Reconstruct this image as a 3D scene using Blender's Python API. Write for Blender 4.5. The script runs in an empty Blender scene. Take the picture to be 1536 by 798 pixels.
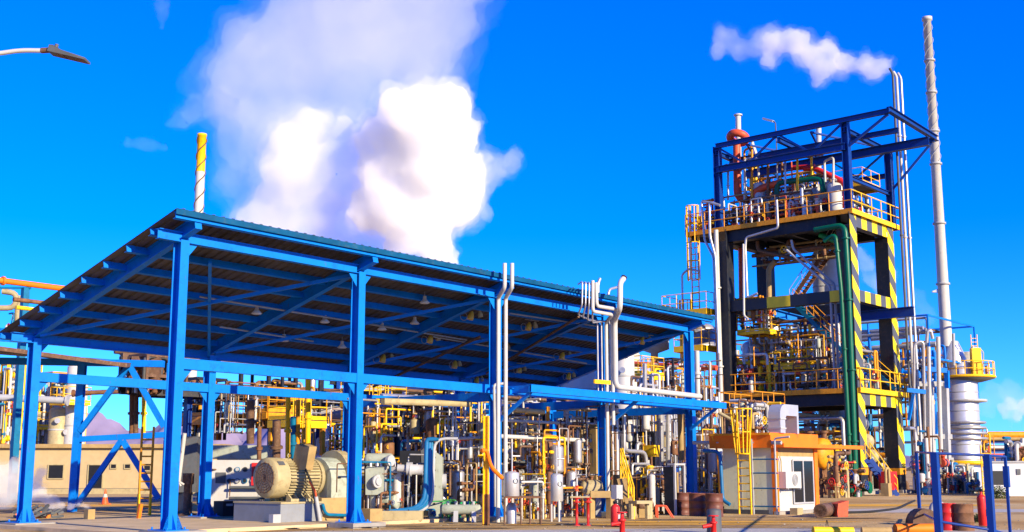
import bpy, math, random
from mathutils import Vector, Matrix, noise
V = Vector
rnd = random.Random(7)
PI = math.pi
sc = bpy.context.scene
COL = sc.collection

# ------------------------------------------------------------------ camera
F_PX, PITCH, YAW = 1815.6, 0.1672, 0.7057
CAM = V((0, 0, 1.6))
FW = V((math.cos(YAW) * math.cos(PITCH), math.sin(YAW) * math.cos(PITCH), math.sin(PITCH)))
RT = V((math.sin(YAW), -math.cos(YAW), 0))
UP = RT.cross(FW)
cd = bpy.data.cameras.new('camera'); cam = bpy.data.objects.new('camera', cd); COL.objects.link(cam)
cam.location = CAM
cam.rotation_euler = FW.to_track_quat('-Z', 'Y').to_euler()
cd.lens = 36 * F_PX / 1536; cd.sensor_width = 36; cd.clip_start = 0.1; cd.clip_end = 30000
sc.camera = cam

# ------------------------------------------------------------------ light
SUN_DIR = V((0.125, 1.0, -0.36)).normalized()          # the way the light travels
sd = bpy.data.lights.new('sun', 'SUN'); sun = bpy.data.objects.new('sun', sd); COL.objects.link(sun)
sd.energy = 3.6; sd.angle = math.radians(0.5); sd.color = (1.0, 0.83, 0.56)
sun.rotation_euler = SUN_DIR.to_track_quat('-Z', 'Y').to_euler(); sun.location = (0, -40, 60)
w = bpy.data.worlds.new('World'); sc.world = w; w.use_nodes = True
nt = w.node_tree; bg = nt.nodes['Background']
sky = nt.nodes.new('ShaderNodeTexSky'); sky.sky_type = 'NISHITA'; sky.sun_disc = False
sky.sun_elevation = math.asin(-SUN_DIR.z)
sky.sun_rotation = math.atan2(-SUN_DIR.x, -SUN_DIR.y)
sky.air_density = 1.0; sky.dust_density = 0.0; sky.ozone_density = 6.0; sky.altitude = 900
hs = nt.nodes.new('ShaderNodeHueSaturation'); hs.inputs['Saturation'].default_value = 1.3; hs.inputs['Value'].default_value = 1.0
hs.inputs['Hue'].default_value = 0.5
tint = nt.nodes.new('ShaderNodeMix'); tint.data_type = 'RGBA'; tint.blend_type = 'MULTIPLY'; tint.inputs['Factor'].default_value = 1.0
tint.inputs['B'].default_value = (0.35, 0.85, 1.75, 1)
nt.links.new(sky.outputs[0], hs.inputs['Color']); nt.links.new(hs.outputs[0], tint.inputs['A']); nt.links.new(tint.outputs['Result'], bg.inputs['Color'])
bg.inputs['Strength'].default_value = 0.072
sc.view_settings.view_transform = 'Standard'; sc.view_settings.look = 'None'
sc.view_settings.exposure = 1.42; sc.view_settings.gamma = 1.0
cy = sc.cycles
cy.use_denoising = True; cy.max_bounces = 12; cy.volume_bounces = 12; cy.transparent_max_bounces = 16
cy.diffuse_bounces = 4; cy.glossy_bounces = 3; cy.sample_clamp_indirect = 6

# ------------------------------------------------------------------ points
def ray(px, py): return FW + RT * ((px - 768) / F_PX) + UP * ((399 - py) / F_PX)
def D(px, py, d): return CAM + ray(px, py) * d
def _ax(px, py, i, v):
    k = ray(px, py); return CAM + k * ((v - CAM[i]) / k[i])
def PX(px, py, v): return _ax(px, py, 0, v)
def PY(px, py, v): return _ax(px, py, 1, v)
def PZ(px, py, v): return _ax(px, py, 2, v)
def G(px, py): return PZ(px, py, 0.0)
def GD(px, d):                      # ground point in column px at depth d
    p = D(px, 705, d); return V((p.x, p.y, 0))
def zat(py, p):                      # height above ground of pixel row py over the ground point p
    d = (p - CAM).dot(FW)
    for _ in range(3):
        q = V((p.x, p.y, 0)); z = 0
        # solve row: (dot up)/(dot fw) = (399-py)/f
        t = (399 - py) / F_PX
        a = V((p.x, p.y, 0)) - CAM
        # (a+z*Z).UP = t*(a+z*Z).FW
        z = (t * a.dot(FW) - a.dot(UP)) / (UP.z - t * FW.z)
    return z
def up(px, py, p): return V((p.x, p.y, zat(py, p)))
X_, Y_, Z_ = V((1, 0, 0)), V((0, 1, 0)), V((0, 0, 1))

# ------------------------------------------------------------------ materials
MATS = {}
KEEP = ('blue', 'orange', 'yellow', 'ochre', 'red', 'redorange', 'sand', 'paving', 'ochreground', 'asphalt', 'hazy_hill', 'bush')
def mat(name, rgb, rough=0.5, metal=0.0, var=0.25, scale=3.0, dirt=None, dirt_amt=0.35, bump=0.0, spec=0.3):
    rgb = tuple(c * (1 if name in KEEP else .84) for c in rgb); m = bpy.data.materials.new(name); m.use_nodes = True; n = m.node_tree; b = n.nodes['Principled BSDF']
    tc = n.nodes.new('ShaderNodeTexCoord')
    t = n.nodes.new('ShaderNodeTexNoise'); t.inputs['Scale'].default_value = scale; t.inputs['Detail'].default_value = 6; t.inputs['Roughness'].default_value = 0.65
    n.links.new(tc.outputs['Object'], t.inputs['Vector'])
    r = n.nodes.new('ShaderNodeValToRGB'); r.color_ramp.elements[0].position = 0.3; r.color_ramp.elements[1].position = 0.7
    r.color_ramp.elements[0].color = (*[c * (1 - var) for c in rgb], 1); r.color_ramp.elements[1].color = (*[min(1, c * (1 + var * .5)) for c in rgb], 1)
    n.links.new(t.outputs['Fac'], r.inputs['Fac'])
    out = r.outputs['Color']
    if dirt:
        t2 = n.nodes.new('ShaderNodeTexNoise'); t2.inputs['Scale'].default_value = scale * 2.7; t2.inputs['Detail'].default_value = 8; t2.inputs['Roughness'].default_value = 0.75
        n.links.new(tc.outputs['Object'], t2.inputs['Vector'])
        r2 = n.nodes.new('ShaderNodeValToRGB'); r2.color_ramp.elements[0].position = 0.52; r2.color_ramp.elements[1].position = 0.68
        r2.color_ramp.elements[0].color = (0, 0, 0, 1); r2.color_ramp.elements[1].color = (dirt_amt, dirt_amt, dirt_amt, 1)
        n.links.new(t2.outputs['Fac'], r2.inputs['Fac'])
        mx = n.nodes.new('ShaderNodeMix'); mx.data_type = 'RGBA'
        n.links.new(r2.outputs['Color'], mx.inputs['Factor']); n.links.new(out, mx.inputs['A']); mx.inputs['B'].default_value = (*dirt, 1)
        out = mx.outputs['Result']
    if name in ('blue', 'darkblue', 'white', 'yellow', 'ochre', 'orange', 'silver', 'lightgrey', 'kioskwall', 'darksteel'):      # chips and rust specks
        t3 = n.nodes.new('ShaderNodeTexNoise'); t3.inputs['Scale'].default_value = 5.5; t3.inputs['Detail'].default_value = 10; t3.inputs['Roughness'].default_value = 0.7
        mp_ = n.nodes.new('ShaderNodeMapping'); mp_.inputs['Scale'].default_value = (1, 1, .35)
        n.links.new(tc.outputs['Object'], mp_.inputs['Vector']); n.links.new(mp_.outputs[0], t3.inputs['Vector'])
        r3 = n.nodes.new('ShaderNodeMapRange'); r3.inputs['From Min'].default_value = .635; r3.inputs['From Max'].default_value = .70; r3.inputs['To Max'].default_value = .75
        n.links.new(t3.outputs['Fac'], r3.inputs['Value'])
        m3 = n.nodes.new('ShaderNodeMix'); m3.data_type = 'RGBA'; n.links.new(r3.outputs[0], m3.inputs['Factor']); n.links.new(out, m3.inputs['A']); m3.inputs['B'].default_value = (0.10, 0.045, 0.02, 1)
        out = m3.outputs['Result']
    n.links.new(out, b.inputs['Base Color'])
    b.inputs['Roughness'].default_value = rough; b.inputs['Metallic'].default_value = metal
    b.inputs['Specular IOR Level'].default_value = spec
    if bump:
        bp = n.nodes.new('ShaderNodeBump'); bp.inputs['Strength'].default_value = bump; bp.inputs['Distance'].default_value = 0.03
        n.links.new(t.outputs['Fac'], bp.inputs['Height']); n.links.new(bp.outputs[0], b.inputs['Normal'])
    MATS[name] = m; return m
RUST = (0.13, 0.05, 0.02)
mat('blue', (0.0, 0.165, 0.64), 0.5, 0, 0.14, 1.2, (0.004, 0.06, 0.26), 0.5, 0, .2)
mat('darkblue', (0.003, 0.045, 0.27), 0.45, 0, 0.2, 1.5, (0.03, 0.05, 0.1), 0.4)
mat('teal', (0.0, 0.16, 0.32), 0.5)
mat('yellow', (0.90, 0.50, 0.005), 0.5, 0, 0.15, 4, RUST, 0.6)
mat('ochre', (0.74, 0.29, 0.008), 0.55, 0, 0.25, 4, RUST, 0.7)
mat('orange', (0.80, 0.17, 0.004), 0.6, 0, 0.15, 2, (0.4, 0.12, 0.01), 0.4)
mat('red', (0.56, 0.022, 0.02), 0.4, 0, 0.2, 4, (0.2, 0.02, 0.015), 0.4)
mat('redorange', (0.60, 0.085, 0.03), 0.5, 0, 0.2, 3, RUST, 0.5)
mat('green', (0.0, 0.12, 0.06), 0.4, 0, 0.2, 2)
mat('brightgreen', (0.01, 0.33, 0.10), 0.45)
mat('silver', (0.55, 0.55, 0.56), 0.42, 0.6, 0.2, 2.5, (0.35, 0.25, 0.16), 0.5)
mat('alu', (0.66, 0.66, 0.66), 0.38, 0.5, 0.12, 1.5, (0.5, 0.42, 0.32), 0.4, 0.08)
mat('white', (0.56, 0.55, 0.52), 0.5, 0, 0.08, 2, (0.45, 0.36, 0.24), 0.4)
mat('cream', (0.46, 0.38, 0.20), 0.55, 0, 0.2, 2, (0.16, 0.11, 0.05), 0.6)
mat('palegreen', (0.40, 0.44, 0.36), 0.5, 0, 0.18, 2, (0.13, 0.11, 0.07), 0.6)
mat('grey', (0.36, 0.37, 0.38), 0.55, 0, 0.15, 2, (0.2, 0.17, 0.12), 0.4)
mat('lightgrey', (0.44, 0.45, 0.46), 0.55, 0, 0.15, 2, (0.3, 0.25, 0.2), 0.4)
mat('darkgrey', (0.10, 0.11, 0.12), 0.6, 0, 0.3, 2, RUST, 0.4)
mat('black', (0.012, 0.013, 0.016), 0.5, 0, 0.3, 3)
mat('darksteel', (0.016, 0.020, 0.030), 0.5, 0, 0.3, 1.5, (0.09, 0.06, 0.04), 0.4)
mat('rust', (0.24, 0.11, 0.05), 0.75, 0, 0.5, 3, (0.06, 0.03, 0.02), 0.7)
mat('brown', (0.16, 0.085, 0.05), 0.7, 0, 0.4, 3, (0.4, 0.28, 0.17), 0.4)
mat('drum', (0.17, 0.062, 0.042), 0.5, 0, 0.25, 4, (0.07, 0.03, 0.02), 0.6)
mat('tan', (0.44, 0.30, 0.12), 0.7, 0, 0.25, 2, (0.2, 0.13, 0.06), 0.5)
mat('concrete', (0.34, 0.32, 0.29), 0.9, 0, 0.2, 3, (0.22, 0.18, 0.13), 0.6, 0.2)
mat('plinthgrey', (0.25, 0.27, 0.30), 0.85, 0, 0.12, 3, (0.2, 0.18, 0.14), 0.5, 0.1)
mat('wall', (0.52, 0.40, 0.21), 0.9, 0, 0.12, 1.0, (0.38, 0.26, 0.13), 0.5, 0.2)
mat('kioskwall', (0.82, 0.82, 0.52), 0.8, 0, 0.08, 1, (0.35, 0.32, 0.22), 0.4)
mat('whitewall', (0.62, 0.64, 0.66), 0.85, 0, 0.1, 1, (0.4, 0.37, 0.33), 0.4)
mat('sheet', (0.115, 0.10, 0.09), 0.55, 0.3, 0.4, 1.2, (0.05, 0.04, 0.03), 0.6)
mat('glass', (0.012, 0.015, 0.02), 0.08, 0, 0.1, 1)
mat('roofteal', (0.0, 0.085, 0.20), 0.6, 0, 0.3, 2, (.05, .1, .14), .5, 0, .15)
mat('lampglass', (0.75, 0.72, 0.6), 0.3, 0, 0.1, 2)
mat('lampyellow', (0.75, 0.46, 0.06), 0.4, 0, 0.2, 4)
mat('hosegreen', (0.05, 0.28, 0.08), 0.5)
mat('hoseblue', (0.01, 0.15, 0.36), 0.45, 0, 0.2, 2)
mat('rubber', (0.02, 0.02, 0.02), 0.8)
mat('coneorange', (0.8, 0.12, 0.03), 0.5)

def stripes(name, a, b, period, axis, diag=0.0, daxis=0, duty=0.5, phase=0.0):
    m = bpy.data.materials.new(name); m.use_nodes = True; n = m.node_tree; bs = n.nodes['Principled BSDF']; bs.inputs['Roughness'].default_value = 0.5
    tc = n.nodes.new('ShaderNodeTexCoord'); sx = n.nodes.new('ShaderNodeSeparateXYZ'); n.links.new(tc.outputs['Object'], sx.inputs[0])
    def M(op, x, y=None):
        k = n.nodes.new('ShaderNodeMath'); k.operation = op
        for i, s in enumerate((x, y)):
            if s is None: continue
            if isinstance(s, (int, float)): k.inputs[i].default_value = s
            else: n.links.new(s, k.inputs[i])
        return k.outputs[0]
    v = M('ADD', sx.outputs[axis], M('MULTIPLY', sx.outputs[daxis], diag))
    v = M('FRACT', M('DIVIDE', M('ADD', v, 1000 * period + phase), period))
    f = M('LESS_THAN', v, duty)
    t = n.nodes.new('ShaderNodeTexNoise'); t.inputs['Scale'].default_value = 2.0; t.inputs['Detail'].default_value = 6
    n.links.new(tc.outputs['Object'], t.inputs['Vector'])
    mx = n.nodes.new('ShaderNodeMix'); mx.data_type = 'RGBA'; n.links.new(f, mx.inputs['Factor'])
    mx.inputs['A'].default_value = (*b, 1); mx.inputs['B'].default_value = (*a, 1)
    m2 = n.nodes.new('ShaderNodeMix'); m2.data_type = 'RGBA'; m2.blend_type = 'MULTIPLY'; m2.inputs['Factor'].default_value = 0.35
    n.links.new(mx.outputs['Result'], m2.inputs['A']); n.links.new(t.outputs['Fac'], m2.inputs['B'])
    n.links.new(m2.outputs['Result'], bs.inputs['Base Color'])
    MATS[name] = m
YL, GY, BK = (0.92, 0.66, 0.0), (0.085, 0.095, 0.115), (0.012, 0.014, 0.022)
stripes('hazard_diag', YL, GY, 1.95, 2, 0.9, 0, 0.5)
stripes('hazard_block_x', YL, GY, 1.75, 0, 0, 0, 0.5)
stripes('hazard_block_y', YL, BK, 4.9, 1, 0, 0, 0.38)

# ------------------------------------------------------------------ mesh builder
class MB:
    def __init__(s): s.v = []; s.f = []; s.sm = []
    def add(s, vs, fs, smooth=False):
        o = len(s.v); s.v += [tuple(x) for x in vs]; s.f += [tuple(i + o for i in f) for f in fs]; s.sm += [smooth] * len(fs); return s
    def box(s, a, b):
        x0, x1 = sorted((a[0], b[0])); y0, y1 = sorted((a[1], b[1])); z0, z1 = sorted((a[2], b[2]))
        vs = [(x, y, z) for z in (z0, z1) for y in (y0, y1) for x in (x0, x1)]
        return s.add(vs, [(0, 2, 3, 1), (4, 5, 7, 6), (0, 1, 5, 4), (2, 6, 7, 3), (0, 4, 6, 2), (1, 3, 7, 5)])
    def cbox(s, c, sx, sy, sz): return s.box((c[0] - sx / 2, c[1] - sy / 2, c[2] - sz / 2), (c[0] + sx / 2, c[1] + sy / 2, c[2] + sz / 2))
    def bar(s, p0, p1, w, h, n=None):
        """rectangular bar; h is measured along n, w across"""
        p0, p1 = V(p0), V(p1); d = (p1 - p0).normalized()
        n = V(n) if n is not None else (Z_ if abs(d.z) < 0.9 else X_)
        sd = d.cross(n).normalized(); n = sd.cross(d).normalized()
        vs = [p + sd * (i * w / 2) + n * (j * h / 2) for p in (p0, p1) for j in (-1, 1) for i in (-1, 1)]
        return s.add(vs, [(0, 1, 3, 2), (4, 6, 7, 5), (0, 4, 5, 1), (2, 3, 7, 6), (0, 2, 6, 4), (1, 5, 7, 3)])
    def hb(s, p0, p1, w, h, n=None, t=0.025):
        """H section: flanges of width w, their normal along n, h apart"""
        p0, p1 = V(p0), V(p1); d = (p1 - p0).normalized()
        n = V(n) if n is not None else (Z_ if abs(d.z) < 0.9 else X_)
        sd = d.cross(n).normalized(); n = sd.cross(d).normalized()
        o = n * (h / 2 - t / 2)
        s.bar(p0 + o, p1 + o, w, t, n); s.bar(p0 - o, p1 - o, w, t, n)
        return s.bar(p0, p1, t * .8, h - 2 * t, n)
    def tube(s, pts, r, seg=8, bend=None, caps=True):
        pts = [V(p) for p in pts]
        P2 = [pts[0]]
        for i in range(1, len(pts) - 1):
            a, b, c = pts[i - 1], pts[i], pts[i + 1]
            rb = bend if bend else r * 2.5
            l = min(rb, (a - b).length * .49, (c - b).length * .49)
            s0 = b + (a - b).normalized() * l; s1 = b + (c - b).normalized() * l
            for k in range(5):
                t = k / 4; P2.append(s0.lerp(b, t).lerp(b.lerp(s1, t), t))
        P2.append(pts[-1])
        Q = [P2[0]]
        for p in P2[1:]:
            if (p - Q[-1]).length > 1e-5: Q.append(p)
        if len(Q) < 2: return s
        d = (Q[1] - Q[0]).normalized(); n = d.orthogonal().normalized(); vs = []; rs = r if isinstance(r, (list, tuple)) else None
        for i, p in enumerate(Q):
            if 0 < i < len(Q) - 1: d = ((Q[i] - Q[i - 1]).normalized() + (Q[i + 1] - Q[i]).normalized())
            elif i == len(Q) - 1: d = Q[i] - Q[i - 1]
            if d.length < 1e-6: d = Q[i] - Q[i - 1]
            d = d.normalized(); n = (n - d * n.dot(d)).normalized(); b = d.cross(n)
            for k in range(seg):
                a = 2 * PI * k / seg; vs.append(p + (n * math.cos(a) + b * math.sin(a)) * r)
        m = len(Q); fs = []
        for i in range(m - 1):
            for k in range(seg):
                k2 = (k + 1) % seg; fs.append((i * seg + k, i * seg + k2, (i + 1) * seg + k2, (i + 1) * seg + k))
        s.add(vs, fs, True)
        if caps: 
            o = len(s.v); s.v += [tuple(x) for x in vs[:seg]] + [tuple(x) for x in vs[-seg:]]
            s.f += [tuple(o + k for k in reversed(range(seg))), tuple(o + seg + k for k in range(seg))]; s.sm += [False, False]
        return s
    def lathe(s, c, prof, axis=None, seg=20, ref=None):
        """prof: (radius, distance along axis) pairs"""
        c = V(c); ax = V(axis).normalized() if axis is not None else Z_
        n = ax.orthogonal().normalized(); b = ax.cross(n); vs = []; fs = []
        for r, h in prof:
            for k in range(seg):
                a = 2 * PI * k / seg; vs.append(c + ax * h + (n * math.cos(a) + b * math.sin(a)) * max(r, 1e-4))
        for i in range(len(prof) - 1):
            for k in range(seg):
                k2 = (k + 1) % seg; fs.append((i * seg + k, i * seg + k2, (i + 1) * seg + k2, (i + 1) * seg + k))
        s.add(vs, fs, True)
        o = len(s.v); s.v += [tuple(x) for x in vs[:seg]] + [tuple(x) for x in vs[-seg:]]
        s.f += [tuple(o + k for k in reversed(range(seg))), tuple(o + seg + k for k in range(seg))]; s.sm += [False, False]
        return s
    def cyl(s, c, r, h, axis=None, seg=20): return s.lathe(c, [(r, 0), (r, h)], axis, seg)
    def ring(s, c, R, r, axis=None, seg=16, rs=6):
        c = V(c); ax = V(axis).normalized() if axis is not None else Z_
        n = ax.orthogonal().normalized(); b = ax.cross(n); vs = []; fs = []
        for k in range(seg):
            a = 2 * PI * k / seg; dd = n * math.cos(a) + b * math.sin(a)
            for j in range(rs):
                e = 2 * PI * j / rs; vs.append(c + dd * (R + r * math.cos(e)) + ax * r * math.sin(e))
        for k in range(seg):
            for j in range(rs):
                fs.append((k * rs + j, ((k + 1) % seg) * rs + j, ((k + 1) % seg) * rs + (j + 1) % rs, k * rs + (j + 1) % rs))
        return s.add(vs, fs, True)
    def vessel(s, c, r, h, axis=None, seg=28, dome=0.5):
        pr = [(r * math.sin(t * PI / 2 / 5), r * dome * (1 - math.cos(t * PI / 2 / 5))) for t in range(6)]
        pr += [(r, h * k / 4) for k in range(1, 4)]
        pr += [(r * math.cos(t * PI / 2 / 5), h - r * dome + r * dome * math.sin(t * PI / 2 / 5)) for t in range(6)]
        return s.lathe(c, pr, axis, seg)
    def prism(s, poly, off):
        """polygon extruded by off"""
        n = len(poly); poly = [V(p) for p in poly]; off = V(off)
        fs = [tuple(reversed(range(n))), tuple(n + i for i in range(n))] + [(i, (i + 1) % n, n + (i + 1) % n, n + i) for i in range(n)]
        return s.add(poly + [p + off for p in poly], fs)
    def rail(s, pts, h=1.1, r=0.03, step=1.5, toe=True, mid=2):
        pts = [V(p) for p in pts]
        for a, b in zip(pts, pts[1:]):
            n = max(1, round((b - a).length / step))
            for i in range(n + 1):
                p = a.lerp(b, i / n); s.tube([p, p + Z_ * h], r, 6)
            for k in range(1, mid + 1): s.tube([a + Z_ * h * k / mid, b + Z_ * h * k / mid], r, 6)
            if toe: s.bar(a + Z_ * .09, b + Z_ * .09, .02, .16)
        return s
    def ladder(s, p, z1, wdir, w=0.45, r=0.03, step=0.3):
        p = V(p); wd = V(wdir).normalized() * w / 2
        top = V((p.x, p.y, z1))
        for q in (-1, 1): s.tube([p + wd * q, top + wd * q], r, 6)
        n = int((z1 - p.z) / step)
        for i in range(1, n): s.tube([p - wd + Z_ * i * step, p + wd + Z_ * i * step], r * .7, 5)
        return s
    def cage(s, p, z0, z1, out, wdir, R=0.4, r=0.022, step=0.9):
        p = V(p); o = V(out).normalized(); wd = V(wdir).normalized()
        pr = [wd * R * math.cos(a) + o * (R * math.sin(a) * 1.1 + .12) for a in [PI * k / 8 for k in range(9)]]
        n = max(1, round((z1 - z0) / step))
        for i in range(n + 1):
            z = z0 + (z1 - z0) * i / n; s.tube([V((p.x, p.y, z)) + q for q in pr], r, 5, bend=.05)
        for k in (0, 2, 4, 6, 8): s.tube([V((p.x, p.y, z0)) + pr[k], V((p.x, p.y, z1)) + pr[k]], r, 5)
        return s
    def build(s, name, m, parent=None):
        me = bpy.data.meshes.new(name)
        root = parent
        while root is not None and root.parent is not None: root = root.parent
        off = root.location if root is not None else V((0, 0, 0))
        me.from_pydata([(x[0] - off.x, x[1] - off.y, x[2] - off.z) for x in s.v], [], s.f)
        me.polygons.foreach_set('use_smooth', s.sm)
        me.materials.append(MATS[m] if isinstance(m, str) else m); me.update()
        o = bpy.data.objects.new(name, me); COL.objects.link(o); o.parent = parent
        return o

def tag(o, label, cat, group=None, kind=None):
    if label: o['label'] = label
    if cat: o['category'] = cat
    if group: o['group'] = group
    if kind: o['kind'] = kind
    return o
def thing(name, label, cat, loc=(0, 0, 0), group=None):
    o = bpy.data.objects.new(name, None); COL.objects.link(o); o.location = V(loc); o.empty_display_size = .2
    return tag(o, label, cat, group)
def single(mb, name, m, label, cat, loc=None, group=None):
    """a thing that is one mesh, origin at its own base"""
    xs = [V(v) for v in mb.v]; c = loc or V((sum(v.x for v in xs) / len(xs), sum(v.y for v in xs) / len(xs), min(v.z for v in xs)))
    mb.v = [tuple(v - c) for v in xs]
    o = mb.build(name, m); o.location = c
    return tag(o, label, cat, group)
def struct(mb, name, m):
    o = mb.build(name, m); o['kind'] = 'structure'; return o
def dup(root, loc, rz=0.0, label=None, scale=None):
    r = root.copy(); COL.objects.link(r); r.location = V(loc); r.rotation_euler = (0, 0, rz)
    if scale: r.scale = scale
    if label: r['label'] = label
    for ch in root.children:
        c = ch.copy(); COL.objects.link(c); c.parent = r
        for g in ch.children:
            d = g.copy(); COL.objects.link(d); d.parent = c
    return r
def pipe(label, m, pts, r, name='pipe', seg=10, bend=None, flanges=(), cat='pipe', group=None):
    b = MB(); b.tube(pts, r, seg, bend)
    pts = [V(p) for p in pts]
    if r >= .05 and m in ('white', 'silver', 'alu', 'lightgrey', 'cream', 'tan', 'grey', 'green'):      # cladding seams
        for a, c in zip(pts, pts[1:]):
            L = (c - a).length
            for i in range(1, int(L / (9 * r + .5))):
                q = a.lerp(c, i / int(L / (9 * r + .5))); b.cyl(q, r * 1.05, .035, (c - a), seg)
    for k, t in flanges:
        p = pts[k].lerp(pts[k + 1], t); d = (pts[k + 1] - pts[k]).normalized()
        b.cyl(p - d * .05, r * 1.55, .1, d, seg)
    return single(b, name, m, label, cat, pts[0].copy(), group)
def valve(parent, p, d, r, m='rust', wm='red', wdir=None):
    """gate valve: body, bonnet, handwheel"""
    p, d = V(p), V(d).normalized(); b = MB()
    b.lathe(p - d * r * 2.2, [(r * 1.7, 0), (r * 1.7, r * .5), (r * 1.0, r * .7), (r * 1.5, r * 2.2), (r * 1.0, r * 3.7), (r * 1.7, r * 3.9), (r * 1.7, r * 4.4)], d, 10)
    u_ = V(wdir) if wdir is not None else (Z_ if abs(d.z) < .8 else -Y_)
    b.lathe(p, [(r * .9, 0), (r * .8, r * 2.4), (r * 1.2, r * 2.5), (r * 1.2, r * 2.9), (r * .3, r * 3.0), (r * .3, r * 5)], u_, 8)
    o = b.build('valve', m, parent)
    h = MB(); c = p + u_ * r * 4.8; h.ring(c, r * 1.9, r * .25, u_, 12, 5)
    s1 = u_.orthogonal().normalized(); s2 = u_.cross(s1)
    for q in (s1, s2): h.bar(c - q * r * 1.9, c + q * r * 1.9, r * .3, r * .3, u_)
    h.build('handwheel', wm, o)
    return o
# ================================================================== ground, paving, hills
def ground_mat():
    m = bpy.data.materials.new('ground'); m.use_nodes = True; n = m.node_tree; b = n.nodes['Principled BSDF']
    tc = n.nodes.new('ShaderNodeTexCoord'); b.inputs['Roughness'].default_value = 0.95; b.inputs['Specular IOR Level'].default_value = .2
    def nz(scale, det, ro=.6):
        t = n.nodes.new('ShaderNodeTexNoise'); t.inputs['Scale'].default_value = scale; t.inputs['Detail'].default_value = det; t.inputs['Roughness'].default_value = ro
        n.links.new(tc.outputs['Object'], t.inputs['Vector']); return t.outputs['Fac']
    def ramp(f, stops):
        r = n.nodes.new('ShaderNodeValToRGB'); e = r.color_ramp.elements
        while len(e) < len(stops): e.new(.5)
        for k, (p, c) in zip(e, stops): k.position = p; k.color = (*c, 1)
        n.links.new(f, r.inputs['Fac']); return r.outputs['Color']
    def mix(f, a, c, bt='MIX'):
        x = n.nodes.new('ShaderNodeMix'); x.data_type = 'RGBA'; x.blend_type = bt
        if isinstance(f, float): x.inputs['Factor'].default_value = f
        else: n.links.new(f, x.inputs['Factor'])
        n.links.new(a, x.inputs['A']); n.links.new(c, x.inputs['B']); return x.outputs['Result']
    a = ramp(nz(.12, 4, .5), [(.32, (.38, .22, .07)), (.48, (.52, .34, .13)), (.66, (.58, .42, .20))])
    c = ramp(nz(9, 9, .7), [(.3, (.70, .67, .64)), (.55, (1, 1, 1)), (.8, (1.15, 1.1, 1.0))])
    col = mix(.8, a, c, 'MULTIPLY')
    st = ramp(nz(.3, 5, .6), [(.56, (0, 0, 0)), (.68, (.5, .5, .5))])
    dk = ramp(nz(6, 4), [(.3, (.16, .09, .04)), (.7, (.28, .16, .07))])
    n.links.new(mix(st, col, dk), b.inputs['Base Color'])
    bp = n.nodes.new('ShaderNodeBump'); bp.inputs['Strength'].default_value = .5; bp.inputs['Distance'].default_value = .05
    n.links.new(nz(5, 9, .7), bp.inputs['Height']); n.links.new(bp.outputs[0], b.inputs['Normal']); return m
GM = ground_mat()
b = MB()
b.add([(-9000, -9000, 0), (12000, -9000, 0), (12000, 12000, 0), (-9000, 12000, 0)], [(0, 1, 2, 3)])
struct(b, 'ground', GM)
mat('paving', (0.45, 0.42, 0.37), .9, 0, .18, 4, (.40, .30, .18), .4, .2)
mat('ochreground', (0.78, 0.40, 0.02), .9, 0, .3, 1.0, (.45, .3, .12), .5, .2)
mat('asphalt', (0.10, 0.10, 0.115), .9, 0, .3, .8, (.25, .2, .15), .5, .2)
mat('sand', (0.58, 0.43, 0.24), .95, 0, .25, .8, (.3, .2, .1), .5, .2)
def sheet_poly(name, pxs, m, z):
    b = MB(); pts = [PZ(x, y, z) for x, y in pxs]; b.add(pts, [tuple(reversed(range(len(pts))))] if (pts[1] - pts[0]).cross(pts[2] - pts[0]).z < 0 else [tuple(range(len(pts)))])
    return struct(b, name, m)
# grey apron in front of the plant, ochre spill strip across it
def blob_sheet(name, c, rx, ry, rot, m, z, seed):
    r2 = random.Random(seed); b = MB(); pts = []
    for k in range(40):
        a = 2 * PI * k / 40; q = 1 + .25 * noise.noise(V((math.cos(a) * 1.7, math.sin(a) * 1.7, seed)))
        x, y = rx * math.cos(a) * q, ry * math.sin(a) * q
        pts.append((c[0] + x * math.cos(rot) - y * math.sin(rot), c[1] + x * math.sin(rot) + y * math.cos(rot), z))
    b.add(pts, [tuple(range(40))]); return struct(b, name, m)
gp = G(1020, 797); blob_sheet('apron', (gp.x - .5, gp.y - 2.6), 13, 3.6, -.85, 'paving', .004, 3)
gp = G(960, 787); blob_sheet('ochre_ground', (gp.x, gp.y), 4.5, .55, -.8, 'ochreground', .008, 5)
gp = G(1090, 783); blob_sheet('ochre_ground', (gp.x, gp.y), 4.6, .5, -.85, 'ochreground', .008, 6)
gp = G(1290, 758); blob_sheet('ochre_ground', (gp.x, gp.y), 7.0, 1.6, -.85, 'ochreground', .008, 8)
gp = G(1420, 766); blob_sheet('paving', (gp.x, gp.y), 8.5, 2.4, -.85, 'paving', .004, 9)
mat('stain', (0.17, 0.12, 0.07), .8, 0, .4, 2.5, (.4, .28, .13), .7)
for i_, (x_, y_, a_, c_) in enumerate(((690, 793, 1.6, .22), (330, 791, 1.5, .2), (600, 790, .9, .15), (160, 790, 1.8, .2), (820, 785, 1.2, .14), (1010, 780, 1.5, .2), (1130, 776, 1.3, .16), (1275, 778, 1.6, .2), (1450, 790, 1.0, .2), (90, 797, 1.2, .12))):
    gp = G(x_, y_); blob_sheet('ground_stain', (gp.x, gp.y), a_, c_, -.85 + .2 * math.sin(i_ * 3), 'stain', .013 + .001 * i_, 20 + i_)
q_ = random.Random(77); b = MB()
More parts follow.
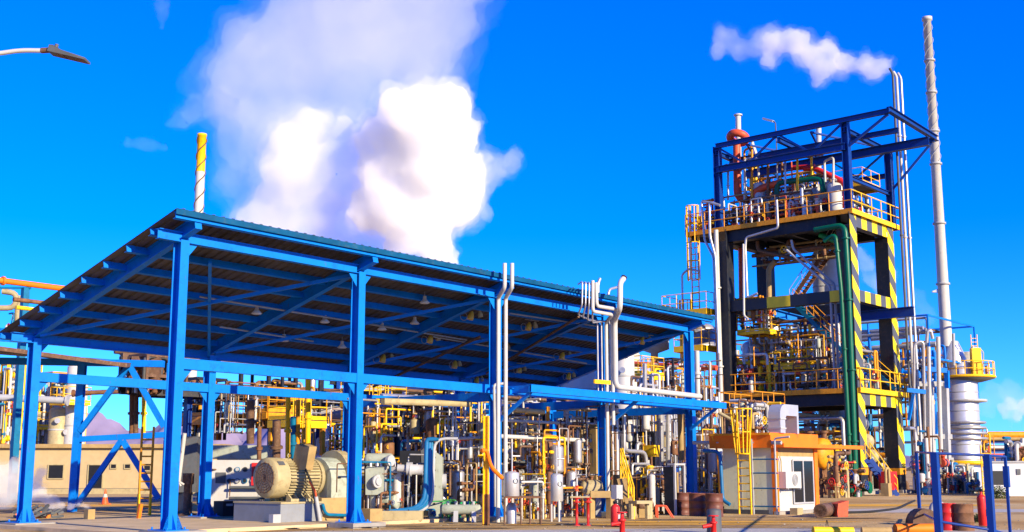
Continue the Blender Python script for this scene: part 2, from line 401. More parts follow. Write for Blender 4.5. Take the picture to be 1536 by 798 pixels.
for i_ in range(520):
    gp = G(q_.uniform(-10, 1545), q_.uniform(772, 799)); r_ = q_.choice((.012, .018, .025, .04)) * q_.uniform(.7, 1.3); n0 = len(b.v)
    if 16.9 < gp.x < 43.5 and gp.y > 26.6: continue
    vs = [V((q_.uniform(-1, 1), q_.uniform(-1, 1), q_.uniform(-.3, .8))).normalized() * r_ * q_.uniform(.7, 1.2) + gp for _ in range(6)]
    b.add(vs, [(0, 1, 2), (0, 2, 3), (0, 3, 4), (1, 2, 5), (2, 3, 5), (3, 4, 5), (0, 4, 1), (1, 4, 5)])
o = b.build('gravel', 'concrete'); tag(o, 'loose stones and grit scattered over the yard in front of the shed', 'gravel', None, 'stuff')
mat('joint', (0.10, 0.075, 0.05), .9, 0, .4, 2)
for i_ in range(9):
    g0, g1 = G(-20 + 190 * i_, 799), G(-20 + 190 * i_, 799) + Y_ * 7 + X_ * .05
    b = MB(); g1 = g0 + Y_ * (26.5 - g0.y if 16 < g0.x < 44 and g0.y < 26 else 6.5); b.add([g0 + Z_ * .03 - X_ * .018, g0 + Z_ * .03 + X_ * .018, g1 + Z_ * .03 + X_ * .018, g1 + Z_ * .03 - X_ * .018], [(0, 1, 2, 3)]); struct(b, 'paving_joint', 'joint')
for y_ in (15.5, 19.0, 22.5, 25.6):
    b = MB(); b.add([(12, y_ - .018, .0345), (75, y_ - .018, .0345), (75, y_ + .018, .0345), (12, y_ + .018, .0345)], [(0, 1, 2, 3)]); struct(b, 'paving_joint', 'joint')
mat('tyre', (0.16, 0.12, 0.085), .9, 0, .5, 1.5, (.45, .33, .18), .9)
for o_1 in (0, 1.7):
    b = MB(); pts = []
    for k_ in range(41):
        t_ = k_ / 40; c_ = G(1500, 799).lerp(G(300, 799), t_) + V((.5, 1.0 + o_1, 0)) + V((.6, .8, 0)) * (2.2 * math.sin(PI * t_)); pts.append(c_)
    vs = [];
    for k_, c_ in enumerate(pts):
        d_ = (pts[min(40, k_ + 1)] - pts[max(0, k_ - 1)]).normalized(); s_ = V((-d_.y, d_.x, 0)) * .11; vs += [c_ + s_ + Z_ * .038, c_ - s_ + Z_ * .038]
    b.add(vs, [(2 * k_, 2 * k_ + 1, 2 * k_ + 3, 2 * k_ + 2) for k_ in range(40)]); struct(b, 'tyre_mark', 'tyre')
# joints of the apron slabs
# road past the back of the site, left
b = MB(); a0, a1 = G(-200, 748), G(420, 744); c0, c1 = G(-200, 756), G(420, 751)
b.add([V((p.x, p.y, .005)) for p in (a0, c0, c1, a1)], [(0, 1, 2, 3)]); struct(b, 'road', 'asphalt')
b = MB(); a0, a1 = G(-200, 760), G(420, 754.5); c0, c1 = G(-200, 763), G(420, 756.5)
b.add([V((p.x, p.y, .005)) for p in (a0, c0, c1, a1)], [(0, 1, 2, 3)]); struct(b, 'road_marking', 'ochreground')
# concrete slab under the shed (a low step)
b = MB(); b.box((16.9, 26.75, 0), (43.5, 35.0, .10)); struct(b, 'shed_slab', 'sand')

mat('hazy_hill', (0.27, 0.22, 0.33), .95, 0, .2, .004)  # lavender of the distant haze put into the hills' base colour
def ridge(p0, p1, h, seed, depth=900):
    b = MB(); n = 90; vs = []; rows = 7
    for j in range(rows):
        t = j / (rows - 1)
        for i in range(n + 1):
            p = p0.lerp(p1, i / n); q = p - FW_H * depth * (1 - t)
            hh = h * (.55 + .55 * noise.noise(V((i * .06, seed, 0))) + .12 * noise.noise(V((i * .25, seed, 3))) + .03 * noise.noise(V((i * .8, j * .9, 3))))
            e = min(1, i / 12, (n - i) / 12)
            z = hh * e * t ** 1.2 * (1 + .25 * noise.noise(V((i * .3, j * 1.3, seed)))); vs.append((q.x, q.y, max(0, z) - 2))
    fs = [(j * (n + 1) + i, j * (n + 1) + i + 1, (j + 1) * (n + 1) + i + 1, (j + 1) * (n + 1) + i) for j in range(rows - 1) for i in range(n)]
    b.add(vs, fs, True)
    # closed back slope
    back = [(V(vs[(rows - 1) * (n + 1) + i]) + FW_H * 700) for i in range(n + 1)]
    top = [V(vs[(rows - 1) * (n + 1) + i]) for i in range(n + 1)]
    b.add(top + [V((p.x, p.y, -2)) for p in back], [(i, i + 1, n + 2 + i, n + 1 + i) for i in range(n)], True)
    return struct(b, 'hill', 'hazy_hill')
FW_H = V((FW.x, FW.y, 0)).normalized()
ridge(GD(-60, 5200), GD(520, 5600), 330, 2.3)
ridge(GD(260, 6800), GD(900, 7000), 340, 7.1)
ridge(GD(1250, 8000), GD(1900, 8200), 190, 4.4)

# ================================================================== steam
def vol_mat(name, dens, nscale=None, lo=.42, hi=.62, step=1.0):
    m = bpy.data.materials.new(name); m.use_nodes = True; n = m.node_tree; n.nodes.remove(n.nodes['Principled BSDF'])
    v = n.nodes.new('ShaderNodeVolumePrincipled'); v.inputs['Color'].default_value = (.996, .992, .986, 1); v.inputs['Density'].default_value = dens
    v.inputs['Anisotropy'].default_value = -0.1
    if nscale:
        tc = n.nodes.new('ShaderNodeTexCoord'); t = n.nodes.new('ShaderNodeTexNoise'); t.inputs['Scale'].default_value = nscale; t.inputs['Detail'].default_value = 5; t.inputs['Roughness'].default_value = .62; t.inputs['Distortion'].default_value = .6
        n.links.new(tc.outputs['Object'], t.inputs['Vector'])
        r = n.nodes.new('ShaderNodeMapRange'); r.interpolation_type = 'SMOOTHSTEP'; r.inputs['From Min'].default_value = lo; r.inputs['From Max'].default_value = hi; r.inputs['To Min'].default_value = 0; r.inputs['To Max'].default_value = dens
        n.links.new(t.outputs['Fac'], r.inputs['Value']); n.links.new(r.outputs[0], v.inputs['Density'])
    else: m.cycles.homogeneous_volume = True
    n.links.new(v.outputs[0], n.nodes['Material Output'].inputs['Volume']); MATS[name] = m; m.cycles.volume_step_rate = step; return m
def ico():
    t = (1 + 5 ** .5) / 2
    vs = [(-1, t, 0), (1, t, 0), (-1, -t, 0), (1, -t, 0), (0, -1, t), (0, 1, t), (0, -1, -t), (0, 1, -t), (t, 0, -1), (t, 0, 1), (-t, 0, -1), (-t, 0, 1)]
    fs = [(0, 11, 5), (0, 5, 1), (0, 1, 7), (0, 7, 10), (0, 10, 11), (1, 5, 9), (5, 11, 4), (11, 10, 2), (10, 7, 6), (7, 1, 8), (3, 9, 4), (3, 4, 2), (3, 2, 6), (3, 6, 8), (3, 8, 9), (4, 9, 5), (2, 4, 11), (6, 2, 10), (8, 6, 7), (9, 8, 1)]
    vs = [V(v).normalized() for v in vs]
    for _ in range(2):
        mid = {}; nf = []
        def md(a, c):
            k = (min(a, c), max(a, c))
            if k not in mid: mid[k] = len(vs); vs.append(((vs[a] + vs[c]) / 2).normalized())
            return mid[k]
        for a, c, e in fs:
            x, y, z = md(a, c), md(c, e), md(e, a); nf += [(a, x, z), (c, y, x), (e, z, y), (x, y, z)]
        fs = nf
    return vs, fs
ICO = ico()
def hull(name, balls, d, m, voxel, disp, nsize, parent, sub, seed, thick, grow):
    r2 = random.Random(seed); b = MB(); k = d / F_PX; root = D(balls[0][0], balls[0][1], d)
    for x, y, r in balls:
        c = D(x, y, d) + FW_H * r2.uniform(-1, 1) * r * k * thick - root; r = r * grow
        b.add([c + v * r * k for v in ICO[0]], ICO[1], True)
        for _ in range(int(sub)):
            v = V((r2.gauss(0, 1), r2.gauss(0, 1), r2.gauss(0, 1))).normalized(); q = r2.uniform(.28, .55)
            b.add([c + v * r * k * .9 + u_ * r * k * q for u_ in ICO[0]], ICO[1], True)
    if parent is not None: b.v = [tuple(V(v) + parent.location) for v in b.v]
    o = b.build(name, m, parent)
    if parent is None: o.location = root
    rm = o.modifiers.new('remesh', 'REMESH'); rm.mode = 'VOXEL'; rm.voxel_size = voxel; rm.use_smooth_shade = True
    for s_, st in ((nsize, disp), (nsize * .4, disp * .55), (nsize * .16, disp * .28)):
        tx = bpy.data.textures.new(name, 'CLOUDS'); tx.noise_scale = s_; tx.noise_depth = 4
        dm = o.modifiers.new('displace', 'DISPLACE'); dm.texture = tx; dm.strength = st; dm.mid_level = .5; dm.texture_coords = 'LOCAL'
    return o
def steam(name, label, balls, d, dens, voxel, disp, nsize, seed, sub_=3, thick=.7, shells=((1.0, 1.0), (1.16, .22), (1.36, .05)), ns=None):
    """billowing body with feathered skirts: nested hulls, thinner outward"""
    root = None
    for i, (g, q) in enumerate(shells):
        mn = '%s_%d_%d' % (name, seed, i); vol_mat(mn, dens * q * (1 if not ns or i == 0 else 1.9), None if not ns else (ns if i else None))
        o = hull(name if root is None else 'steam_edge', balls, d, mn, voxel * (1 + .25 * i), disp * (1 + .55 * i), nsize * (1 + .1 * i), root, sub_, seed, thick, g)
        if root is None: root = o; tag(o, label, 'steam', None, 'thing')
    return root
DP = 260
steam('steam_plume', 'great bright white steam plume billowing up behind the open shed roof', [(674, 388, 18), (652, 370, 28), (616, 345, 38), (590, 308, 46), (640, 308, 52), (680, 300, 38), (700, 280, 28), (648, 250, 54), (610, 215, 50), (575, 205, 36), (640, 192, 52), (674, 172, 34), (684, 212, 34), (640, 158, 30), (575, 250, 40), (552, 310, 30), (690, 250, 34), (562, 200, 26), (590, 165, 26), (684, 150, 20), (622, 150, 22)], DP, .26, .9, 3.6, 6.0, 4, 4)
steam('steam_plume', 'softer cream steam billow left of the bright plume, above the shed roof', [(430, 325, 42), (480, 320, 42), (530, 318, 34), (455, 270, 46), (500, 250, 34), (440, 215, 36), (470, 195, 32), (415, 310, 42), (520, 350, 28), (395, 335, 34), (565, 355, 26), (425, 250, 34), (535, 255, 34), (542, 295, 32), (520, 205, 26), (550, 330, 28), (505, 290, 34)], DP + 10, .085, 1.0, 4.0, 7.0, 9, shells=((1.0, 1.0), (1.2, .3), (1.45, .1)))
steam('steam_wisp', 'thin lilac veil of steam rising out of the top of the photo', [(370, 110, 52), (430, 100, 70), (350, 160, 40), (420, 180, 70), (380, 60, 44), (460, 50, 70), (540, 60, 80), (620, 50, 78), (668, 30, 50), (560, 0, 80), (480, 0, 64), (655, -20, 60), (520, 130, 60), (370, 210, 42), (352, 270, 28), (385, 315, 32), (630, 90, 46), (590, -70, 90), (690, -60, 60)], DP + 16, .020, 1.3, 5.5, 10, 12, 3, .6, ((1.0, 1.0), (1.18, .35), (1.4, .14)))
steam('steam_wisp', 'ragged faint wisp at the right flank of the bright plume', [(740, 252, 22), (762, 244, 17), (732, 275, 20), (712, 300, 22), (732, 320, 11), (700, 325, 20), (776, 232, 9)], DP + 8, .05, .9, 3.4, 4.5, 13, 3, .6)
steam('steam_wisp', 'faint wisp drifting left of the lilac steam veil', [(300, 165, 22), (270, 180, 15), (325, 150, 24), (250, 186, 9)], DP + 14, .015, 1.2, 4.0, 6, 14, 2, .6)
steam('steam_plume', 'small trail of white steam puffs blown left from the tall tower vents', [(1328, 100, 12), (1310, 103, 16), (1293, 99, 12), (1278, 95, 12), (1264, 90, 14), (1246, 83, 12), (1230, 106, 18), (1217, 84, 16), (1240, 68, 12), (1192, 68, 19), (1167, 64, 19), (1152, 88, 13), (1186, 52, 10), (1226, 120, 10)], 150, .26, .4, 1.1, 1.6, 5, 3, .7, ((1.0, 1.0), (1.2, .25), (1.45, .07)))
steam('steam_wisp', 'pale fading end of the steam trail left of the tower vents', [(1085, 55, 18), (1078, 78, 13), (1110, 75, 15), (1130, 70, 13), (1258, 110, 14), (1150, 60, 21), (1210, 76, 21)], 153, .09, .45, 1.2, 2.0, 6, 3)
steam('steam_plume', 'distant white steam puff above the pipe rack at far right', [(1515, 606, 10), (1500, 612, 8), (1525, 624, 9), (1508, 623, 7), (1540, 610, 11), (1517, 640, 4), (1555, 615, 13)], 400, .10, .9, 1.8, 3.5, 8, 3)
steam('steam_wisp', 'lilac haze of steam around the far right puff', [(1490, 590, 18), (1470, 600, 13), (1515, 585, 17), (1535, 600, 20), (1480, 615, 14)], 420, .014, 1.6, 4.0, 8, 18, 2)
steam('steam_wisp', 'lilac steam puff seen between the two right tower columns', [(1298, 395, 13), (1315, 425, 15), (1335, 410, 11), (1300, 420, 10), (1325, 440, 10), (1290, 380, 8)], 300, .05, .9, 2.2, 4, 21, 2)
steam('cloud', 'faint pale wisp of cloud in the sky above the yellow-topped chimney, left', [(195, 215, 9), (212, 216, 12), (232, 215, 10), (246, 220, 7)], 700, .004, 2.5, 6, 12, 41, 2)
steam('cloud', 'faint wisp of cloud at the top edge left of the steam', [(245, 5, 13), (248, 25, 11), (243, 42, 8)], 700, .004, 2.5, 6, 12, 42, 2)
steam('cloud', 'soft lilac cloud low in the sky right of the tower', [(1385, 470, 16), (1370, 490, 14), (1378, 445, 12), (1365, 515, 12)], 700, .006, 2.5, 6, 12, 43, 2)
for lab, balls, d, sd_, dn in (('low white steam leaking over the ground behind the far left blue column', [(60, 742, 13), (75, 752, 12), (50, 725, 12), (92, 758, 8), (62, 708, 8), (40, 745, 12)], 46, 31, 1.6),
                      ('grey steam bank on the ground at the left edge of the site', [(-10, 720, 28), (15, 735, 20), (0, 750, 18), (18, 712, 18), (25, 695, 10)], 50, 32, .9),
                      ('small wisp of steam low beside the braced blue back frame', [(118, 757, 7), (132, 760, 7), (106, 760, 6)], 45, 33, 1.6)):
    steam('steam_wisp', lab, balls, d, dn, .12, .35, .6, sd_, 2)
# ================================================================== open shed
FX = [17.7, 23.8, 29.9, 35.85, 41.75]; YF, YB = 26.2, 33.3
def dz(x): return -.0101 * (x - 17.7)
def roofz(x, y): return 7.97 - .285 * (y - 25.45) + dz(x)
RX0, RX1, RY0, RY1 = 16.95, 42.5, 25.4, 34.05
shed = thing('open_shed', 'long open-sided shed with blue steel frame and sloping sheet roof', 'shed', (17.7, 26.2, 0))
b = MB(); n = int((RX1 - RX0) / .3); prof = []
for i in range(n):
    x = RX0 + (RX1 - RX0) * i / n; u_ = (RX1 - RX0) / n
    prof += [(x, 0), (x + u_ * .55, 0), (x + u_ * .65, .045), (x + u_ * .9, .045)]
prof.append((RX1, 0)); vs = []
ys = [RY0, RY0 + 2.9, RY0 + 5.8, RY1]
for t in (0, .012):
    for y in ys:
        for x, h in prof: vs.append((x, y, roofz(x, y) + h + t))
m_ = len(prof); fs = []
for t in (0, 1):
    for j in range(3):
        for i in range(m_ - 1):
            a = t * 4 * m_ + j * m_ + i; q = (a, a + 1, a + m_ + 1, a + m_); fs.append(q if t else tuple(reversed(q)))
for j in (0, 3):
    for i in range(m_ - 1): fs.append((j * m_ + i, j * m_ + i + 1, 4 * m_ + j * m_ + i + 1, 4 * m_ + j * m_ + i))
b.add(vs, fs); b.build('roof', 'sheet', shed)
# front trim of the sheet (teal edge)
for y in [25.47 + i * (33.95 - 25.47) / 8 for i in range(9)]:
    b = MB(); z0 = roofz(RX0, y); z1 = roofz(RX1, y)
    a, c = V((RX0 + .04, y, z0 - .1)), V((RX1 - .04, y, z1 - .1))
    nn = V((0, .274, .96))
    b.bar(a, c, .02, .18, nn); b.bar(a + V((0, .05, .085)), c + V((0, .05, .085)), .09, .015, nn); b.bar(a + V((0, .05, -.085)), c + V((0, .05, -.085)), .09, .015, nn)
    b.build('purlin', 'blue', shed)
for i, x in enumerate(FX):
    b = MB(); p0, p1 = V((x - .02, 25.5, roofz(x, 25.5) - .185)), V((x - .02, 33.75, roofz(x, 33.75) - .185))
    b.hb(p0, p1, .2, .34, V((0, .27, .96)), .018)
    for y in (25.5,): b.bar(p0, p0 + V((0, -.012, .003)), .2, .34, V((0, .27, .96)))
    b.build('rafter', 'blue', shed)
    for y, zt in ((YF, roofz(x, YF) - .36), (YB, roofz(x, YB) - .36)):
        b = MB(); b.hb((x, y, .17 if y == YF else .1), (x, y, zt), .25, .34, Y_, .02)
        z = .12
        for q in (-1, 1):
            b.prism([(x - .125, y - .17 * 1, z + .02), (x - .30, y - .2, z + .02), (x - .125, y - .17, z + .42)], (0, .02, 0))
            b.prism([(x + .125, y - .17, z + .02), (x + .30, y - .2, z + .02), (x + .125, y - .17, z + .42)], (0, .02, 0))
        b.prism([(x - .012, y - .17, z + .02), (x - .012, y - .36, z + .02), (x - .012, y - .17, z + .42)], (.024, 0, 0))
        co = b.build('column', 'blue', shed)
        b = MB(); b.cbox((x, y, z + .03), .66, .78, .03)
        for sx in (-.25, .25):
            for sy in (-.32, .32): b.cyl((x + sx, y + sy, z + .045), .025, .06, Z_, 6)
        b.build('base_plate', 'blue', co)
# column pedestals
for i, x in enumerate(FX):
    for y in (YF, YB):
        b = MB(); b.cbox((x + .1, y - .05, .07), 1.25, 1.05, .14); b.build('pedestal', 'concrete', shed)
for x0, x1 in zip(FX, FX[1:]):
    for y, z, h in ((YF - .06, None, .24), (YB - .06, None, .24)):
        zt0, zt1 = roofz(x0, y) - .36, roofz(x1, y) - .36
        b = MB(); e = -.75 if x0 == FX[0] else .0
        b.hb((x0 + (e or .13), y, zt0 + (.06 if y < 30 else -.02)), (x1 - .13, y, zt1 + (.06 if y < 30 else -.02)), .2, .26, Z_, .016); b.build('eave_beam', 'blue', shed)
        zm = 4.25 if y < 30 else 4.27
        b = MB(); b.hb((x0 + .13, y, zm + dz(x0) * .4), (x1 - .13, y, zm + dz(x1) * .4), .2, .27, Z_, .016); b.bar((x0 + .13, y - .09, zm + dz(x0) * .4), (x1 - .13, y - .09, zm + dz(x1) * .4), .012, .24); b.build('tie_beam', 'blue', shed)
        for xx, s_ in ((x0 + .13, 1), (x1 - .13, -1)):
            for zz in (zm - .14, zt0 - .1 if s_ > 0 else zt1 - .1):
                b = MB(); b.prism([(xx, y - .01, zz), (xx + s_ * .3, y - .01, zz), (xx, y - .01, zz - .36)], (0, .02, 0)); b.build('gusset', 'blue', shed)
    # roof-plane bracing
    b = MB()
    a0, a1 = V((x1, 26.4, roofz(x1, 26.4) - .36)), V((x0, 33.0, roofz(x0, 33.0) - .36)); b.bar(a0, a1, .14, .1)
    b.build('brace', 'blue', shed)
# slim diagonal drop brace seen inside the first bay
b = MB(); b.bar((FX[0] + 1.6, 27.2, roofz(FX[0], 27.2) - .3), (FX[1] - .2, 33.1, 5.3), .09, .09); b.build('brace', 'blue', shed)
b = MB(); b.bar((RX0, RY0 - .02, roofz(RX0, RY0) - .045), (RX1, RY0 - .02, roofz(RX1, RY0) - .045), .014, .15); b.build('fascia', 'roofteal', shed)
for x in FX[2:]:
    b = MB(); b.hb((x, YF + .15, 3.98), (x, YB - .18, 3.98), .2, .3, Z_, .018); b.bar((x - .095, YF + .15, 3.98), (x - .095, YB - .18, 3.98), .012, .28); b.build('cross_beam', 'blue', shed)
# pipe-carrying canopy beam on brackets in front of the row
YC = 24.6
for x in (29.9, 35.85, 41.4):
    b = MB(); b.hb((x, YC + .06, 4.16), (x, YF - .18, 4.16), .18, .24, Z_, .016); b.bar((x - .085, YC + .06, 4.16), (x - .085, YF - .18, 4.16), .012, .22); b.bar((x, YC + .1, 4.05), (x, YF - .2, 3.2), .1, .1); b.build('bracket', 'blue', shed)
b = MB(); b.hb((29.7, YC, 4.17), (41.7, YC, 4.09), .2, .24, Z_, .016); b.bar((29.7, YC - .09, 4.17), (41.7, YC - .09, 4.09), .012, .22); b.build('canopy_beam', 'blue', shed)
b = MB(); b.hb((29.7, YC + .8, 4.10), (41.4, YC + .8, 4.02), .18, .22, Z_, .016); b.build('canopy_beam', 'blue', shed)

# ---------------------------------------------------------------- lamps under the roof
def on_roof(px, py, drop=.38):
    k = ray(px, py); lo, hi = 5.0, 120.0
    for _ in range(60):
        md = (lo + hi) / 2; p = CAM + k * md
        if p.z < roofz(p.x, p.y) - drop: lo = md
        else: hi = md
    return CAM + k * lo
def flood():
    t = thing('flood_lamp', 'x', 'lamp', (0, 0, 0))
    b = MB(); b.lathe((0, 0, 0), [(.20, 0), (.24, .02), (.12, .15), (.08, .22), (.08, .34)], Z_, 14); b.build('shade', 'white', t)
    b = MB(); b.cyl((0, 0, -.012), .19, .012, Z_, 14); b.build('lens', 'lampglass', t)
    b = MB(); b.tube([(0, 0, .3), (0, 0, .55)], .015, 5); b.build('stem', 'grey', t); return t
def twin():
    t = thing('twin_lamp', 'x', 'lamp', (0, 0, 0))
    b = MB(); b.lathe((-.22, 0, -.1), [(.13, 0), (.14, .1), (.1, .26), (.05, .34)], Z_ + X_ * .3, 12); b.build('lamp_head', 'lampyellow', t)
    b = MB(); b.lathe((.28, 0, .02), [(.10, 0), (.11, .1), (.08, .2), (.04, .28)], Z_ - X_ * .2, 12); b.build('lamp_head', 'cream', t)
    b = MB(); b.tube([(-.4, 0, .34), (.5, 0, .34)], .02, 5); b.tube([(0, 0, .34), (0, 0, .55)], .02, 5); b.ring((-.5, 0, 0), .16, .012, Y_, 12, 4); b.build('bracket', 'grey', t); return t
fl = None
for px, py, lab in ((385, 471, 'white hanging lamp under the shed roof nearest the first blue column'), (487, 484, 'white hanging lamp just left of the second front column'), (573, 495, 'white hanging lamp just right of the second front column'), (426, 512, 'small dull hanging lamp low under the roof of the first bay'), (513, 522, 'small dull hanging lamp beside the second column, low under the roof'), (637, 455, 'dim hanging lamp high under the eaves in the second bay'), (622, 486, 'dim hanging lamp in the middle of the second bay')):
    p = on_roof(px, py)
    if fl is None: fl = flood(); fl.location = p; fl.scale = (.7, .7, .7); fl['label'] = lab; fl['group'] = 'hanging lamps under the shed roof'
    else: dup(fl, p, .3, lab, (.7, .7, .7))
tw = None
for px, py, lab in ((650, 511, 'twin lamp with wire loop under the roof left of the third column'), (580, 540, 'twin lamp low at the back of the second bay near its left column'), (685, 549, 'twin lamp low at the back of the second bay beside the third column'), (712, 476, 'twin lamp high up just left of the third front column'), (718, 572, 'twin lamp lowest of those left of the third column'),
                   (797, 492, 'yellow twin lamp high in the third bay right of the white twin pipes'), (848, 536, 'bright yellow twin lamp in the middle of the third bay'), (782, 556, 'yellow twin lamp low in the third bay tilted sideways'), (754, 524, 'yellow twin lamp showing behind the white twin pipes'), (856, 566, 'pale twin lamp lowest in the third bay'), (968, 513, 'pale twin lamp under the roof in the last bay')):
    p = on_roof(px, py); rz = rnd.uniform(-.4, .6)
    if tw is None: tw = twin(); tw.location = p; tw.scale = (.85, .85, .85); tw.rotation_euler = (0, 0, rz); tw['label'] = lab; tw['group'] = 'twin lamps under the shed roof'
    else: dup(tw, p, rz, lab, (.85, .85, .85))
for i, (a, c, lab) in enumerate((((300, 445), (700, 510), 'long grey cable conduit crossing the first two bays under the roof'), ((765, 470), (900, 490), 'short grey conduit high in the third bay'), ((650, 505), (880, 545), 'grey conduit in the middle of the third bay'), ((330, 490), (470, 512), 'grey conduit low in the first bay'))):
    pipe(lab, 'grey', [on_roof(*a, .3), on_roof(*c, .3)], .03, 'conduit', 6, cat='conduit')
pipe('rusty pipe slung beneath the third rafter', 'brown', [on_roof(560, 580, .5), on_roof(720, 505, .5)], .05, 'pipe', 6)
pipe('dusty brown pipe slung beneath the fourth rafter', 'brown', [on_roof(730, 560, .5), on_roof(868, 475, .5)], .05, 'pipe', 6)
# ================================================================== generators for plant
def stair(parent, p0, p1, wdir, width, sm, rm=None, n=None):
    """flight from p0 (foot) to p1 (head); strings, treads, handrails"""
    p0, p1 = V(p0), V(p1); wd = V(wdir).normalized() * width; b = MB()
    nn = (p1 - p0).normalized().cross(wd).normalized()
    b.bar(p0, p1, .06, .28, nn); b.bar(p0 + wd, p1 + wd, .06, .28, nn)
    n = n or max(3, int((p1.z - p0.z) / .24)); run = V((p1.x - p0.x, p1.y - p0.y, 0)).normalized()
    for i in range(1, n):
        p = p0.lerp(p1, i / n); b.bar(p, p + wd, .2, .03, Z_)
    o = b.build('stair', sm, parent)
    if rm:
        b = MB()
        for q in (p0, p0 + wd):
            e = q + (p1 - p0)
            b.tube([q + Z_ * 1.05, e + Z_ * 1.05], .03, 6); b.tube([q + Z_ * .55, e + Z_ * .55], .024, 6)
            k = max(2, int((p1 - p0).length / 1.4))
            for i in range(k + 1): b.tube([q.lerp(e, i / k), q.lerp(e, i / k) + Z_ * 1.05], .03, 6)
        b.build('handrail', rm, o)
    return o

def manifold(label, lo, hi, seed, nv=6, nh=5, nval=6, nb=3, mats=('silver', 'silver', 'brown', 'white', 'tan', 'rust', 'yellow'), vm=('rust', 'darkgrey', 'redorange', 'lightgrey'), r=(.03, .09), cat='pipework', frame=None, name='pipe_manifold', hd=X_, wm=('red', 'darkblue', 'darkgrey', 'yellow'), group=None):
    """connected pipework filling the box lo..hi: risers, headers, bends, valves"""
    q = random.Random(seed); lo, hi = V(lo), V(hi); t = thing(name, label, cat, ((lo.x + hi.x) / 2, (lo.y + hi.y) / 2, lo.z), group)
    U = lambda a, b_: a + (b_ - a) * q.random()
    along = 0 if abs(hd.x) > .5 else 1; across = 1 - along
    hs = []
    for i in range(nh):
        z = lo.z + (hi.z - lo.z) * ((i + U(.25, .75)) / nh); c = U(lo[across], hi[across]); a0, a1 = lo[along] + U(0, .2) * (hi[along] - lo[along]), hi[along] - U(0, .2) * (hi[along] - lo[along])
        rr = U(*r) * 1.2; p0, p1 = [0, 0, z], [0, 0, z]; p0[along], p1[along] = a0, a1; p0[across] = p1[across] = c
        pts = [V(p0), V(p1)]
        if q.random() < .55:
            e = V(p1); e.z = lo.z if q.random() < .5 else min(hi.z, z + U(.3, 1.2)); pts.append(e)
        if q.random() < .5:
            e = V(p0); e.z = lo.z if q.random() < .6 else max(lo.z, z - U(.3, 1.2)); pts.insert(0, e)
        b = MB(); b.tube(pts, rr, 8)
        for k in range(q.randint(0, 3)):
            s = V(p0).lerp(V(p1), q.random()); d = (V(p1) - V(p0)).normalized(); b.cyl(s, rr * 1.7, .08, d, 8)
        b.build('pipe', q.choice(mats), t); hs.append((V(p0), V(p1), rr))
    for i in range(nv):
        p = V((U(lo.x, hi.x), U(lo.y, hi.y), lo.z)); zt = U(lo.z + .5 * (hi.z - lo.z), hi.z); rr = U(*r)
        pts = [p, V((p.x, p.y, zt))]
        if q.random() < .6:
            o = V((0, 0, 0)); o[along if q.random() < .7 else across] = U(.3, 1.4) * q.choice((-1, 1)); pts.append(pts[-1] + o)
            if q.random() < .5: pts.append(pts[-1] + V((0, 0, -U(.3, zt - lo.z))))
        b = MB(); b.tube(pts, rr, 8)
        z = lo.z + U(.2, .6) * (zt - lo.z); b.cyl((p.x, p.y, z), rr * 1.8, .07, Z_, 8); b.cyl((p.x, p.y, z + .09), rr * 1.8, .07, Z_, 8)
        b.build('pipe', q.choice(mats), t)
        if i < nval: valve(t, (p.x, p.y, lo.z + U(.15, .75) * (zt - lo.z)), Z_, rr * 1.1, q.choice(vm), q.choice(wm), -Y_ if q.random() < .6 else -X_)
    for k in range(max(0, nval - nv)):
        if hs:
            p0, p1, rr = q.choice(hs); valve(t, p0.lerp(p1, U(.15, .85)), p1 - p0, rr * 1.1, q.choice(vm), q.choice(wm))
    for k in range(nb):   # small bodies: filters, traps, pots
        p = V((U(lo.x, hi.x), U(lo.y, hi.y), lo.z + U(.0, .5) * (hi.z - lo.z))); rr = U(.10, .24); b = MB(); b.vessel(p, rr, U(.5, 1.3), Z_, 12); b.tube([p, V((p.x, p.y, lo.z))], .04, 5)
        b.build('pot', q.choice(('silver', 'white', 'rust', 'cream', 'palegreen')), t)
    if frame:
        b = MB()
        for x in (lo.x, hi.x):
            for y in (lo.y, hi.y): b.bar((x, y, lo.z), (x, y, hi.z), .12, .12)
        for z in (lo.z + (hi.z - lo.z) * .45, hi.z):
            for x in (lo.x, hi.x): b.bar((x, lo.y, z), (x, hi.y, z), .1, .14)
            for y in (lo.y, hi.y): b.bar((lo.x, y, z), (hi.x, y, z), .1, .14)
        b.build('frame', frame, t)
    return t

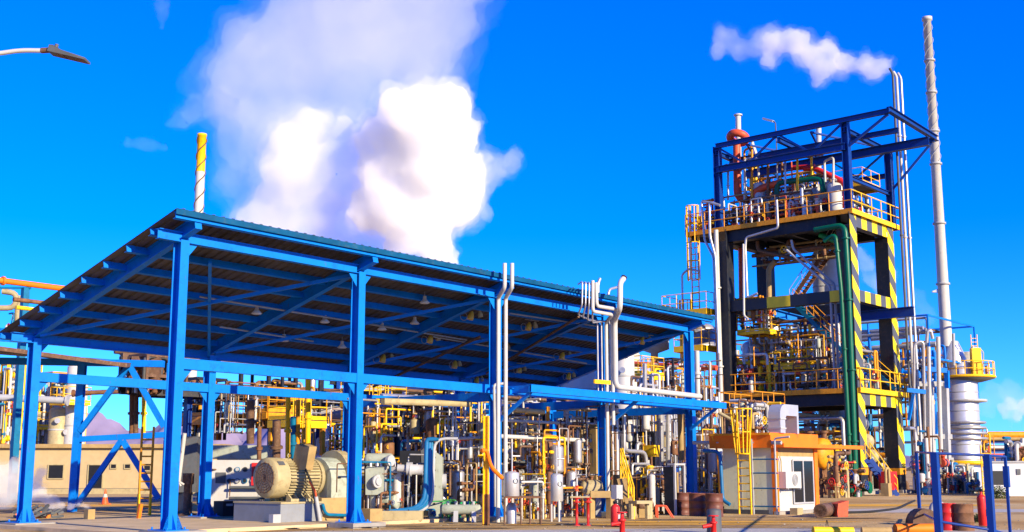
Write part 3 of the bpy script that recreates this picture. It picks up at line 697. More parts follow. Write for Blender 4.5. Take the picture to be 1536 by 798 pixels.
def platform(label, lo, hi, z, rm='yellow', pm='darkgrey', legs=None, name='platform', sides='nsew', cat='platform', h=1.1, edge=.22, ladder=None):
    t = thing(name, label, cat, ((lo[0] + hi[0]) / 2, (lo[1] + hi[1]) / 2, 0 if legs else z))
    b = MB(); b.box((lo[0], lo[1], z - .06), (hi[0], hi[1], z)); b.build('deck', pm, t)
    b = MB(); 
    for s in (lo[0], hi[0]): b.bar((s, lo[1], z - edge / 2 - .03), (s, hi[1], z - edge / 2 - .03), .08, edge)
    for s in (lo[1], hi[1]): b.bar((lo[0], s, z - edge / 2 - .034), (hi[0], s, z - edge / 2 - .034), .08, edge)
    b.build('edge_beam', rm, t)
    c = {'n': ((lo[0], hi[1]), (hi[0], hi[1])), 's': ((lo[0], lo[1]), (hi[0], lo[1])), 'w': ((lo[0], lo[1]), (lo[0], hi[1])), 'e': ((hi[0], lo[1]), (hi[0], hi[1]))}
    for s in sides:
        b = MB(); b.rail([(*c[s][0], z), (*c[s][1], z)], h, .03, 1.2); b.build('railing', rm, t)
    if legs:
        for x in (lo[0] + .1, hi[0] - .1):
            for y in (lo[1] + .1, hi[1] - .1):
                b = MB(); b.bar((x, y, 0), (x, y, z - .08), .16, .16); b.build('leg', legs, t)
    if ladder:
        x, y, out, wd = ladder
        b = MB(); b.ladder((x, y, 0), z + 1.0, wd); b.build('ladder', rm, t)
        if z > 3: b = MB(); b.cage((x, y, 0), 2.4, z + .9, out, wd); b.build('ladder_cage', rm, t)
    return t
def column_vessel(label, base, r, h, m='white', bands=3, cat='vessel', name='column_vessel', seg=32, nozzles=3, seed=0, manhole=True):
    q = random.Random(seed); t = thing(name, label, cat, base); base = V(base)
    b = MB(); b.lathe(base, [(r * 1.02, 0), (r * 1.02, h * .06), (r, h * .065), (r, h - r * .45)] + [(r * math.cos(k * PI / 12), h - r * .45 + r * .45 * math.sin(k * PI / 12)) for k in range(1, 6)], Z_, seg); b.build('shell', m, t)
    for i in range(bands):
        b = MB(); z = h * (i + .7) / (bands + .4); b.lathe(base + Z_ * z, [(r * 1.0, 0), (r * 1.035, .02), (r * 1.035, .12), (r * 1.0, .14)], Z_, seg); b.build('band', 'lightgrey', t)
    for i in range(nozzles):
        a = q.uniform(-PI, 0); d = V((math.cos(a), math.sin(a), 0)); z = h * q.uniform(.15, .9); b = MB(); b.lathe(base + Z_ * z + d * r * .95, [(r * .16, 0), (r * .16, r * .4), (r * .28, r * .4), (r * .28, r * .52)], d, 12); b.build('nozzle', 'silver', t)
    return t
def drum_h(label, p0, p1, r, m='cream', saddle='darkgrey', name='pressure_vessel', zb=None, cat='vessel'):
    p0, p1 = V(p0), V(p1); d = (p1 - p0); L = d.length; d.normalize(); zb = p0.z - r * 1.6 if zb is None else zb
    mid = (p0 + p1) / 2; t = thing(name, label, cat, (mid.x, mid.y, zb)); b = MB(); b.vessel(p0, r, L, d, 22, .45); b.build('shell', m, t)
    for q in (.25, .75):
        c = p0.lerp(p1, q); sd = d.cross(Z_).normalized(); b = MB()
        b.prism([c + sd * r * .8 - Z_ * r * .55 - d * .1, c - sd * r * .8 - Z_ * r * .55 - d * .1, V((c.x, c.y, zb)) - sd * r * .7 - d * .1, V((c.x, c.y, zb)) + sd * r * .7 - d * .1], d * .2); b.build('saddle', saddle, t)
    b = MB()
    for q in (.12, .5, .85):
        c = p0.lerp(p1, q); b.cyl(c + Z_ * r * .9, r * .18, r * .45, Z_, 8); b.cyl(c + Z_ * r * 1.3, r * .3, r * .12, Z_, 8)
    b.build('nozzle', 'rust', t); return t

# ================================================================== big process tower
Z1, Z2, Z3 = 6.95, 14.0, 19.35
XA, XB, YA, YB_ = 77.7, 84.0, 35.5, 45.3      # column near corners
tower = thing('process_tower', 'tall dark steel process tower with hazard-striped columns and three levels', 'tower', (78, 35.5, 0))
for x, y in ((XA, YA), (XB, YA), (XA, YB_), (XB, YB_)):
    b = MB(); b.box((x, y + .012, 0), (x + 1.05, y + 1.0, Z3 - .9)); co = b.build('column', 'darksteel', tower)
    b = MB(); b.box((x + .002, y - .02, 1.8), (x + 1.048, y + .011, Z3 - .02)); b.build('hazard_face', 'hazard_diag' if y < 40 else 'darksteel', co)
    b = MB(); b.box((x - .01, y - .03, 1.3), (x + 1.06, y + 1.01, 1.75)); b.build('band', 'ochre', co)
    b = MB(); b.cbox((x + .8, y + .58, .12), 2.3, 1.8, .24); b.build('base', 'concrete', co)
for z, deep, lvl in ((Z1, .95, 1), (Z2, .85, 2), (Z3, .95, 3)):
    e = -2.2 if lvl == 3 else 0
    y1 = YB_ + 1.2 + (2.3 if lvl == 3 else 0)
    # girders
    b = MB(); b.box((XA + .35, YA + 1.15, z - deep), (XA + 1.1, YB_, z - .05)); b.build('girder', 'darksteel', tower)
    b = MB(); b.box((XB + .4, YA + 1.15, z - deep), (XB + 1.1, YB_, z - .05)); b.build('girder', 'darksteel', tower)
    b = MB(); b.box((XA + 1.6, YB_ + .2, z - deep), (XB, YB_ + .9, z - .05)); b.build('girder', 'darksteel', tower)
    b = MB(); b.box((XA + 1.05, YA + .06, z - deep), (XB, YA + .6, z - .05)); g = b.build('girder', 'darksteel', tower)
    b = MB(); b.box((XA + 1.052, YA + .035, z - deep), (XB - .002, YA + .058, z - .052)); b.build('hazard_face', 'hazard_block_x', g)
    if lvl == 2:
        b = MB(); b.box((XA + .325, YA + 1.16, z - deep), (XA + .348, YB_ - .01, z - .052)); b.build('hazard_face', 'hazard_block_y', g)
    if lvl != 2:
        b = MB(); b.box((XA + .1, YA - .15, z - .045), (XB + 1.9, y1, z + .0)); b.build('deck', 'darkgrey', tower)
        for a, c in (((XA + .05, YA - .2), (XA + .05, y1)), ((XA + .05, YA - .2), (XB + 1.95, YA - .2)), ((XB + 1.95, YA - .2), (XB + 1.95, y1)), ((XA + .05, y1), (XB + 1.95, y1))):
            b = MB(); b.bar((*a, z + .02), (*c, z + .02), .07, .34); b.build('edge_beam', 'ochre' if a[0] < 80 and c[0] < 80 else 'yellow', tower)  # ochre on the left side puts its shade into the yellow paint
            b = MB(); b.rail([(*a, z + .02), (*c, z + .02)], 1.5, .04, 1.7); b.build('railing', 'ochre' if a[0] < 80 and c[0] < 80 else 'yellow', tower)
        for k in range(5):
            b = MB(); yy = YA + 2 + k * 2.0; b.hb((XA + 1.1, yy, z - .3), (XB + .4, yy, z - .3), .2, .4); b.build('floor_beam', 'darksteel', tower)
# bracket under the left overhang of the top deck
b = MB(); b.bar((XA + .7, YB_ + 1.15, Z3 - .7), (XA + .7, YB_ + 3.4, Z3 - .25), .3, .4); b.build('girder', 'darksteel', tower)
b = MB(); b.prism([(XB + 1.6, YA + .3, Z3 - .9), (XB - .01, YA + .3, Z3 - .9), (XB - .01, YA + .3, Z3 - 1.2)], (0, .5, 0)); b.build('girder', 'darksteel', tower)
# stairs
stair(tower, (82.2, 42.6, 14.0), (82.2, 38.3, Z3 - .2), X_, 1.0, 'rust', 'lightgrey')
stair(tower, (80.4, 37.2, 9.4), (80.4, 41.4, 13.7), X_, 1.1, 'teal', 'ochre')
stair(tower, (80.6, 41.5, Z1), (80.6, 37.3, 9.4), X_, 1.1, 'teal', 'ochre')
stair(tower, (83.5, 35.3, 7.3), (83.5, 39.3, 11.0), X_, .9, 'teal', 'yellow')
b = MB(); b.hb(PX(1190, 484, 83.0), PX(1371, 467, 83.0), .5, .7, Z_, .05); b.build('cross_beam', 'darkblue', tower)
b = MB(); b.hb(PX(1160, 470, 80.5), PX(1222, 486, 84.5), .5, .6, Z_, .05); b.build('cross_beam', 'blue', tower)
# top hoist frame
ZT = 25.9
for x, y, zb, zt in ((78.2, 46.1, Z3, ZT), (78.2, 35.7, Z3, ZT + .15), (85.2, 35.6, Z3, 25.6), (85.2, 46.1, Z3, 25.6)):
    b = MB(); b.hb((x, y, zb), (x, y, zt), .5, .5, Y_, .05); b.build('post', 'darkblue', tower)
def tb(a, c, w=.3, h=.36, m='darkblue', nm='hoist_beam'):
    b = MB(); b.hb(a, c, w, h, Z_, .04); b.bar(V(a) - X_ * .02, V(c) - X_ * .02, .05, h * .96); return b.build(nm, m, tower)
tb((78.0, 46.1, ZT), (78.0, 32.3, ZT + .1)); tb((78.05, 46.1, 24.05), (78.05, 35.7, 24.05), .4, .5)
tb((80.0, 46.1, 25.1), (80.0, 32.6, 25.1)); tb((82.4, 46.1, 24.5), (82.4, 31.4, 24.6), .45, .6); tb((85.8, 46.1, 25.5), (85.8, 32.3, 25.6)); tb((85.6, 46.1, 23.4), (85.6, 35.7, 23.4))
tb((77.8, 32.3, ZT + .15), (86.3, 32.3, 25.75), .35, .4); tb((78.0, 35.7, 25.3), (85.8, 35.7, 25.2)); tb((78.0, 46.1, 25.4), (85.8, 46.1, 25.2)); tb((78.0, 40.9, 25.5), (85.8, 40.9, 25.3)); tb((78.4, 35.7, 21.9), (85.2, 35.7, 21.9), .25, .3)
ys = [46.1, 43.5, 40.9, 38.3, 35.7]
for i, (a, c) in enumerate(zip(ys, ys[1:])):
    z0, z1 = (ZT, 24.05) if i % 2 == 0 else (24.05, ZT)
    for x, m in ((78.05, 'darkblue'), (85.7, 'teal')):
        b = MB(); b.bar((x, a, z0 if x < 80 else z0 - .3), (x, c, z1 if x < 80 else z1 - .4), .14, .14); b.build('brace', m, tower)
    b = MB(); b.bar((78.1, a if i % 2 else c, ZT - .3), (85.7, c if i % 2 else a, 25.4), .14, .12); b.build('brace', 'darkblue', tower)
b = MB(); b.bar((85.2, 35.4, 22.2), (85.8, 32.5, 25.4), .16, .16); b.build('brace', 'darkblue', tower)
b = MB(); b.bar((78.1, 35.4, 24.1), (78.1, 32.5, 25.8), .16, .16); b.build('brace', 'darkblue', tower)

# ---- caged access ladder and landings, left side of the tower
t = thing('access_ladder', 'yellow caged ladders with landings climbing the left side of the tower', 'ladder', (78, 49, 0))
for (yy, z0, z1) in ((48.3, 0, 7.2), (49.0, 7.0, 13.4), (48.2, 13.3, 20.6)):
    b = MB(); b.ladder((78, yy, z0), z1 + 1.0, Y_, .6, .055, .5); b.build('ladder', 'yellow', t)
    b = MB(); b.cage((78, yy, 0), z0 + 2.5, z1 + .9, -X_, Y_, .5, .045, 1.3); b.build('ladder_cage', 'yellow', t)
for z, ya, yb in ((7.0, 46.7, 50.2), (13.3, 46.7, 50.6), (10.6, 47.2, 49.6)):
    b = MB(); b.box((77.0, ya, z - .1), (79.2, yb, z)); b.build('landing', 'ochre', t)
    b = MB()
    for q in ((77.0, ya, 77.0, yb), (77.0, yb, 79.2, yb), (77.0, ya, 79.2, ya)):
        b.bar((q[0], q[1], z - .05), (q[2], q[3], z - .05), .07, .45); b.rail([(q[0], q[1], z), (q[2], q[3], z)], 1.4, .035, 1.2)
    b.build('railing', 'yellow', t)
for y in (47.0, 50.0):
    b = MB(); b.bar((79.0, y, 0), (79.0, y, 13.2), .25, .25); b.build('leg', 'ochre', t)

# ---- pipes on the tower
def px_pipe(lab, m, pts, r, X=None, Y=None, **k):
    return pipe(lab, m, [PX(a, c, X) if X is not None else PY(a, c, Y) for a, c in pts], r, **k)
px_pipe('thick green pipe running down the front column, the outer of two', 'green', [(1222, 345), (1267, 337), (1272, 420), (1284, 724)], .19, X=77.2, seg=14, bend=.6, flanges=((1, .25), (2, .1), (2, .45), (2, .8)))
px_pipe('thinner green pipe beside the front column, the inner of two', 'green', [(1236, 362), (1253, 350), (1262, 440), (1277, 724)], .145, X=77.0, seg=12, bend=.5, flanges=((1, .3), (2, .3), (2, .75)))
px_pipe('short green pipe crossing low in front of the striped column', 'green', [(1270, 733), (1306, 731)], .26, X=76.6, flanges=((0, .05), (0, .95)))
px_pipe('bright green pipe stub under the top deck', 'brightgreen', [(1230, 352), (1262, 365)], .2, X=79.5)
px_pipe('white riser pipe in front of the left tower column', 'white', [(1074, 345), (1083, 640)], .17, X=77.3, flanges=((0, .3), (0, .7)))
px_pipe('silver pipe hooked over the top deck edge beside the ladder, left one', 'silver', [(1053, 310), (1052, 302), (1068, 304)][::-1] + [(1057, 360), (1070, 385), (1076, 500)], .09, X=77.1)
px_pipe('silver pipe hooked over the top deck edge beside the ladder, right one', 'silver', [(1080, 308), (1064, 303), (1065, 355), (1073, 385), (1078, 530)], .10, X=77.0)
px_pipe('white pipe zigzagging below the top deck to the striped girder', 'silver', [(1165, 300), (1167, 342), (1119, 356), (1118, 372), (1121, 447), (1136, 440)], .09, X=77.4)
px_pipe('slim white drop pipe left of the zigzag pipe on the tower', 'white', [(1115, 366), (1116, 474), (1122, 478)], .08, X=77.3)
px_pipe('tall white bent pipe at the far left of the tower ladder', 'silver', [(1024, 462), (1023, 412), (1033, 403), (1050, 407)], .085, X=77.5)
for i, (a, zt, rr, m, lab) in enumerate(((0, 31.5, .10, 'darkgrey', 'dark thin vent pipe with bent tip, left of the three at the tower top'), (.45, 31.4, .11, 'white', 'white vent pipe in the middle of three above the tower top'), (1.0, 31.5, .11, 'silver', 'silver vent pipe, right of the three above the tower top'))):
    p = V((85.15 + a * 1.5, 34.9, 0)); pipe(lab, m, [p, p + Z_ * (zt - .4), p + Z_ * zt + V((-.05, .2, 0))], rr, 'vent_pipe', 8, bend=.2, flanges=((0, .3), (0, .6), (0, .85)))
for k, (x0, x1, X, lab) in enumerate(((1232, 1247, 78.4, 'pair'), )):
    px_pipe('thin grey downpipe left of the green pipes, nearer of two', 'lightgrey', [(1180, 375), (1245, 430), (1254, 600)], .09, X=78.2)
    px_pipe('thin grey downpipe left of the green pipes, farther of two', 'lightgrey', [(1187, 360), (1190, 374), (1252, 426), (1259, 600)], .09, X=78.6)
    px_pipe('brown pipe bent under the top deck toward its middle', 'brown', [(1136, 362), (1137, 376), (1210, 392)], .14, X=79.5)
    px_pipe('tan pipe dropping from the top deck to the striped girder', 'tan', [(1163, 392), (1153, 402), (1154, 470)], .2, X=80.5)
    px_pipe('red-brown riser behind the zigzag pipe inside the tower', 'redorange', [(1111, 350), (1113, 470)], .22, X=81.0)

# ---- equipment on the top deck
def deck3(x, y, dz_=0): return V((x, y, Z3 + dz_))
t = drum_h('long grey heat exchanger lying on the top deck of the tower', (80.2, 44.2, 21.5), (80.2, 38.4, 21.5), .52, 'grey', 'darkgrey', 'heat_exchanger', Z3 + .02, 'heat exchanger')
b = MB(); b.lathe((80.2, 38.7, 21.5), [(.75, 0), (.75, .15), (.6, .16), (.6, .7), (.75, .72), (.75, .9)], -Y_, 20); b.build('end_flange', 'white', t)
t = drum_h('lower green heat exchanger under the grey one on the top deck', (80.0, 43.4, 20.3), (80.0, 38.2, 20.3), .36, 'green', 'darkgrey', 'heat_exchanger', Z3 + .02, 'heat exchanger')
b = MB(); b.lathe((80.0, 38.4, 20.3), [(.55, 0), (.55, .15), (.4, .16), (.45, .5)], -Y_, 18); b.build('end_flange', 'black', t)
b = MB(); b.vessel((79.4, 37.3, Z3 + .3), .5, 2.3, Z_, 18); b.tube([(79.4, 37.3, Z3), (79.4, 37.3, Z3 + .4)], .3, 10); b.tube([(79.4, 37.3, 20.6), (79.1, 37.3, 20.6)], .3, 10)
single(b, 'filter_pot', 'white', 'plump white vessel at the front end of the exchangers on the top deck', 'vessel')
px_pipe('orange-red riser with looped top at the left of the top deck', 'redorange', [(1124, 300), (1106, 296), (1105, 212)], .30, X=79.5, bend=1.0, flanges=((1, .5),))
b = MB(); c = PX(1107, 207, 79.5); b.ring(c, .62, .3, Z_ + X_ * .5, 20, 10); single(b, 'pipe_loop', 'redorange', 'thick orange-red pipe loop on top of the red riser', 'pipe')
px_pipe('green header pipe along the top of the grey exchanger', 'green', [(1165, 292), (1166, 274), (1225, 268), (1232, 270), (1235, 288)], .2, X=79.2, bend=.6)
px_pipe('red header pipe bending from riser to exchanger on the top deck', 'redorange', [(1130, 305), (1131, 288), (1148, 280), (1175, 273)], .27, X=79.3, bend=.7)
px_pipe('red sloped pipe at the front end of the top deck', 'red', [(1206, 253), (1224, 253), (1268, 274), (1268, 312)], .2, X=80.0, bend=.5)
px_pipe('red and dark valve pipe crossing above the exchanger', 'red', [(1190, 252), (1222, 250)], .2, X=80.8)
column_vessel('slim white column standing left on the top deck', (82.0, 44.3, Z3), .55, 4.0, 'white', 1, seed=4)
t = column_vessel('tall slim yellow-topped column rising above the top deck', (83.5, 46.0, Z3), .35, 7.2, 'yellow', 2, nozzles=0)
b = MB(); b.lathe((83.5, 46.0, Z3 + 7.0), [(.4, 0), (.1, 1.0), (.06, 1.3)], Z_, 14); b.build('tip', 'white', t)
pipe('white vent stack with dark cap at the back of the top deck', 'white', [PX(1109, 300, 82.5), PX(1107, 172, 82.5)], .22, 'vent_pipe', 10, flanges=((0, .995),))
pipe('short white vent with cap behind the hoist frame', 'white', [PX(1228, 260, 84.0), PX(1228, 188, 84.0)], .2, 'vent_pipe', 10, flanges=((0, .99),))
t = thing('area_lamp', 'slim lamp on a thin pole above the tower hoist frame', 'lamp', (83, 44.6, Z3))
pp = PX(1167, 300, 83); b = MB(); b.tube([(83, pp.y, Z3), PX(1164, 200, 83), PX(1163, 184, 83), PX(1157, 180, 83)], .05, 6); b.build('pole', 'darkgrey', t)
b = MB(); b.bar(PX(1160, 182, 83), PX(1145, 178, 83), .3, .15); b.build('lamp_head', 'lightgrey', t)
WARM = ('redorange', 'silver', 'rust', 'white', 'yellow', 'brown', 'tan', 'silver')
manifold('dense red, white and yellow pipework at the left end of the top deck', (78.6, 44.0, Z3), (81.5, 48.0, Z3 + 2.9), 11, 12, 6, 16, 4, WARM, ('redorange', 'rust', 'darkgrey', 'white'), (.05, .13), hd=Y_)
manifold('valves and small pipes along the middle of the top deck railing', (78.5, 38.0, Z3), (79.2, 44.0, Z3 + 2.0), 12, 12, 5, 16, 3, WARM, ('redorange', 'rust', 'white', 'darkgrey'), (.05, .11), hd=Y_)
manifold('pipework at the front right of the top deck behind the yellow railing', (80.5, 36.2, Z3), (85.0, 38.5, Z3 + 3.0), 13, 8, 5, 10, 3, ('green', 'silver', 'white', 'redorange', 'darkgrey'), hd=X_, r=(.05, .13))
manifold('high pipe loops at the back of the top deck under the hoist frame', (81.5, 41, Z3), (85.0, 46.5, Z3 + 4.2), 14, 9, 6, 8, 2, ('silver', 'ochre', 'yellow', 'white', 'rust'), hd=Y_, r=(.05, .12))
platform('small yellow platform high at the back of the top deck', (82.0, 36.3), (85.0, 41.0), Z3 + 3.0, legs=None, sides='sw')

# ---- between the decks
column_vessel('tall white column standing inside the tower behind the grey downpipes', (85.5, 41.2, 0), 1.0, 18.3, 'white', 4, seed=7)
column_vessel('silver column in the middle of the lower tower bay', (82.0, 44.0, Z1), .62, 5.6, 'alu', 2, seed=8)
column_vessel('dull silver vessel at the left of the lower tower bay', (83.5, 46.5, Z1), .9, 4.6, 'silver', 1, seed=9)
column_vessel('slim white column in the left half of the lower tower bay', (81.0, 45.0, Z1), .4, 4.0, 'white', 1, seed=10)
column_vessel('white column at the right of the lower tower bay', (83.4, 39.4, Z1), .55, 5.0, 'white', 1, seed=19)
platform('small yellow platform with railing inside the upper left tower bay', (78.8, 43.0), (81.2, 45.2), 11.7)
platform('small yellow platform with railing in the middle of the lower tower bay', (79.0, 39.6), (81.0, 42.4), 9.0)
BUSY = ('silver', 'rust', 'white', 'brown', 'yellow', 'tan', 'silver', 'ochre')
manifold('busy valves and pipes along the left edge of the first tower deck', (78.6, 42.2, Z1), (79.6, 46.0, Z1 + 3.4), 21, 14, 6, 18, 5, BUSY, ('rust', 'redorange', 'darkgrey'), (.05, .12), hd=Y_)
manifold('busy valves and pipes at the middle of the first tower deck', (78.6, 37.2, Z1), (80.0, 42.0, Z1 + 2.6), 22, 14, 6, 18, 5, BUSY, ('rust', 'redorange', 'darkgrey'), (.05, .12), hd=Y_)
manifold('tall silver and brown pipework deep inside the tower below the striped girder', (82.0, 38.5, Z1), (84.0, 46.0, Z1 + 6.2), 23, 16, 8, 10, 4, BUSY, r=(.06, .15), hd=Y_)
manifold('thin pipes hanging below the striped girder on the left', (78.8, 43.0, 11.8), (80.5, 46.0, 14.6), 24, 9, 5, 8, 2, ('yellow', 'ochre', 'silver', 'brown'), hd=Y_, r=(.05, .1))
manifold('pipes and valves on the first deck in the right tower bay', (80.3, 36.4, Z1), (85, 37.4, Z1 + 3.6), 25, 9, 5, 9, 3, ('silver', 'white', 'ochre', 'grey', 'teal'), hd=X_, r=(.06, .12))
manifold('blue and silver pipe rack seen through the right tower bay', (92, 36.0, 7.5), (102, 44.0, 13.5), 26, 10, 12, 0, 0, ('blue', 'silver', 'teal', 'blue', 'lightgrey'), hd=Y_, r=(.08, .18), frame='blue')
manifold('crowded pipework under the first tower deck left of the green pipes', (79, 37.0, 0), (83, 46.0, 5.6), 27, 22, 10, 20, 8, ('tan', 'rust', 'cream', 'silver', 'yellow', 'brown'), r=(.06, .15), hd=Y_)
platform('yellow railed platform under the first tower deck behind the cabin roof', (79.5, 38.2), (82.5, 46.0), 3.2, legs='darksteel', sides='ws')
t = drum_h('orange-brown horizontal vessel behind the cabin, beside the green pipes', (75.6, 39.6, 2.7), (75.6, 36.6, 2.7), 1.05, 'ochre', 'rust', 'pressure_vessel', 0)
t = drum_h('cream horizontal exchanger end in the ground bay between the striped columns', (86.5, 40.0, 3.6), (81.5, 36.7, 3.6), .55, 'cream', 'rust', 'heat_exchanger', 0, 'heat exchanger')
t = drum_h('silver horizontal drum high in the ground bay of the tower', (88.0, 40.0, 5.0), (83.0, 38.0, 5.0), .6, 'silver', 'rust', 'pressure_vessel', 0)
t = drum_h('pale exchanger with cream end cap low in the ground bay', (88.0, 39.0, 2.4), (83.2, 37.2, 2.6), .5, 'cream', 'rust', 'heat_exchanger', 0, 'heat exchanger')
manifold('jumble of pipes and valves on the ground between the striped columns', (80, 36.4, 0), (88, 42.0, 5.8), 28, 18, 9, 20, 6, ('rust', 'silver', 'cream', 'hoseblue', 'brown', 'ochre', 'white'), r=(.07, .16), hd=X_)
t = thing('steel_stair', 'blue steel stair with yellow handrails at the foot of the tower', 'stair', (82, 35, 0))
stair(t, GD(1337, 78), GD(1299, 78) + Z_ * 2.3, -FW_H, 1.1, 'darkblue', 'yellow')
b = MB(); p = D(1332, 721, 77); b.cbox(p, 1.0, .8, 1.15); b.tube([p - Z_ * .5, V((p.x, p.y, 0))], .1, 6)
single(b, 'control_box', 'red', 'red box on a post beside the right striped column', 'box')
b = MB(); p = GD(1328, 76); b.box(p + V((-.25, -.25, 0)), p + V((.25, .25, .8))); b.tube([p + Z_ * .8, p + Z_ * 1.7, p + Z_ * 1.75 + X_ * .5, p + Z_ * .3 + X_ * .5], .09, 8); single(b, 'pump_stand', 'tan', 'small tan pump stand with bent pipe before the red box', 'pump')
manifold('white flanged valve cluster at the foot of the green pipes', tuple(GD(1268, 74) - V((.6, .6, 0))), tuple(GD(1283, 74) + V((.8, .6, 2.2))), 29, 6, 3, 9, 0, ('lightgrey', 'green', 'brown'), ('lightgrey', 'rust'), (.09, .15), hd=X_)
manifold('rusty valve station left of the green pipes, right of the cabin', tuple(GD(1244, 72) - V((1.2, 1.2, 0))), tuple(GD(1256, 72) + V((.6, 1.0, 2.8))), 30, 10, 4, 12, 2, ('rust', 'brown', 'tan', 'cream'), ('rust', 'redorange'), (.06, .12), hd=X_)

manifold('extra red and silver valves crowding the top deck between exchanger and railing', (78.4, 38.2, Z3), (79.0, 46.5, Z3 + 2.4), 231, 16, 5, 22, 4, WARM, ('redorange', 'white', 'rust', 'darkgrey'), (.035, .09), hd=Y_)
manifold('high pipework with red and yellow risers behind the exchangers on the top deck', (81.2, 38.5, Z3), (83.5, 45.5, Z3 + 4.6), 232, 16, 9, 14, 4, WARM + ('green', 'redorange'), r=(.05, .13), hd=Y_)
manifold('dense vertical pipes filling the lower tower bay behind the first deck valves', (80.5, 37.6, Z1), (81.8, 45.6, Z1 + 6.0), 233, 26, 7, 20, 6, BUSY, ('rust', 'redorange', 'darkgrey', 'lightgrey'), (.04, .13), hd=Y_)
manifold('yellow and brown hand rails and pipes above the lower bay platform', (79.4, 38.6, Z1 + 1.8), (80.4, 44.6, Z1 + 4.8), 234, 16, 8, 14, 4, ('yellow', 'ochre', 'brown', 'silver', 'rust'), r=(.03, .07), hd=Y_)
manifold('silver and brown pipes under the top deck in the upper tower bay', (79.0, 37.5, Z3 - 2.6), (82.5, 45.0, Z3 - 1.0), 235, 4, 7, 2, 0, ('brown', 'silver', 'tan', 'rust'), r=(.06, .13), hd=Y_)
manifold('far pipes and steelwork seen through the lower tower bay', (95, 38.0, 0), (100, 56.0, 13.0), 236, 22, 12, 8, 6, ('silver', 'white', 'ochre', 'lightgrey', 'blue', 'brown'), r=(.08, .2), hd=Y_, frame='brown')
platform('ochre railed walkway far behind the lower tower bay', (96, 39), (99, 55), 9.0, pm='darkgrey', rm='ochre', h=1.4)
column_vessel('pale column far behind the lower tower bay, left of the middle', (97, 52.0, 0), 1.0, 13.5, 'alu', 3, seed=61)
column_vessel('second pale column far behind the lower tower bay', (98, 45.5, 0), .8, 12.6, 'white', 3, seed=62)

manifold('tall slim risers and valves rising through the hoist frame on the top deck', (79.5, 40.0, Z3), (83.5, 46.5, Z3 + 5.0), 241, 24, 8, 22, 4, ('silver', 'white', 'redorange', 'ochre', 'silver', 'rust', 'yellow'), ('redorange', 'rust', 'white'), (.04, .1), hd=Y_)
manifold('yellow rails and small red valves at the far left end of the top deck', (77.9, 46.2, Z3), (79.2, 48.6, Z3 + 1.9), 242, 12, 5, 14, 3, ('ochre', 'yellow', 'redorange', 'silver', 'brown'), ('redorange', 'rust'), (.03, .08), hd=Y_)
column_vessel('short white drum standing at the middle of the top deck', (81.8, 41.0, Z3), .5, 3.0, 'white', 1, seed=71)
column_vessel('slim silver column at the right back of the top deck', (84.0, 40.0, Z3), .35, 4.6, 'silver', 1, seed=72)

for i, (x, y0, y1, m, r_, lab) in enumerate(((1092, 300, 246, 'silver', .09, 'slim silver riser at the left end of the top deck, left of the orange riser'), (1117, 302, 238, 'white', .10, 'white riser just right of the orange riser on the top deck'), (1128, 302, 220, 'ochre', .09, 'ochre riser between white riser and white column on the top deck'), (1152, 298, 236, 'rust', .10, 'rusty riser over the left end of the grey exchanger'), (1178, 290, 240, 'silver', .08, 'silver riser over the middle of the grey exchanger'), (1196, 286, 232, 'yellow', .09, 'yellow riser over the grey exchanger under the hoist beam'), (1250, 290, 236, 'white', .09, 'white riser by the front post of the hoist frame'))):
    q = PX(x, y1, 79.0); pipe(lab, m, [PX(x, y0, 79.0), q, q + V((.4, (-1) ** i * .9, -.05)), q + V((.4, (-1) ** i * .9, -1.6))], r_, 'pipe', 8, .25, flanges=((0, .4),))
column_vessel('plump white column beside the orange riser on the top deck', (79.6, PX(1138, 300, 79.6).y, Z3), .5, 3.6, 'white', 1, seed=73)
# ================================================================== orange-roofed cabin
KX, KY = 40.6, 21.9
kY1 = PX(1086, 768, KX).y; kX1 = PY(1229, 772, KY).x
KH = 2.42
cab = thing('control_cabin', 'small cabin with deep orange roof fascia and dark glazed door', 'cabin', (KX, KY, 0))
b = MB(); b.box((KX + .02, KY + .1, .0), (kX1, kY1, KH)); b.build('wall', 'kioskwall', cab)
b = MB(); b.box((KX + .28, KY + .06, .0), (kX1 - .22, KY + .098, KH - .3)); b.build('front_panel', 'white', cab)
b = MB(); b.box((KX + .28, KY + .05, KH - .3), (kX1 - .22, KY + .098, KH)); b.build('lintel_band', 'tan', cab)
b = MB()
for x in (KX - .01, kX1 - .22): b = MB(); b.box((x, KY, 0), (x + .28, KY + .13, KH)); b.build('corner_post', 'orange', cab)
b = MB(); b.box((KX - .35, KY - .05, KH), (kX1 + .05, kY1 + .35, KH + .55)); b.build('roof', 'orange', cab)
b = MB(); b.box((KX - .1, KY - .45, KH + .02), (kX1 + 3.3, KY - .052, KH + .16)); b.box((kX1 + .05, KY - .05, KH + .02), (kX1 + 3.3, KY + 2.2, KH + .16)); b.build('canopy', 'orange', cab)
dx0, dx1 = PY(1191, 730, KY).x, PY(1221, 730, KY).x
b = MB(); b.box((dx0, KY + .03, .35), (dx1, KY + .058, 1.98)); dr = b.build('door', 'glass', cab)
b = MB()
for x in (dx0, (dx0 + dx1) / 2, dx1): b.box((x - .035, KY + .0, .35), (x + .035, KY + .03, 1.98))
for z in (.35, 1.95): b.box((dx0, KY + .004, z), (dx1, KY + .028, z + .06))
b.build('frame', 'lightgrey', dr)
b = MB(); b.box((KX - .012, KY + .3, 0), (KX + .018, kY1, .16)); b.build('skirting', 'darkgrey', cab)
for yy in (KY + 1.4, KY + 2.8): b = MB(); b.box((KX + .008, yy, .16), (KX + .0195, yy + .02, KH)); b.build('wall_joint', 'grey', cab)
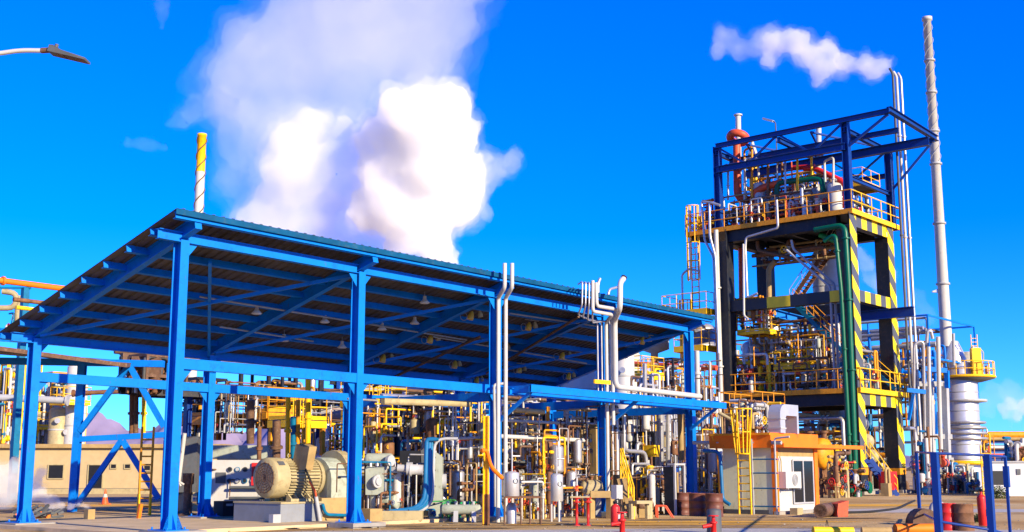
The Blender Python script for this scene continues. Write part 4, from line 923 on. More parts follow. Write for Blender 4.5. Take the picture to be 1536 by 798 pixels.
b = MB(); b.bar((KX - .38, KY - .05, KH + .5), (KX - .38, kY1 + .35, KH + .5), .07, .07); b.tube([(KX - .38, kY1 + .2, KH + .48), (KX - .2, kY1 + .1, KH - .1), (KX - .06, kY1 + .1, .1)], .035, 8); b.build('gutter', 'ochre', cab)
b = MB(); b.box((KX - .15, KY - .2, 0), (kX1 + .3, KY + .02, .12)); b.build('step', 'concrete', cab)
t = thing('air_conditioner', 'white split air conditioner unit on the cabin front left of the door', 'air conditioner', PY(1180, 752, KY - .3))
p = PY(1183, 749, KY - .35); q = PY(1206, 750, KY - .35); b = MB(); b.box((p.x, KY - .27, .95), (q.x, KY + .02, 1.55)); b.build('case', 'white', t)
b = MB(); c = V(((p.x * .42 + q.x * .58), KY - .272, 1.25)); b.cyl(c, .21, .012, -Y_, 20); f_ = b.build('fan_grille', 'grey', t)
b = MB()
for R in (.08, .14, .2): b.ring(c - Y_ * .02, R, .008, Y_, 20, 4)
b.build('guard', 'lightgrey', f_)
b = MB(); b.box((p.x + .1, KY - .3, .9), (p.x + .14, KY + .02, .95)); b.box((q.x - .14, KY - .3, .9), (q.x - .1, KY + .02, .95)); b.build('bracket', 'grey', t)
pipe('pale conduit looping up the white cabin front above the air conditioner', 'cream', [V((p.x + .15, KY - .02, 1.55)), V((p.x + .15, KY - .02, 1.95)), V((p.x + .05, KY - .02, 2.1))], .025, 'conduit', 6, cat='conduit')
# yellow caged ladder on the left wall
c = PX(1118, 768, KX - .45); t = thing('caged_ladder', 'yellow ladder with flared hoop cage against the left cabin wall', 'ladder', (KX - .45, c.y, 0))
b = MB(); b.ladder((KX - .45, c.y, 0), 3.55, Y_, .5, .035, .28); b.build('ladder', 'yellow', t)
b = MB()
for k in range(7):
    a = PI * k / 6; lo_ = V((KX - .5 - math.sin(a) * .23, c.y + math.cos(a) * .27, 2.2)); hi_ = V((KX - .5 - math.sin(a) * .36, c.y + math.cos(a) * .42, 3.85)); b.tube([lo_, hi_], .028, 6)
for zz, s_ in ((2.2, .27), (3.0, .33), (3.85, .42)):
    b.tube([V((KX - .5 - math.sin(PI * k / 8) * (s_ * .85), c.y + math.cos(PI * k / 8) * s_, zz)) for k in range(9)], .03, 6, .03)
b.build('ladder_cage', 'yellow', t)
c = PX(1149, 770, KX - .35); t = thing('scaffold_frame', 'grey and teal tube ladder frame leaning on the cabin left wall', 'ladder', (KX - .35, c.y, 0))
for s_ in (-.45, .5):
    b = MB(); b.tube([(KX - .35, c.y + s_, 0), (KX - .35, c.y + s_, 2.75)] + ([(KX - .35, c.y + s_ - .6, 2.8)] if s_ < 0 else []), .04, 8); b.build('upright', 'lightgrey' if s_ < 0 else 'grey', t)
for z in (.3, .95, 1.5, 2.0):
    b = MB(); b.tube([(KX - .35, c.y - .55, z), (KX - .35, c.y + .6, z)], .028, 6); b.build('rung', 'teal', t)
# roof duct
t = thing('roof_duct', 'shiny square-elbowed air duct rising over the cabin roof', 'duct', (KX + .4, KY + 1.6, KH + .55))
p0 = PX(1162, 650, KX + .3); b = MB(); y0 = p0.y; zt = zat(606, V((KX + .3, y0, 0)))
xa, xb_, zb_ = KX + .3, KX + 1.75, KH + .55
pl = [(xa, zb_)] + [(xa + .4 - .4 * math.cos(PI / 2 * k / 6), zt - .4 + .4 * math.sin(PI / 2 * k / 6)) for k in range(7)] + [(xb_, zt), (xb_, zb_), (xb_ - .14, zb_), (xb_ - .14, zt - .42), (xa + .5, zt - .42), (xa + .38, zt - .54), (xa + .38, zb_)]
b.prism([(x, y0 - .25, z) for x, z in pl], (0, .5, 0)); b.build('duct', 'alu', t)
b = MB()
for z in (KH + .7, KH + 1.05): b.bar((KX + .49, y0, z), (KX + .49, y0, z + .05), .56, .44, X_)
b.build('flange', 'lightgrey', t)
pipe('cream pipe slanting down over the cabin roof from the blue canopy beam', 'cream', [PY(1078, 619, 24.0), PY(1110, 637, 23.2)], .07, 'pipe', 8)
pipe('grey pipe running along the top of the left cabin wall', 'lightgrey', [PX(1040, 664, KX - .25), PX(1172, 664, KX - .25)], .07, 'pipe', 8, flanges=((0, .3), (0, .7)))
px_pipe('blue hose bending down the left corner of the cabin', 'hoseblue', [(1055, 676), (1080, 677), (1084, 750), (1095, 757)], .07, X=KX - .5, bend=.3)
single(MB().cbox(G(1195, 772) + Z_ * .12, .45, .3, .24), 'junction_box', 'cream', 'small cream box on the ground below the air conditioner', 'box')
q = G(1100, 769); b = MB(); [b.ring(q + V((rnd.uniform(-.2, .2), rnd.uniform(-.2, .2), .05 + .05 * k)), .4 - .03 * k, .035, Z_ + X_ * .2, 18, 5) for k in range(4)]; single(b, 'hose_coil', 'rubber', 'coil of black hose on the ground by the left cabin wall', 'hose')

# ================================================================== drums, hydrants, small things in front
def oil_drum(p, r, h, m, label, group=None, lean=0):
    t = thing('oil_drum', label, 'drum', p, group); p = V(p)
    pr = [(r, 0), (r, h * .03), (r * .97, h * .035), (r * .97, h * .32), (r, h * .33), (r, h * .36), (r * .97, h * .37), (r * .97, h * .64), (r, h * .65), (r, h * .68), (r * .97, h * .69), (r * .97, h * .96), (r, h * .97), (r, h), (r * .95, h), (r * .95, h * .975)]
    b = MB(); b.lathe(p, pr, Z_, 24); b.build('body', m, t)
    b = MB(); b.cyl(p + V((r * .55, 0, h * .976)), r * .14, .02, Z_, 10); b.cyl(p + V((-r * .55, 0, h * .976)), r * .09, .02, Z_, 10); b.build('bung', 'darkgrey', t); return t
for px, d, lab in ((1023, 44.4, 'brown oil drum half hidden beside the dark locker, leftmost of three'), (1045, 43.2, 'brown oil drum in the middle of the three in front of the blue column'), (1070, 42.6, 'brown oil drum nearest the cabin, right of the other two')):
    oil_drum(GD(px, d), .31, .80, 'drum', lab, 'brown oil drums by the last blue column')
p = GD(1069, 31.6); b = MB(); b.lathe(p, [(.19, 0), (.19, .56), (.17, .6), (.05, .62)], Z_, 20); single(b, 'bollard', 'darkgrey', 'dark grey bollard in front of the brown drums', 'bollard')
def hydrant(px, d, label, h=.5):
    p = GD(px, d); t = thing('fire_valve', label, 'fire valve', p); b = MB()
    b.lathe(p, [(.07, 0), (.07, h * .6), (.1, h * .62), (.1, h * .7), (.05, h * .72), (.04, h)], Z_, 12); b.build('post', 'red', t)
    b = MB(); b.cyl(p + Z_ * .03, .26, .03, Z_, 16); b.build('base_flange', 'red', t)
    b = MB(); b.ring(p + Z_ * h, .12, .016, Z_, 14, 5); b.bar(p + Z_ * h - X_ * .12, p + Z_ * h + X_ * .12, .02, .02); b.bar(p + Z_ * h - Y_ * .12, p + Z_ * h + Y_ * .12, .02, .02); b.build('handwheel', 'red', t)
    b = MB(); b.tube([p + Z_ * h * .55, p + Z_ * h * .55 + V((-.22, .18, -.05))], .05, 8); b.build('outlet', 'red', t); return t
hydrant(1068, 30.4, 'red fire valve post with round base in front of the dark bollard', .48)
hydrant(932, 30.8, 'red fire valve post in front of the red extinguisher cylinder', .55)
def extinguisher(p, h, r, label, lean=V((0, 0, 0)), hose=True):
    t = thing('fire_extinguisher', label, 'fire extinguisher', p); p = V(p); ax = (Z_ + lean).normalized(); b = MB()
    b.lathe(p, [(r * .9, 0), (r, .03), (r, h * .72)] + [(r * math.cos(k * PI / 10) , h * .72 + r * .9 * math.sin(k * PI / 10)) for k in range(1, 5)] + [(r * .28, h * .72 + r * .95), (r * .28, h * .9)], ax, 20); b.build('cylinder', 'red', t)
    q = p + ax * h * .9; b = MB(); b.bar(q, q + ax * .08, .09, .09, X_); b.bar(q + ax * .1 - X_ * .05, q + ax * .14 + X_ * .16, .03, .02); b.build('head', 'black', t)
    b = MB(); b.tube([q, q + V((.14, -.1, .02)), p + V((r + .14, -.12, h * .5)), p + V((r + .1, -.1, h * .15))], .018, 6, .15); b.build('hose', 'rubber', t); 
    b = MB(); s = p + ax * h * .35 - Y_ * (r + .004); b.bar(s - ax * .1, s + ax * .1, r * .9, .01, Y_); b.build('label_plate', 'lightgrey', t); return t
extinguisher(GD(922, 35.0), .72, .135, 'stout red extinguisher cylinder with hose on the tan ground below the grey box')
extinguisher(GD(1470, 35.5), 1.1, .13, 'tall red extinguisher leaning inside the blue pipe frame', V((-.06, 0, 0)))
b = MB(); p = GD(925, 37); z = zat(738, p); b.cbox(p + Z_ * z, .32, .2, .42); b.tube([p, p + Z_ * (z - .2)], .03, 6)
single(b, 'junction_box', 'lightgrey', 'light grey junction box on a stem above the red extinguisher', 'box')
t = thing('pipe_stand', 'two red flanged pipe stubs joined by a pale pipe at the top', 'pipe stand', GD(875, 35.6))
for px in (864.5, 881.5):
    p = GD(px, 35.6); b = MB(); b.lathe(p, [(.10, 0), (.10, .03), (.04, .035), (.04, .66), (.11, .665), (.11, .70), (.04, .71), (.04, .78), (.11, .785), (.11, .81)], Z_, 12); b.build('post', 'red', t)
b = MB(); a, c = GD(855, 35.6), GD(884, 35.6); b.tube([a + Z_ * .82, c + Z_ * .82], .035, 8); b.build('pipe', 'cream', t)
b = MB(); a, c = G(838, 788), G(884, 787); b.bar(a + Z_ * .02, c + Z_ * .02, .3, .04); single(b, 'drain_cover', 'darkgrey', 'dark drain cover strip on the ground before the red stubs', 'drain')
t = thing('steel_table', 'bare steel table carrying the small white tank', 'table', GD(783, 36.5)); a, c = GD(757, 36.3), GD(811, 36.3); a2, c2 = a + FW_H * .9, c + FW_H * .9; zt = zat(746, a)
b = MB(); b.bar((a + a2) / 2 + Z_ * zt, (c + c2) / 2 + Z_ * zt, .95, .05); b.build('top', 'rust', t)
for q in (a, c, a2, c2, a.lerp(c, .45), a.lerp(c, .7)):
    b = MB(); b.tube([q, q + Z_ * zt], .03, 6); b.build('leg', 'brown', t)
def small_tank(px, y0, y1, d, label, w, legs=False):
    p = GD(px, d); z0, z1 = zat(y1, p), zat(y0, p); r = w / 2 * d / F_PX; t = thing('small_tank', label, 'tank', (p.x, p.y, 0 if legs else z0)); b = MB()
    b.lathe(p + Z_ * z0, [(r * .9, 0), (r, .03), (r, z1 - z0 - .06), (r * .95, z1 - z0), (r * .3, z1 - z0 + .04)], Z_, 24); b.build('shell', 'alu', t)
    b = MB(); b.tube([p + Z_ * z1, p + Z_ * (z1 + .9)], .025, 6); b.tube([p + Z_ * (z1 + .5), p + Z_ * (z1 + .5) + V((.25, -.1, 0))], .03, 6); b.build('vent', 'silver', t)
    b = MB(); b.ring(p + Z_ * (z0 * .35 + z1 * .65) + V((-r * .35, -r * .95, 0)), .07, .012, V((-.35, -.95, 0)), 14, 5); b.build('port', 'darkgrey', t)
    if legs:
        for a in (0, 2.1, 4.2):
            b = MB(); s = V((math.cos(a), math.sin(a), 0)) * r * .85; b.tube([V((p.x, p.y, 0)) + s, p + s + Z_ * (z0 + .05)], .035, 6); b.build('leg', 'white', t)
    return t
small_tank(768, 709, 745, 36.9, 'small white cylinder tank standing on the steel table', 22)
small_tank(835, 712, 752, 38.5, 'small white cylinder tank on legs left of the red stubs', 19, True)
b = MB(); p = GD(767, 37.2); b.lathe(p, [(.16, 0), (.16, .5), (.1, .62)], Z_, 16); single(b, 'pail', 'silver', 'silver canister under the steel table', 'canister')
# dark locker with open frame
p = G(1013, 773); t = thing('steel_locker', 'tall dark grey locker with open pale frame beside the brown drums', 'locker', p); z1 = zat(700, p); y1 = PX(997, 771, p.x).y; x1 = PY(1029, 773, p.y).x
b = MB(); b.box((p.x, p.y + .05, .03), (p.x + .04, y1, z1)); b.box((p.x + .04, y1 - .04, .03), (x1, y1, z1)); b.build('side_panel', 'darksteel', t)
b = MB()
for x in (p.x, x1 - .08): b.box((x, p.y - .02, 0), (x + .08, p.y + .048, z1 + .05))
b.box((p.x, p.y - .018, z1 + .052), (x1, p.y + .3, z1 + .12)); b.build('frame', 'lightgrey', t)
for k in range(3):
    b = MB(); xx = p.x + .25 + .2 * k; b.tube([(xx, p.y + .3, 0), (xx, p.y + .3, z1 - .1 * k)], .05, 8); b.build('pipe', 'tan', t)
# loose pipes and scrap on the ground
b = MB(); a, c = GD(1228, 41.5), GD(1257, 44.5); b.lathe(a + Z_ * .24, [(.235, 0), (.235, (c - a).length), (.19, (c - a).length), (.19, 0)], (c - a), 20); single(b, 'pipe_section', 'brown', 'short wide brown pipe section lying on the ground right of the cabin', 'pipe')
b = MB(); a = GD(1258, 42.5); b.prism([a + V((-.3, 0, .0)), a + V((.25, -.15, 0)), a + V((.35, -.15, .55)), a + V((-.15, 0, .45))], V((.25, .4, 0))); single(b, 'scrap_box', 'redorange', 'orange-red tilted box beside the brown pipe section', 'box')
b = MB(); a, c = GD(1216, 30.4), GD(1275, 30.6); b.tube([a + Z_ * .12, c + Z_ * .1], .10, 10); single(b, 'loose_pipe', 'yellow', 'yellow pipe lying at the bottom edge, left piece', 'pipe')
b = MB(); a, c = GD(1288, 30.7), GD(1332, 30.7); b.tube([a + Z_ * .1, c + Z_ * .1], .10, 10); single(b, 'loose_pipe', 'tan', 'dull tan-yellow pipe lying right of the yellow one', 'pipe')
b = MB(); a, c = GD(1338, 31.0), GD(1395, 31.2); b.tube([a + Z_ * .13, c + Z_ * .13], .13, 10); single(b, 'loose_pipe', 'orange', 'orange pipe lying on the ground inside the blue frame', 'pipe')
p = GD(1240, 31.6); b = MB(); b.tube([p + V((0, 0, .0)), p + V((.1, .1, .35)), p + V((.25, .2, .25)), p + V((.3, .25, 0))], .01, 6, .1); single(b, 'wire_loop', 'rubber', 'bent dark wire standing over the yellow pipe', 'wire')
b = MB(); pts = [G(1150, 762), G(1240, 771), G(1300, 770), G(1345, 765), G(1372, 752)]; b.tube([p_ + Z_ * .04 for p_ in pts], .05, 8, 2.5); single(b, 'hose', 'rubber', 'long black hose curving over the ground in front of the tower', 'hose')
# blue pipe frame, front right
t = thing('guard_rail', 'open blue pipe frame with two thick front posts at the bottom right', 'frame', GD(1402, 28))
P1, P2, P3, P4 = GD(1403, 27.5), GD(1482, 27.5), GD(1376, 40), GD(1509, 29)
for p, y in ((P1, 679), (P2, 682)):
    b = MB(); b.bar(p, p + Z_ * zat(y, p), .15, .15, X_); b.build('post', 'darkblue', t)
    b = MB(); b.cbox(p + Z_ * .02, .4, .4, .04); b.build('base_plate', 'darkblue', t)
for p, y in ((P3, 677), (P4, 684)):
    b = MB(); b.bar(p, p + Z_ * zat(y, p), .09 if p is P3 else .06, .09 if p is P3 else .06, X_); b.build('post', 'darkblue', t)
T = lambda p, y: p + Z_ * zat(y, p)
b = MB(); b.tube([T(P3, 678), T(P1, 680), T(P2, 683), T(P4, 685)], .03, 8, .05); b.build('top_rail', 'darkblue', t)
b = MB(); b.tube([T(P3, 768), T(P1, 782), T(P2, 795), T(P4, 803)], .03, 8, .05); b.build('bottom_rail', 'darkblue', t)
b = MB(); p = P4; b.cbox(T(p, 715), .12, .12, .5); b.build('switch_box', 'darkblue', t)
oil_drum(GD(1417, 33.0), .23, .72, 'red', 'red drum inside the blue pipe frame'); oil_drum(GD(1441, 32.8), .27, .71, 'rust', 'rusty brown drum beside the red drum in the blue frame')
p = GD(1388, 36); t = thing('culvert_cover', 'brown half-round cover with a grey plate left of the red drum', 'cover', p); b = MB(); b.prism([p + V((-.1, 0, 0)) + RT * (.42 * math.cos(PI * k / 10)) + Z_ * (.48 * math.sin(PI * k / 10)) for k in range(11)], FW_H * .7); b.build('shell', 'brown', t)
b = MB(); q = p - FW_H * .02 + V((.0, 0, .22)); b.bar(q - Z_ * .12, q + Z_ * .12, .22, .02, FW_H); b.build('plate', 'lightgrey', t)
p = GD(1395, 37.5); b = MB(); b.tube([p, p + Z_ * .55, p + Z_ * .6 + RT * .3, p + RT * .45 + Z_ * .1], .1, 10, .25); single(b, 'bent_duct', 'lightgrey', 'short bent pale duct behind the brown half-round cover', 'duct')

# ================================================================== furnace and stack at the right
FD = 98; fb = GD(1448, FD); fz = lambda y: zat(y, fb); R = 25 * FD / F_PX
t = thing('furnace', 'white cylindrical furnace vessel with yellow ring platform', 'furnace', fb)
b = MB(); b.lathe(fb, [(R, 0), (R, fz(566)), (R * .96, fz(564)), (R * .96, fz(545))], Z_, 36); sh = b.build('shell', 'alu', t)
for y in (690, 668, 640, 618, 590):
    b = MB(); b.lathe(fb + Z_ * fz(y), [(R, 0), (R * 1.02, .02), (R * 1.02, .09), (R, .1)], Z_, 36); b.build('seam', 'grey', sh)
sb = fb - RT * (17 * FD / F_PX)
b = MB(); b.lathe(V((sb.x, sb.y, 0)) * .5 + fb * .5 + Z_ * fz(545), [(R * .82, 0), (R * .8, .4), (R * .35, fz(512) - fz(545))], Z_, 28); b.build('cone', 'alu', t)
b = MB(); c = fb + RT * (26 * FD / F_PX); b.cyl(V((c.x, c.y, fz(566))) - RT * .6, .45, fz(528) - fz(566), Z_, 16); b.build('side_duct', 'white', t)
pc = fb + RT * .55; PR = R * 1.62
b = MB(); b.lathe(pc + Z_ * (fz(567) - .35), [(R * .9, 0), (PR, .25), (PR, .35), (R * .9, .35)], Z_, 32); b.build('platform', 'darkgrey', t)
b = MB(); b.ring(pc + Z_ * fz(566), PR, .12, Z_, 32, 6); b.build('platform_edge', 'yellow', t)
b = MB()
for k in range(20):
    a = 2 * PI * k / 20; q = pc + V((math.cos(a), math.sin(a), 0)) * PR + Z_ * fz(566); b.tube([q, q + Z_ * 1.2], .04, 6)
for h in (.6, 1.2): b.ring(pc + Z_ * (fz(566) + h), PR, .04, Z_, 32, 5)
b.build('railing', 'yellow', t)
b = MB(); q = fb + RT * (43 * FD / F_PX) + Z_ * fz(556); b.bar(q, q + RT * .05 + FW_H * .6, .06, .9); b.build('gate_panel', 'ochre', t)
b = MB(); b.lathe(fb + RT * .3 + Z_ * fz(604), [(R, 0), (R * 1.28, .05), (R * 1.28, .22), (R, .25)], Z_, 32); b.build('ledge', 'lightgrey', t)
for y in (634, 642, 650, 658):
    b = MB(); b.ring(fb + RT * .15 + Z_ * fz(y), R * 1.18, .1, Z_, 32, 8); b.build('pipe_ring', 'silver', t)
b = MB(); b.lathe(fb + Z_ * fz(697), [(R, 0), (R * 1.5, .02), (R * 1.5, .3), (R, .32)], Z_, 28); b.build('lower_ledge', 'yellow', t)
b = MB(); b.ladder(fb - FW_H * (R + .3) + RT * .55 * R + Z_ * fz(560), fz(505), RT, .5, .04); b.build('ladder', 'yellow', t)
b = MB(); q = fb + RT * 1.0 - FW_H * (R + .2) + Z_ * fz(545); b.bar(q + RT * -.55, q + RT * .2, .5, 2.2, Z_); b.build('hoist_frame', 'yellow', t)
st = thing('chimney_stack', 'very tall slim white chimney with spiral strakes near its top', 'chimney', V((sb.x, sb.y, 0)) + Z_ * fz(520))
z0, z1 = zat(520, sb), zat(26, sb)
def rad(z): return .48 - .16 * (z - z0) / (z1 - z0)
b = MB(); b.lathe(sb, [(rad(z0), z0), (rad(z1), z1 - .3), (rad(z1) * 1.35, z1 - .28), (rad(z1) * 1.35, z1), (rad(z1) * .9, z1 + .02)], Z_, 24); b.build('shaft', 'white', st)
for z in (z0 + (z1 - z0) * f for f in (.18, .36, .54, .64, .76, .86)):
    b = MB(); b.lathe(sb + Z_ * z, [(rad(z), 0), (rad(z) + .12, .02), (rad(z) + .12, .16), (rad(z), .18)], Z_, 24); b.build('collar', 'lightgrey', st)
zs = z0 + (z1 - z0) * .55
for k in range(3):
    b = MB(); pts = []
    for i in range(90):
        z = zs + (z1 - .5 - zs) * i / 89; a = 2 * PI * (k / 3 + i / 89 * 3.6); pts.append(sb + V((math.cos(a), math.sin(a), 0)) * (rad(z) + .06) + Z_ * z)
    b.tube(pts, .022, 5, .01); b.build('strake', 'white', st)
b = MB(); q = sb + Z_ * fz(438); b.tube([q, q - RT * 1.0, q - RT * .3 + Z_ * .25], .06, 6); b.build('bracket', 'white', st)
t = thing('area_lamp', 'small white lamp on a curved pole above the furnace platform', 'lamp', D(1475, 560, FD)); b = MB(); b.tube([D(1475, 560, FD), D(1475, 528, FD), D(1470, 523, FD)], .05, 6); b.build('pole', 'lightgrey', t)
b = MB(); b.bar(D(1470, 524, FD), D(1458, 521, FD), .3, .16); b.build('lamp_head', 'white', t)
# steel frame and pipes between tower and furnace
t = thing('pipe_support', 'grey steel portal frame with blue braces left of the furnace', 'frame', GD(1405, 90))
g0, g1 = GD(1401, 88), GD(1424, 88)
for g in (g0, g1):
    b = MB(); b.bar(g - RT * .2, g + Z_ * zat(574, g), .5, .5, X_); b.bar(g + FW_H * 4, g + FW_H * 4 + Z_ * zat(574, g), .4, .4, X_); b.build('leg', 'lightgrey', t)
for y in (576, 655, 690):
    b = MB(); b.bar(g0 - RT * .8 + Z_ * zat(y, g0), g1 + RT * .3 + Z_ * zat(y, g1), .4, .35); b.build('beam', 'lightgrey', t)
b = MB(); m_ = (g0 + g1) / 2; b.bar(m_ + Z_ * zat(618, m_), g0 + RT * .3 + Z_ * zat(655, g0), .2, .2); b.bar(m_ + Z_ * zat(618, m_), g1 - RT * .2 + Z_ * zat(655, g1), .2, .2); b.build('brace', 'blue', t)
b = MB(); a, c = D(1386, 553, 88), D(1420, 556, 88); b.bar(a, c, .3, .35); b.bar(c, D(1421, 582, 88), .3, .3); b.bar(a, D(1386, 575, 88), .25, .25); b.build('upper_frame', 'blue', t)
b = MB(); b.bar(D(1360, 585, 86), D(1388, 588, 86), .3, .3); b.bar(D(1371, 590, 86), D(1363, 630, 86), .2, .2); b.build('bracket', 'blue', t)
for pts, m, r_, lab in (([(1371, 640), (1371, 515), (1385, 511), (1388, 700)], 'silver', .10, 'silver looped pipe between the right tower column and the furnace'),
                        ([(1399, 508), (1396, 495), (1391, 497), (1390, 514)], 'silver', .12, 'small silver hook pipe left of the chimney foot'),
                        ([(1407, 505), (1409, 600), (1412, 700)], 'white', .15, 'stout white riser in front of the furnace left side'),
                        ([(1393, 520), (1396, 720)], 'white', .12, 'white riser left of the stout furnace riser'),
                        ([(1430, 500), (1431, 548)], 'lightgrey', .1, 'thin grey pipe on the furnace cone'),
                        ([(1415, 690), (1437, 700), (1441, 745)], 'silver', .12, 'silver pipe bending down before the furnace base'),
                        ([(1444, 703), (1458, 702), (1459, 740)], 'white', .14, 'white square bend pipe right of the furnace base'),
                        ([(1428, 690), (1429, 760)], 'cream', .15, 'cream riser rising from behind the rusty drum'),
                        ([(1417, 680), (1418, 735)], 'white', .13, 'white leaning pipe behind the red drum')):
    pipe(lab, m, [D(x, y, 86) for x, y in pts], r_, 'pipe', 10, .4)
def zone(px0, px1, y0, y1, d0, d1):
    """axis-aligned world box around a patch of the view between two depths"""
    c = [GD(px0, d0), GD(px1, d0), GD(px0, d1), GD(px1, d1)]; m0, m1 = GD((px0 + px1) / 2, (d0 + d1) / 2), None
    wx = max(.6, (GD(px1, (d0 + d1) / 2) - GD(px0, (d0 + d1) / 2)).length * .5)
    return (m0.x - wx * .8, m0.y - wx * .8, max(0, zat(y1, m0))), (m0.x + wx * .8, m0.y + wx * .8, zat(y0, m0))
def zman(label, px0, px1, y0, y1, d, seed, **k):
    lo, hi = zone(px0, px1, y0, y1, d, d); return manifold(label, lo, hi, seed, **k)
zman('pipes and blue posts behind the blue frame at the right', 1366, 1400, 640, 745, 80, 41, nv=10, nh=6, nval=10, mats=('silver', 'hoseblue', 'white', 'rust', 'teal'), r=(.06, .14))
zman('rusty valves and white pipes at the furnace foot', 1400, 1466, 690, 740, 84, 42, nv=14, nh=5, nval=16, mats=('silver', 'hoseblue', 'white', 'rust', 'cream'), r=(.07, .15))
zman('upper pipes and blue steel between tower and furnace', 1366, 1412, 515, 640, 95, 43, nv=10, nh=9, nval=6, mats=('silver', 'blue', 'white', 'ochre', 'lightgrey'), r=(.08, .16), frame='ochre')
t = platform('orange-edged platform at the furnace left side below the cone', tuple((GD(1385, 100) - V((1.5, 2.5, 0))).to_2d()), tuple((GD(1412, 100) + V((1.5, 1.5, 0))).to_2d()), zat(562, GD(1398, 100)), rm='ochre', h=1.4)
b = MB(); p = GD(1448, 86); b.cbox(p + Z_ * (zat(722, p)), 1.2, .8, 2.2); b.bar(p, p + Z_ * .6, .9, .6, X_); single(b, 'cabinet', 'palegreen', 'pale green cabinet behind the rusty drum at the furnace base', 'cabinet')
# far right: rack, wall, yellow ladder, bush
r0 = GD(1470, 118); t = thing('pipe_rack', 'long blue pipe rack running out of the picture at far right', 'pipe rack', r0); e_ = RT * 26
for i in range(6):
    b = MB(); q = r0 + e_ * (i / 5); b.bar(q, q + Z_ * zat(648, r0), .4, .4, X_); b.build('post', 'teal', t)
for y in (662, 676, 690):
    b = MB(); b.bar(r0 + Z_ * zat(y, r0), r0 + e_ + Z_ * zat(y, r0), .4, .4); b.build('beam', 'darkblue', t)
for y, m, r_, lab in ((652, 'ochre', .32, 'thick orange pipe on top of the far right rack'), (658, 'tan', .2, 'tan pipe just under the orange one at far right'), (671, 'silver', .22, 'silver pipe on the middle tier of the far right rack'), (683, 'redorange', .2, 'red pipe on the lower tier of the far right rack')):
    q = r0 - FW_H * .4; pipe(lab, m, [q + Z_ * zat(y, q), q + e_ + Z_ * zat(y, q)], r_, 'pipe', 10)
zman('white and grey vertical pipes around the far right rack', 1500, 1545, 655, 700, 112, 44, nv=10, nh=6, nval=6, mats=('white', 'silver', 'teal', 'rust'), r=(.1, .2))
zman('small yellow and red pipework right of the furnace', 1466, 1490, 640, 700, 104, 45, nv=8, nh=6, nval=6, mats=('yellow', 'redorange', 'silver', 'ochre'), r=(.04, .08))
p = GD(1489, 76); t = thing('boundary_building', 'pale grey walled low building at the far right edge', 'building', p); h = zat(694, p); b = MB()
E_ = RT * 12; W_ = V((p.x, p.y, 0)).normalized() * 6; b.prism([p, p + E_, p + E_ + W_, p + W_], Z_ * h); b.build('wall', 'whitewall', t)
b = MB(); q = p + RT * .35 - FW_H * .03 + Z_ * (zat(727, p)); b.bar(q + Z_ * 0, q + Z_ * .85, .8, .05, FW_H); b.build('opening', 'black', t)
b = MB(); q = p + RT * 1.6 - FW_H * .03 + Z_ * zat(712, p); b.bar(q, q + Z_ * .35, .25, .05, FW_H); b.build('vent', 'darkgrey', t)
b = MB(); b.prism([q_ + Z_ * h for q_ in (p - RT * .1 - W_ * .02, p + E_, p + E_ + W_, p + W_ - RT * .1)], Z_ * .1); b.build('roof', 'grey', t)
p = GD(1480, 62); t = thing('yard_ladder', 'free yellow ladder behind the thick right post of the blue frame', 'ladder', p); b = MB(); b.ladder(p + Z_ * .05, zat(668, p), RT, .5, .035); b.build('ladder', 'yellow', t)
mat('bush', (0.10, 0.12, 0.03), .8, 0, .5, 6)
def bush(px, d, rr, n, label, seed, parent=None):
    q = random.Random(seed); p = GD(px, d); b = MB()
    for i in range(n):
        v = V((q.gauss(0, 1), q.gauss(0, 1), abs(q.gauss(0, 1)))).normalized() * q.random() ** .4 * rr; v.z *= 1.1
        c = p + v; a = V((q.gauss(0, 1), q.gauss(0, 1), q.gauss(0, 1))).normalized() * .07; e = a.orthogonal().normalized() * .035
        b.add([c - a, c + e, c + a, c - e], [(0, 1, 2, 3)])
    for i in range(8):
        v = V((q.gauss(0, 1), q.gauss(0, 1), 1.3)).normalized() * rr; b.tube([p, p + v], .012, 4)
    return single(b, 'bush', 'bush', label, 'bush', p)
bush(1493, 70, .7, 700, 'small dry green bush at the foot of the pale far right wall', 3)
bush(1462, 38, .22, 200, 'low grass tuft by the tall extinguisher in the blue frame', 4)
# ================================================================== machines under the shed
# --- motor on its plinth
c = G(420, 789); X1 = PY(520, 780, c.y).x; Y1 = PX(350, 785, c.x).y; PH = zat(755, c)
t = thing('machine_plinth', 'grey painted concrete plinth under the big cream motor', 'plinth', c)
b = MB(); b.box((c.x, c.y, 0), (c.x + (X1 - c.x) * .62, Y1, PH)); b.build('block', 'plinthgrey', t)
b = MB(); b.box((c.x + (X1 - c.x) * .62 + .002, c.y + .05, 0), (X1 + 1.0, Y1 - .2, PH + .12)); b.build('rear_block', 'tan', t)
b = MB(); b.box((c.x - .02, c.y - .03, PH - .02), (c.x + (X1 - c.x) * .62, Y1 + .02, PH + .03)); b.build('base_frame', 'cream', t)
mp = c + V((.15, .95, 0)); ax = V((1, 0, 0)); mr = .60; zc = PH + .03 + mr + .1
t = thing('electric_motor', 'large cream electric motor with round fan cover on the grey plinth', 'motor', mp + Z_ * (PH + .03))
o_ = V((mp.x, mp.y, zc))
b = MB(); b.lathe(o_, [(mr * .55, -.02), (mr * .97, 0), (mr, .06), (mr, .5)], ax, 32); fc = b.build('fan_cover', 'cream', t)
b = MB()
for R_ in (.12, .2, .28, .36, .44): b.ring(o_ - ax * .025, R_, .012, ax, 24, 4)
for k in range(8):
    a = PI * k / 8; d_ = V((0, math.cos(a), math.sin(a))) * mr * .8; b.bar(o_ - d_ - ax * .02, o_ + d_ - ax * .02, .015, .015, ax)
b.build('grille', 'brown', fc)
b = MB(); b.lathe(o_ + ax * .5, [(mr * .82, 0), (mr * .82, 1.25)], ax, 32)
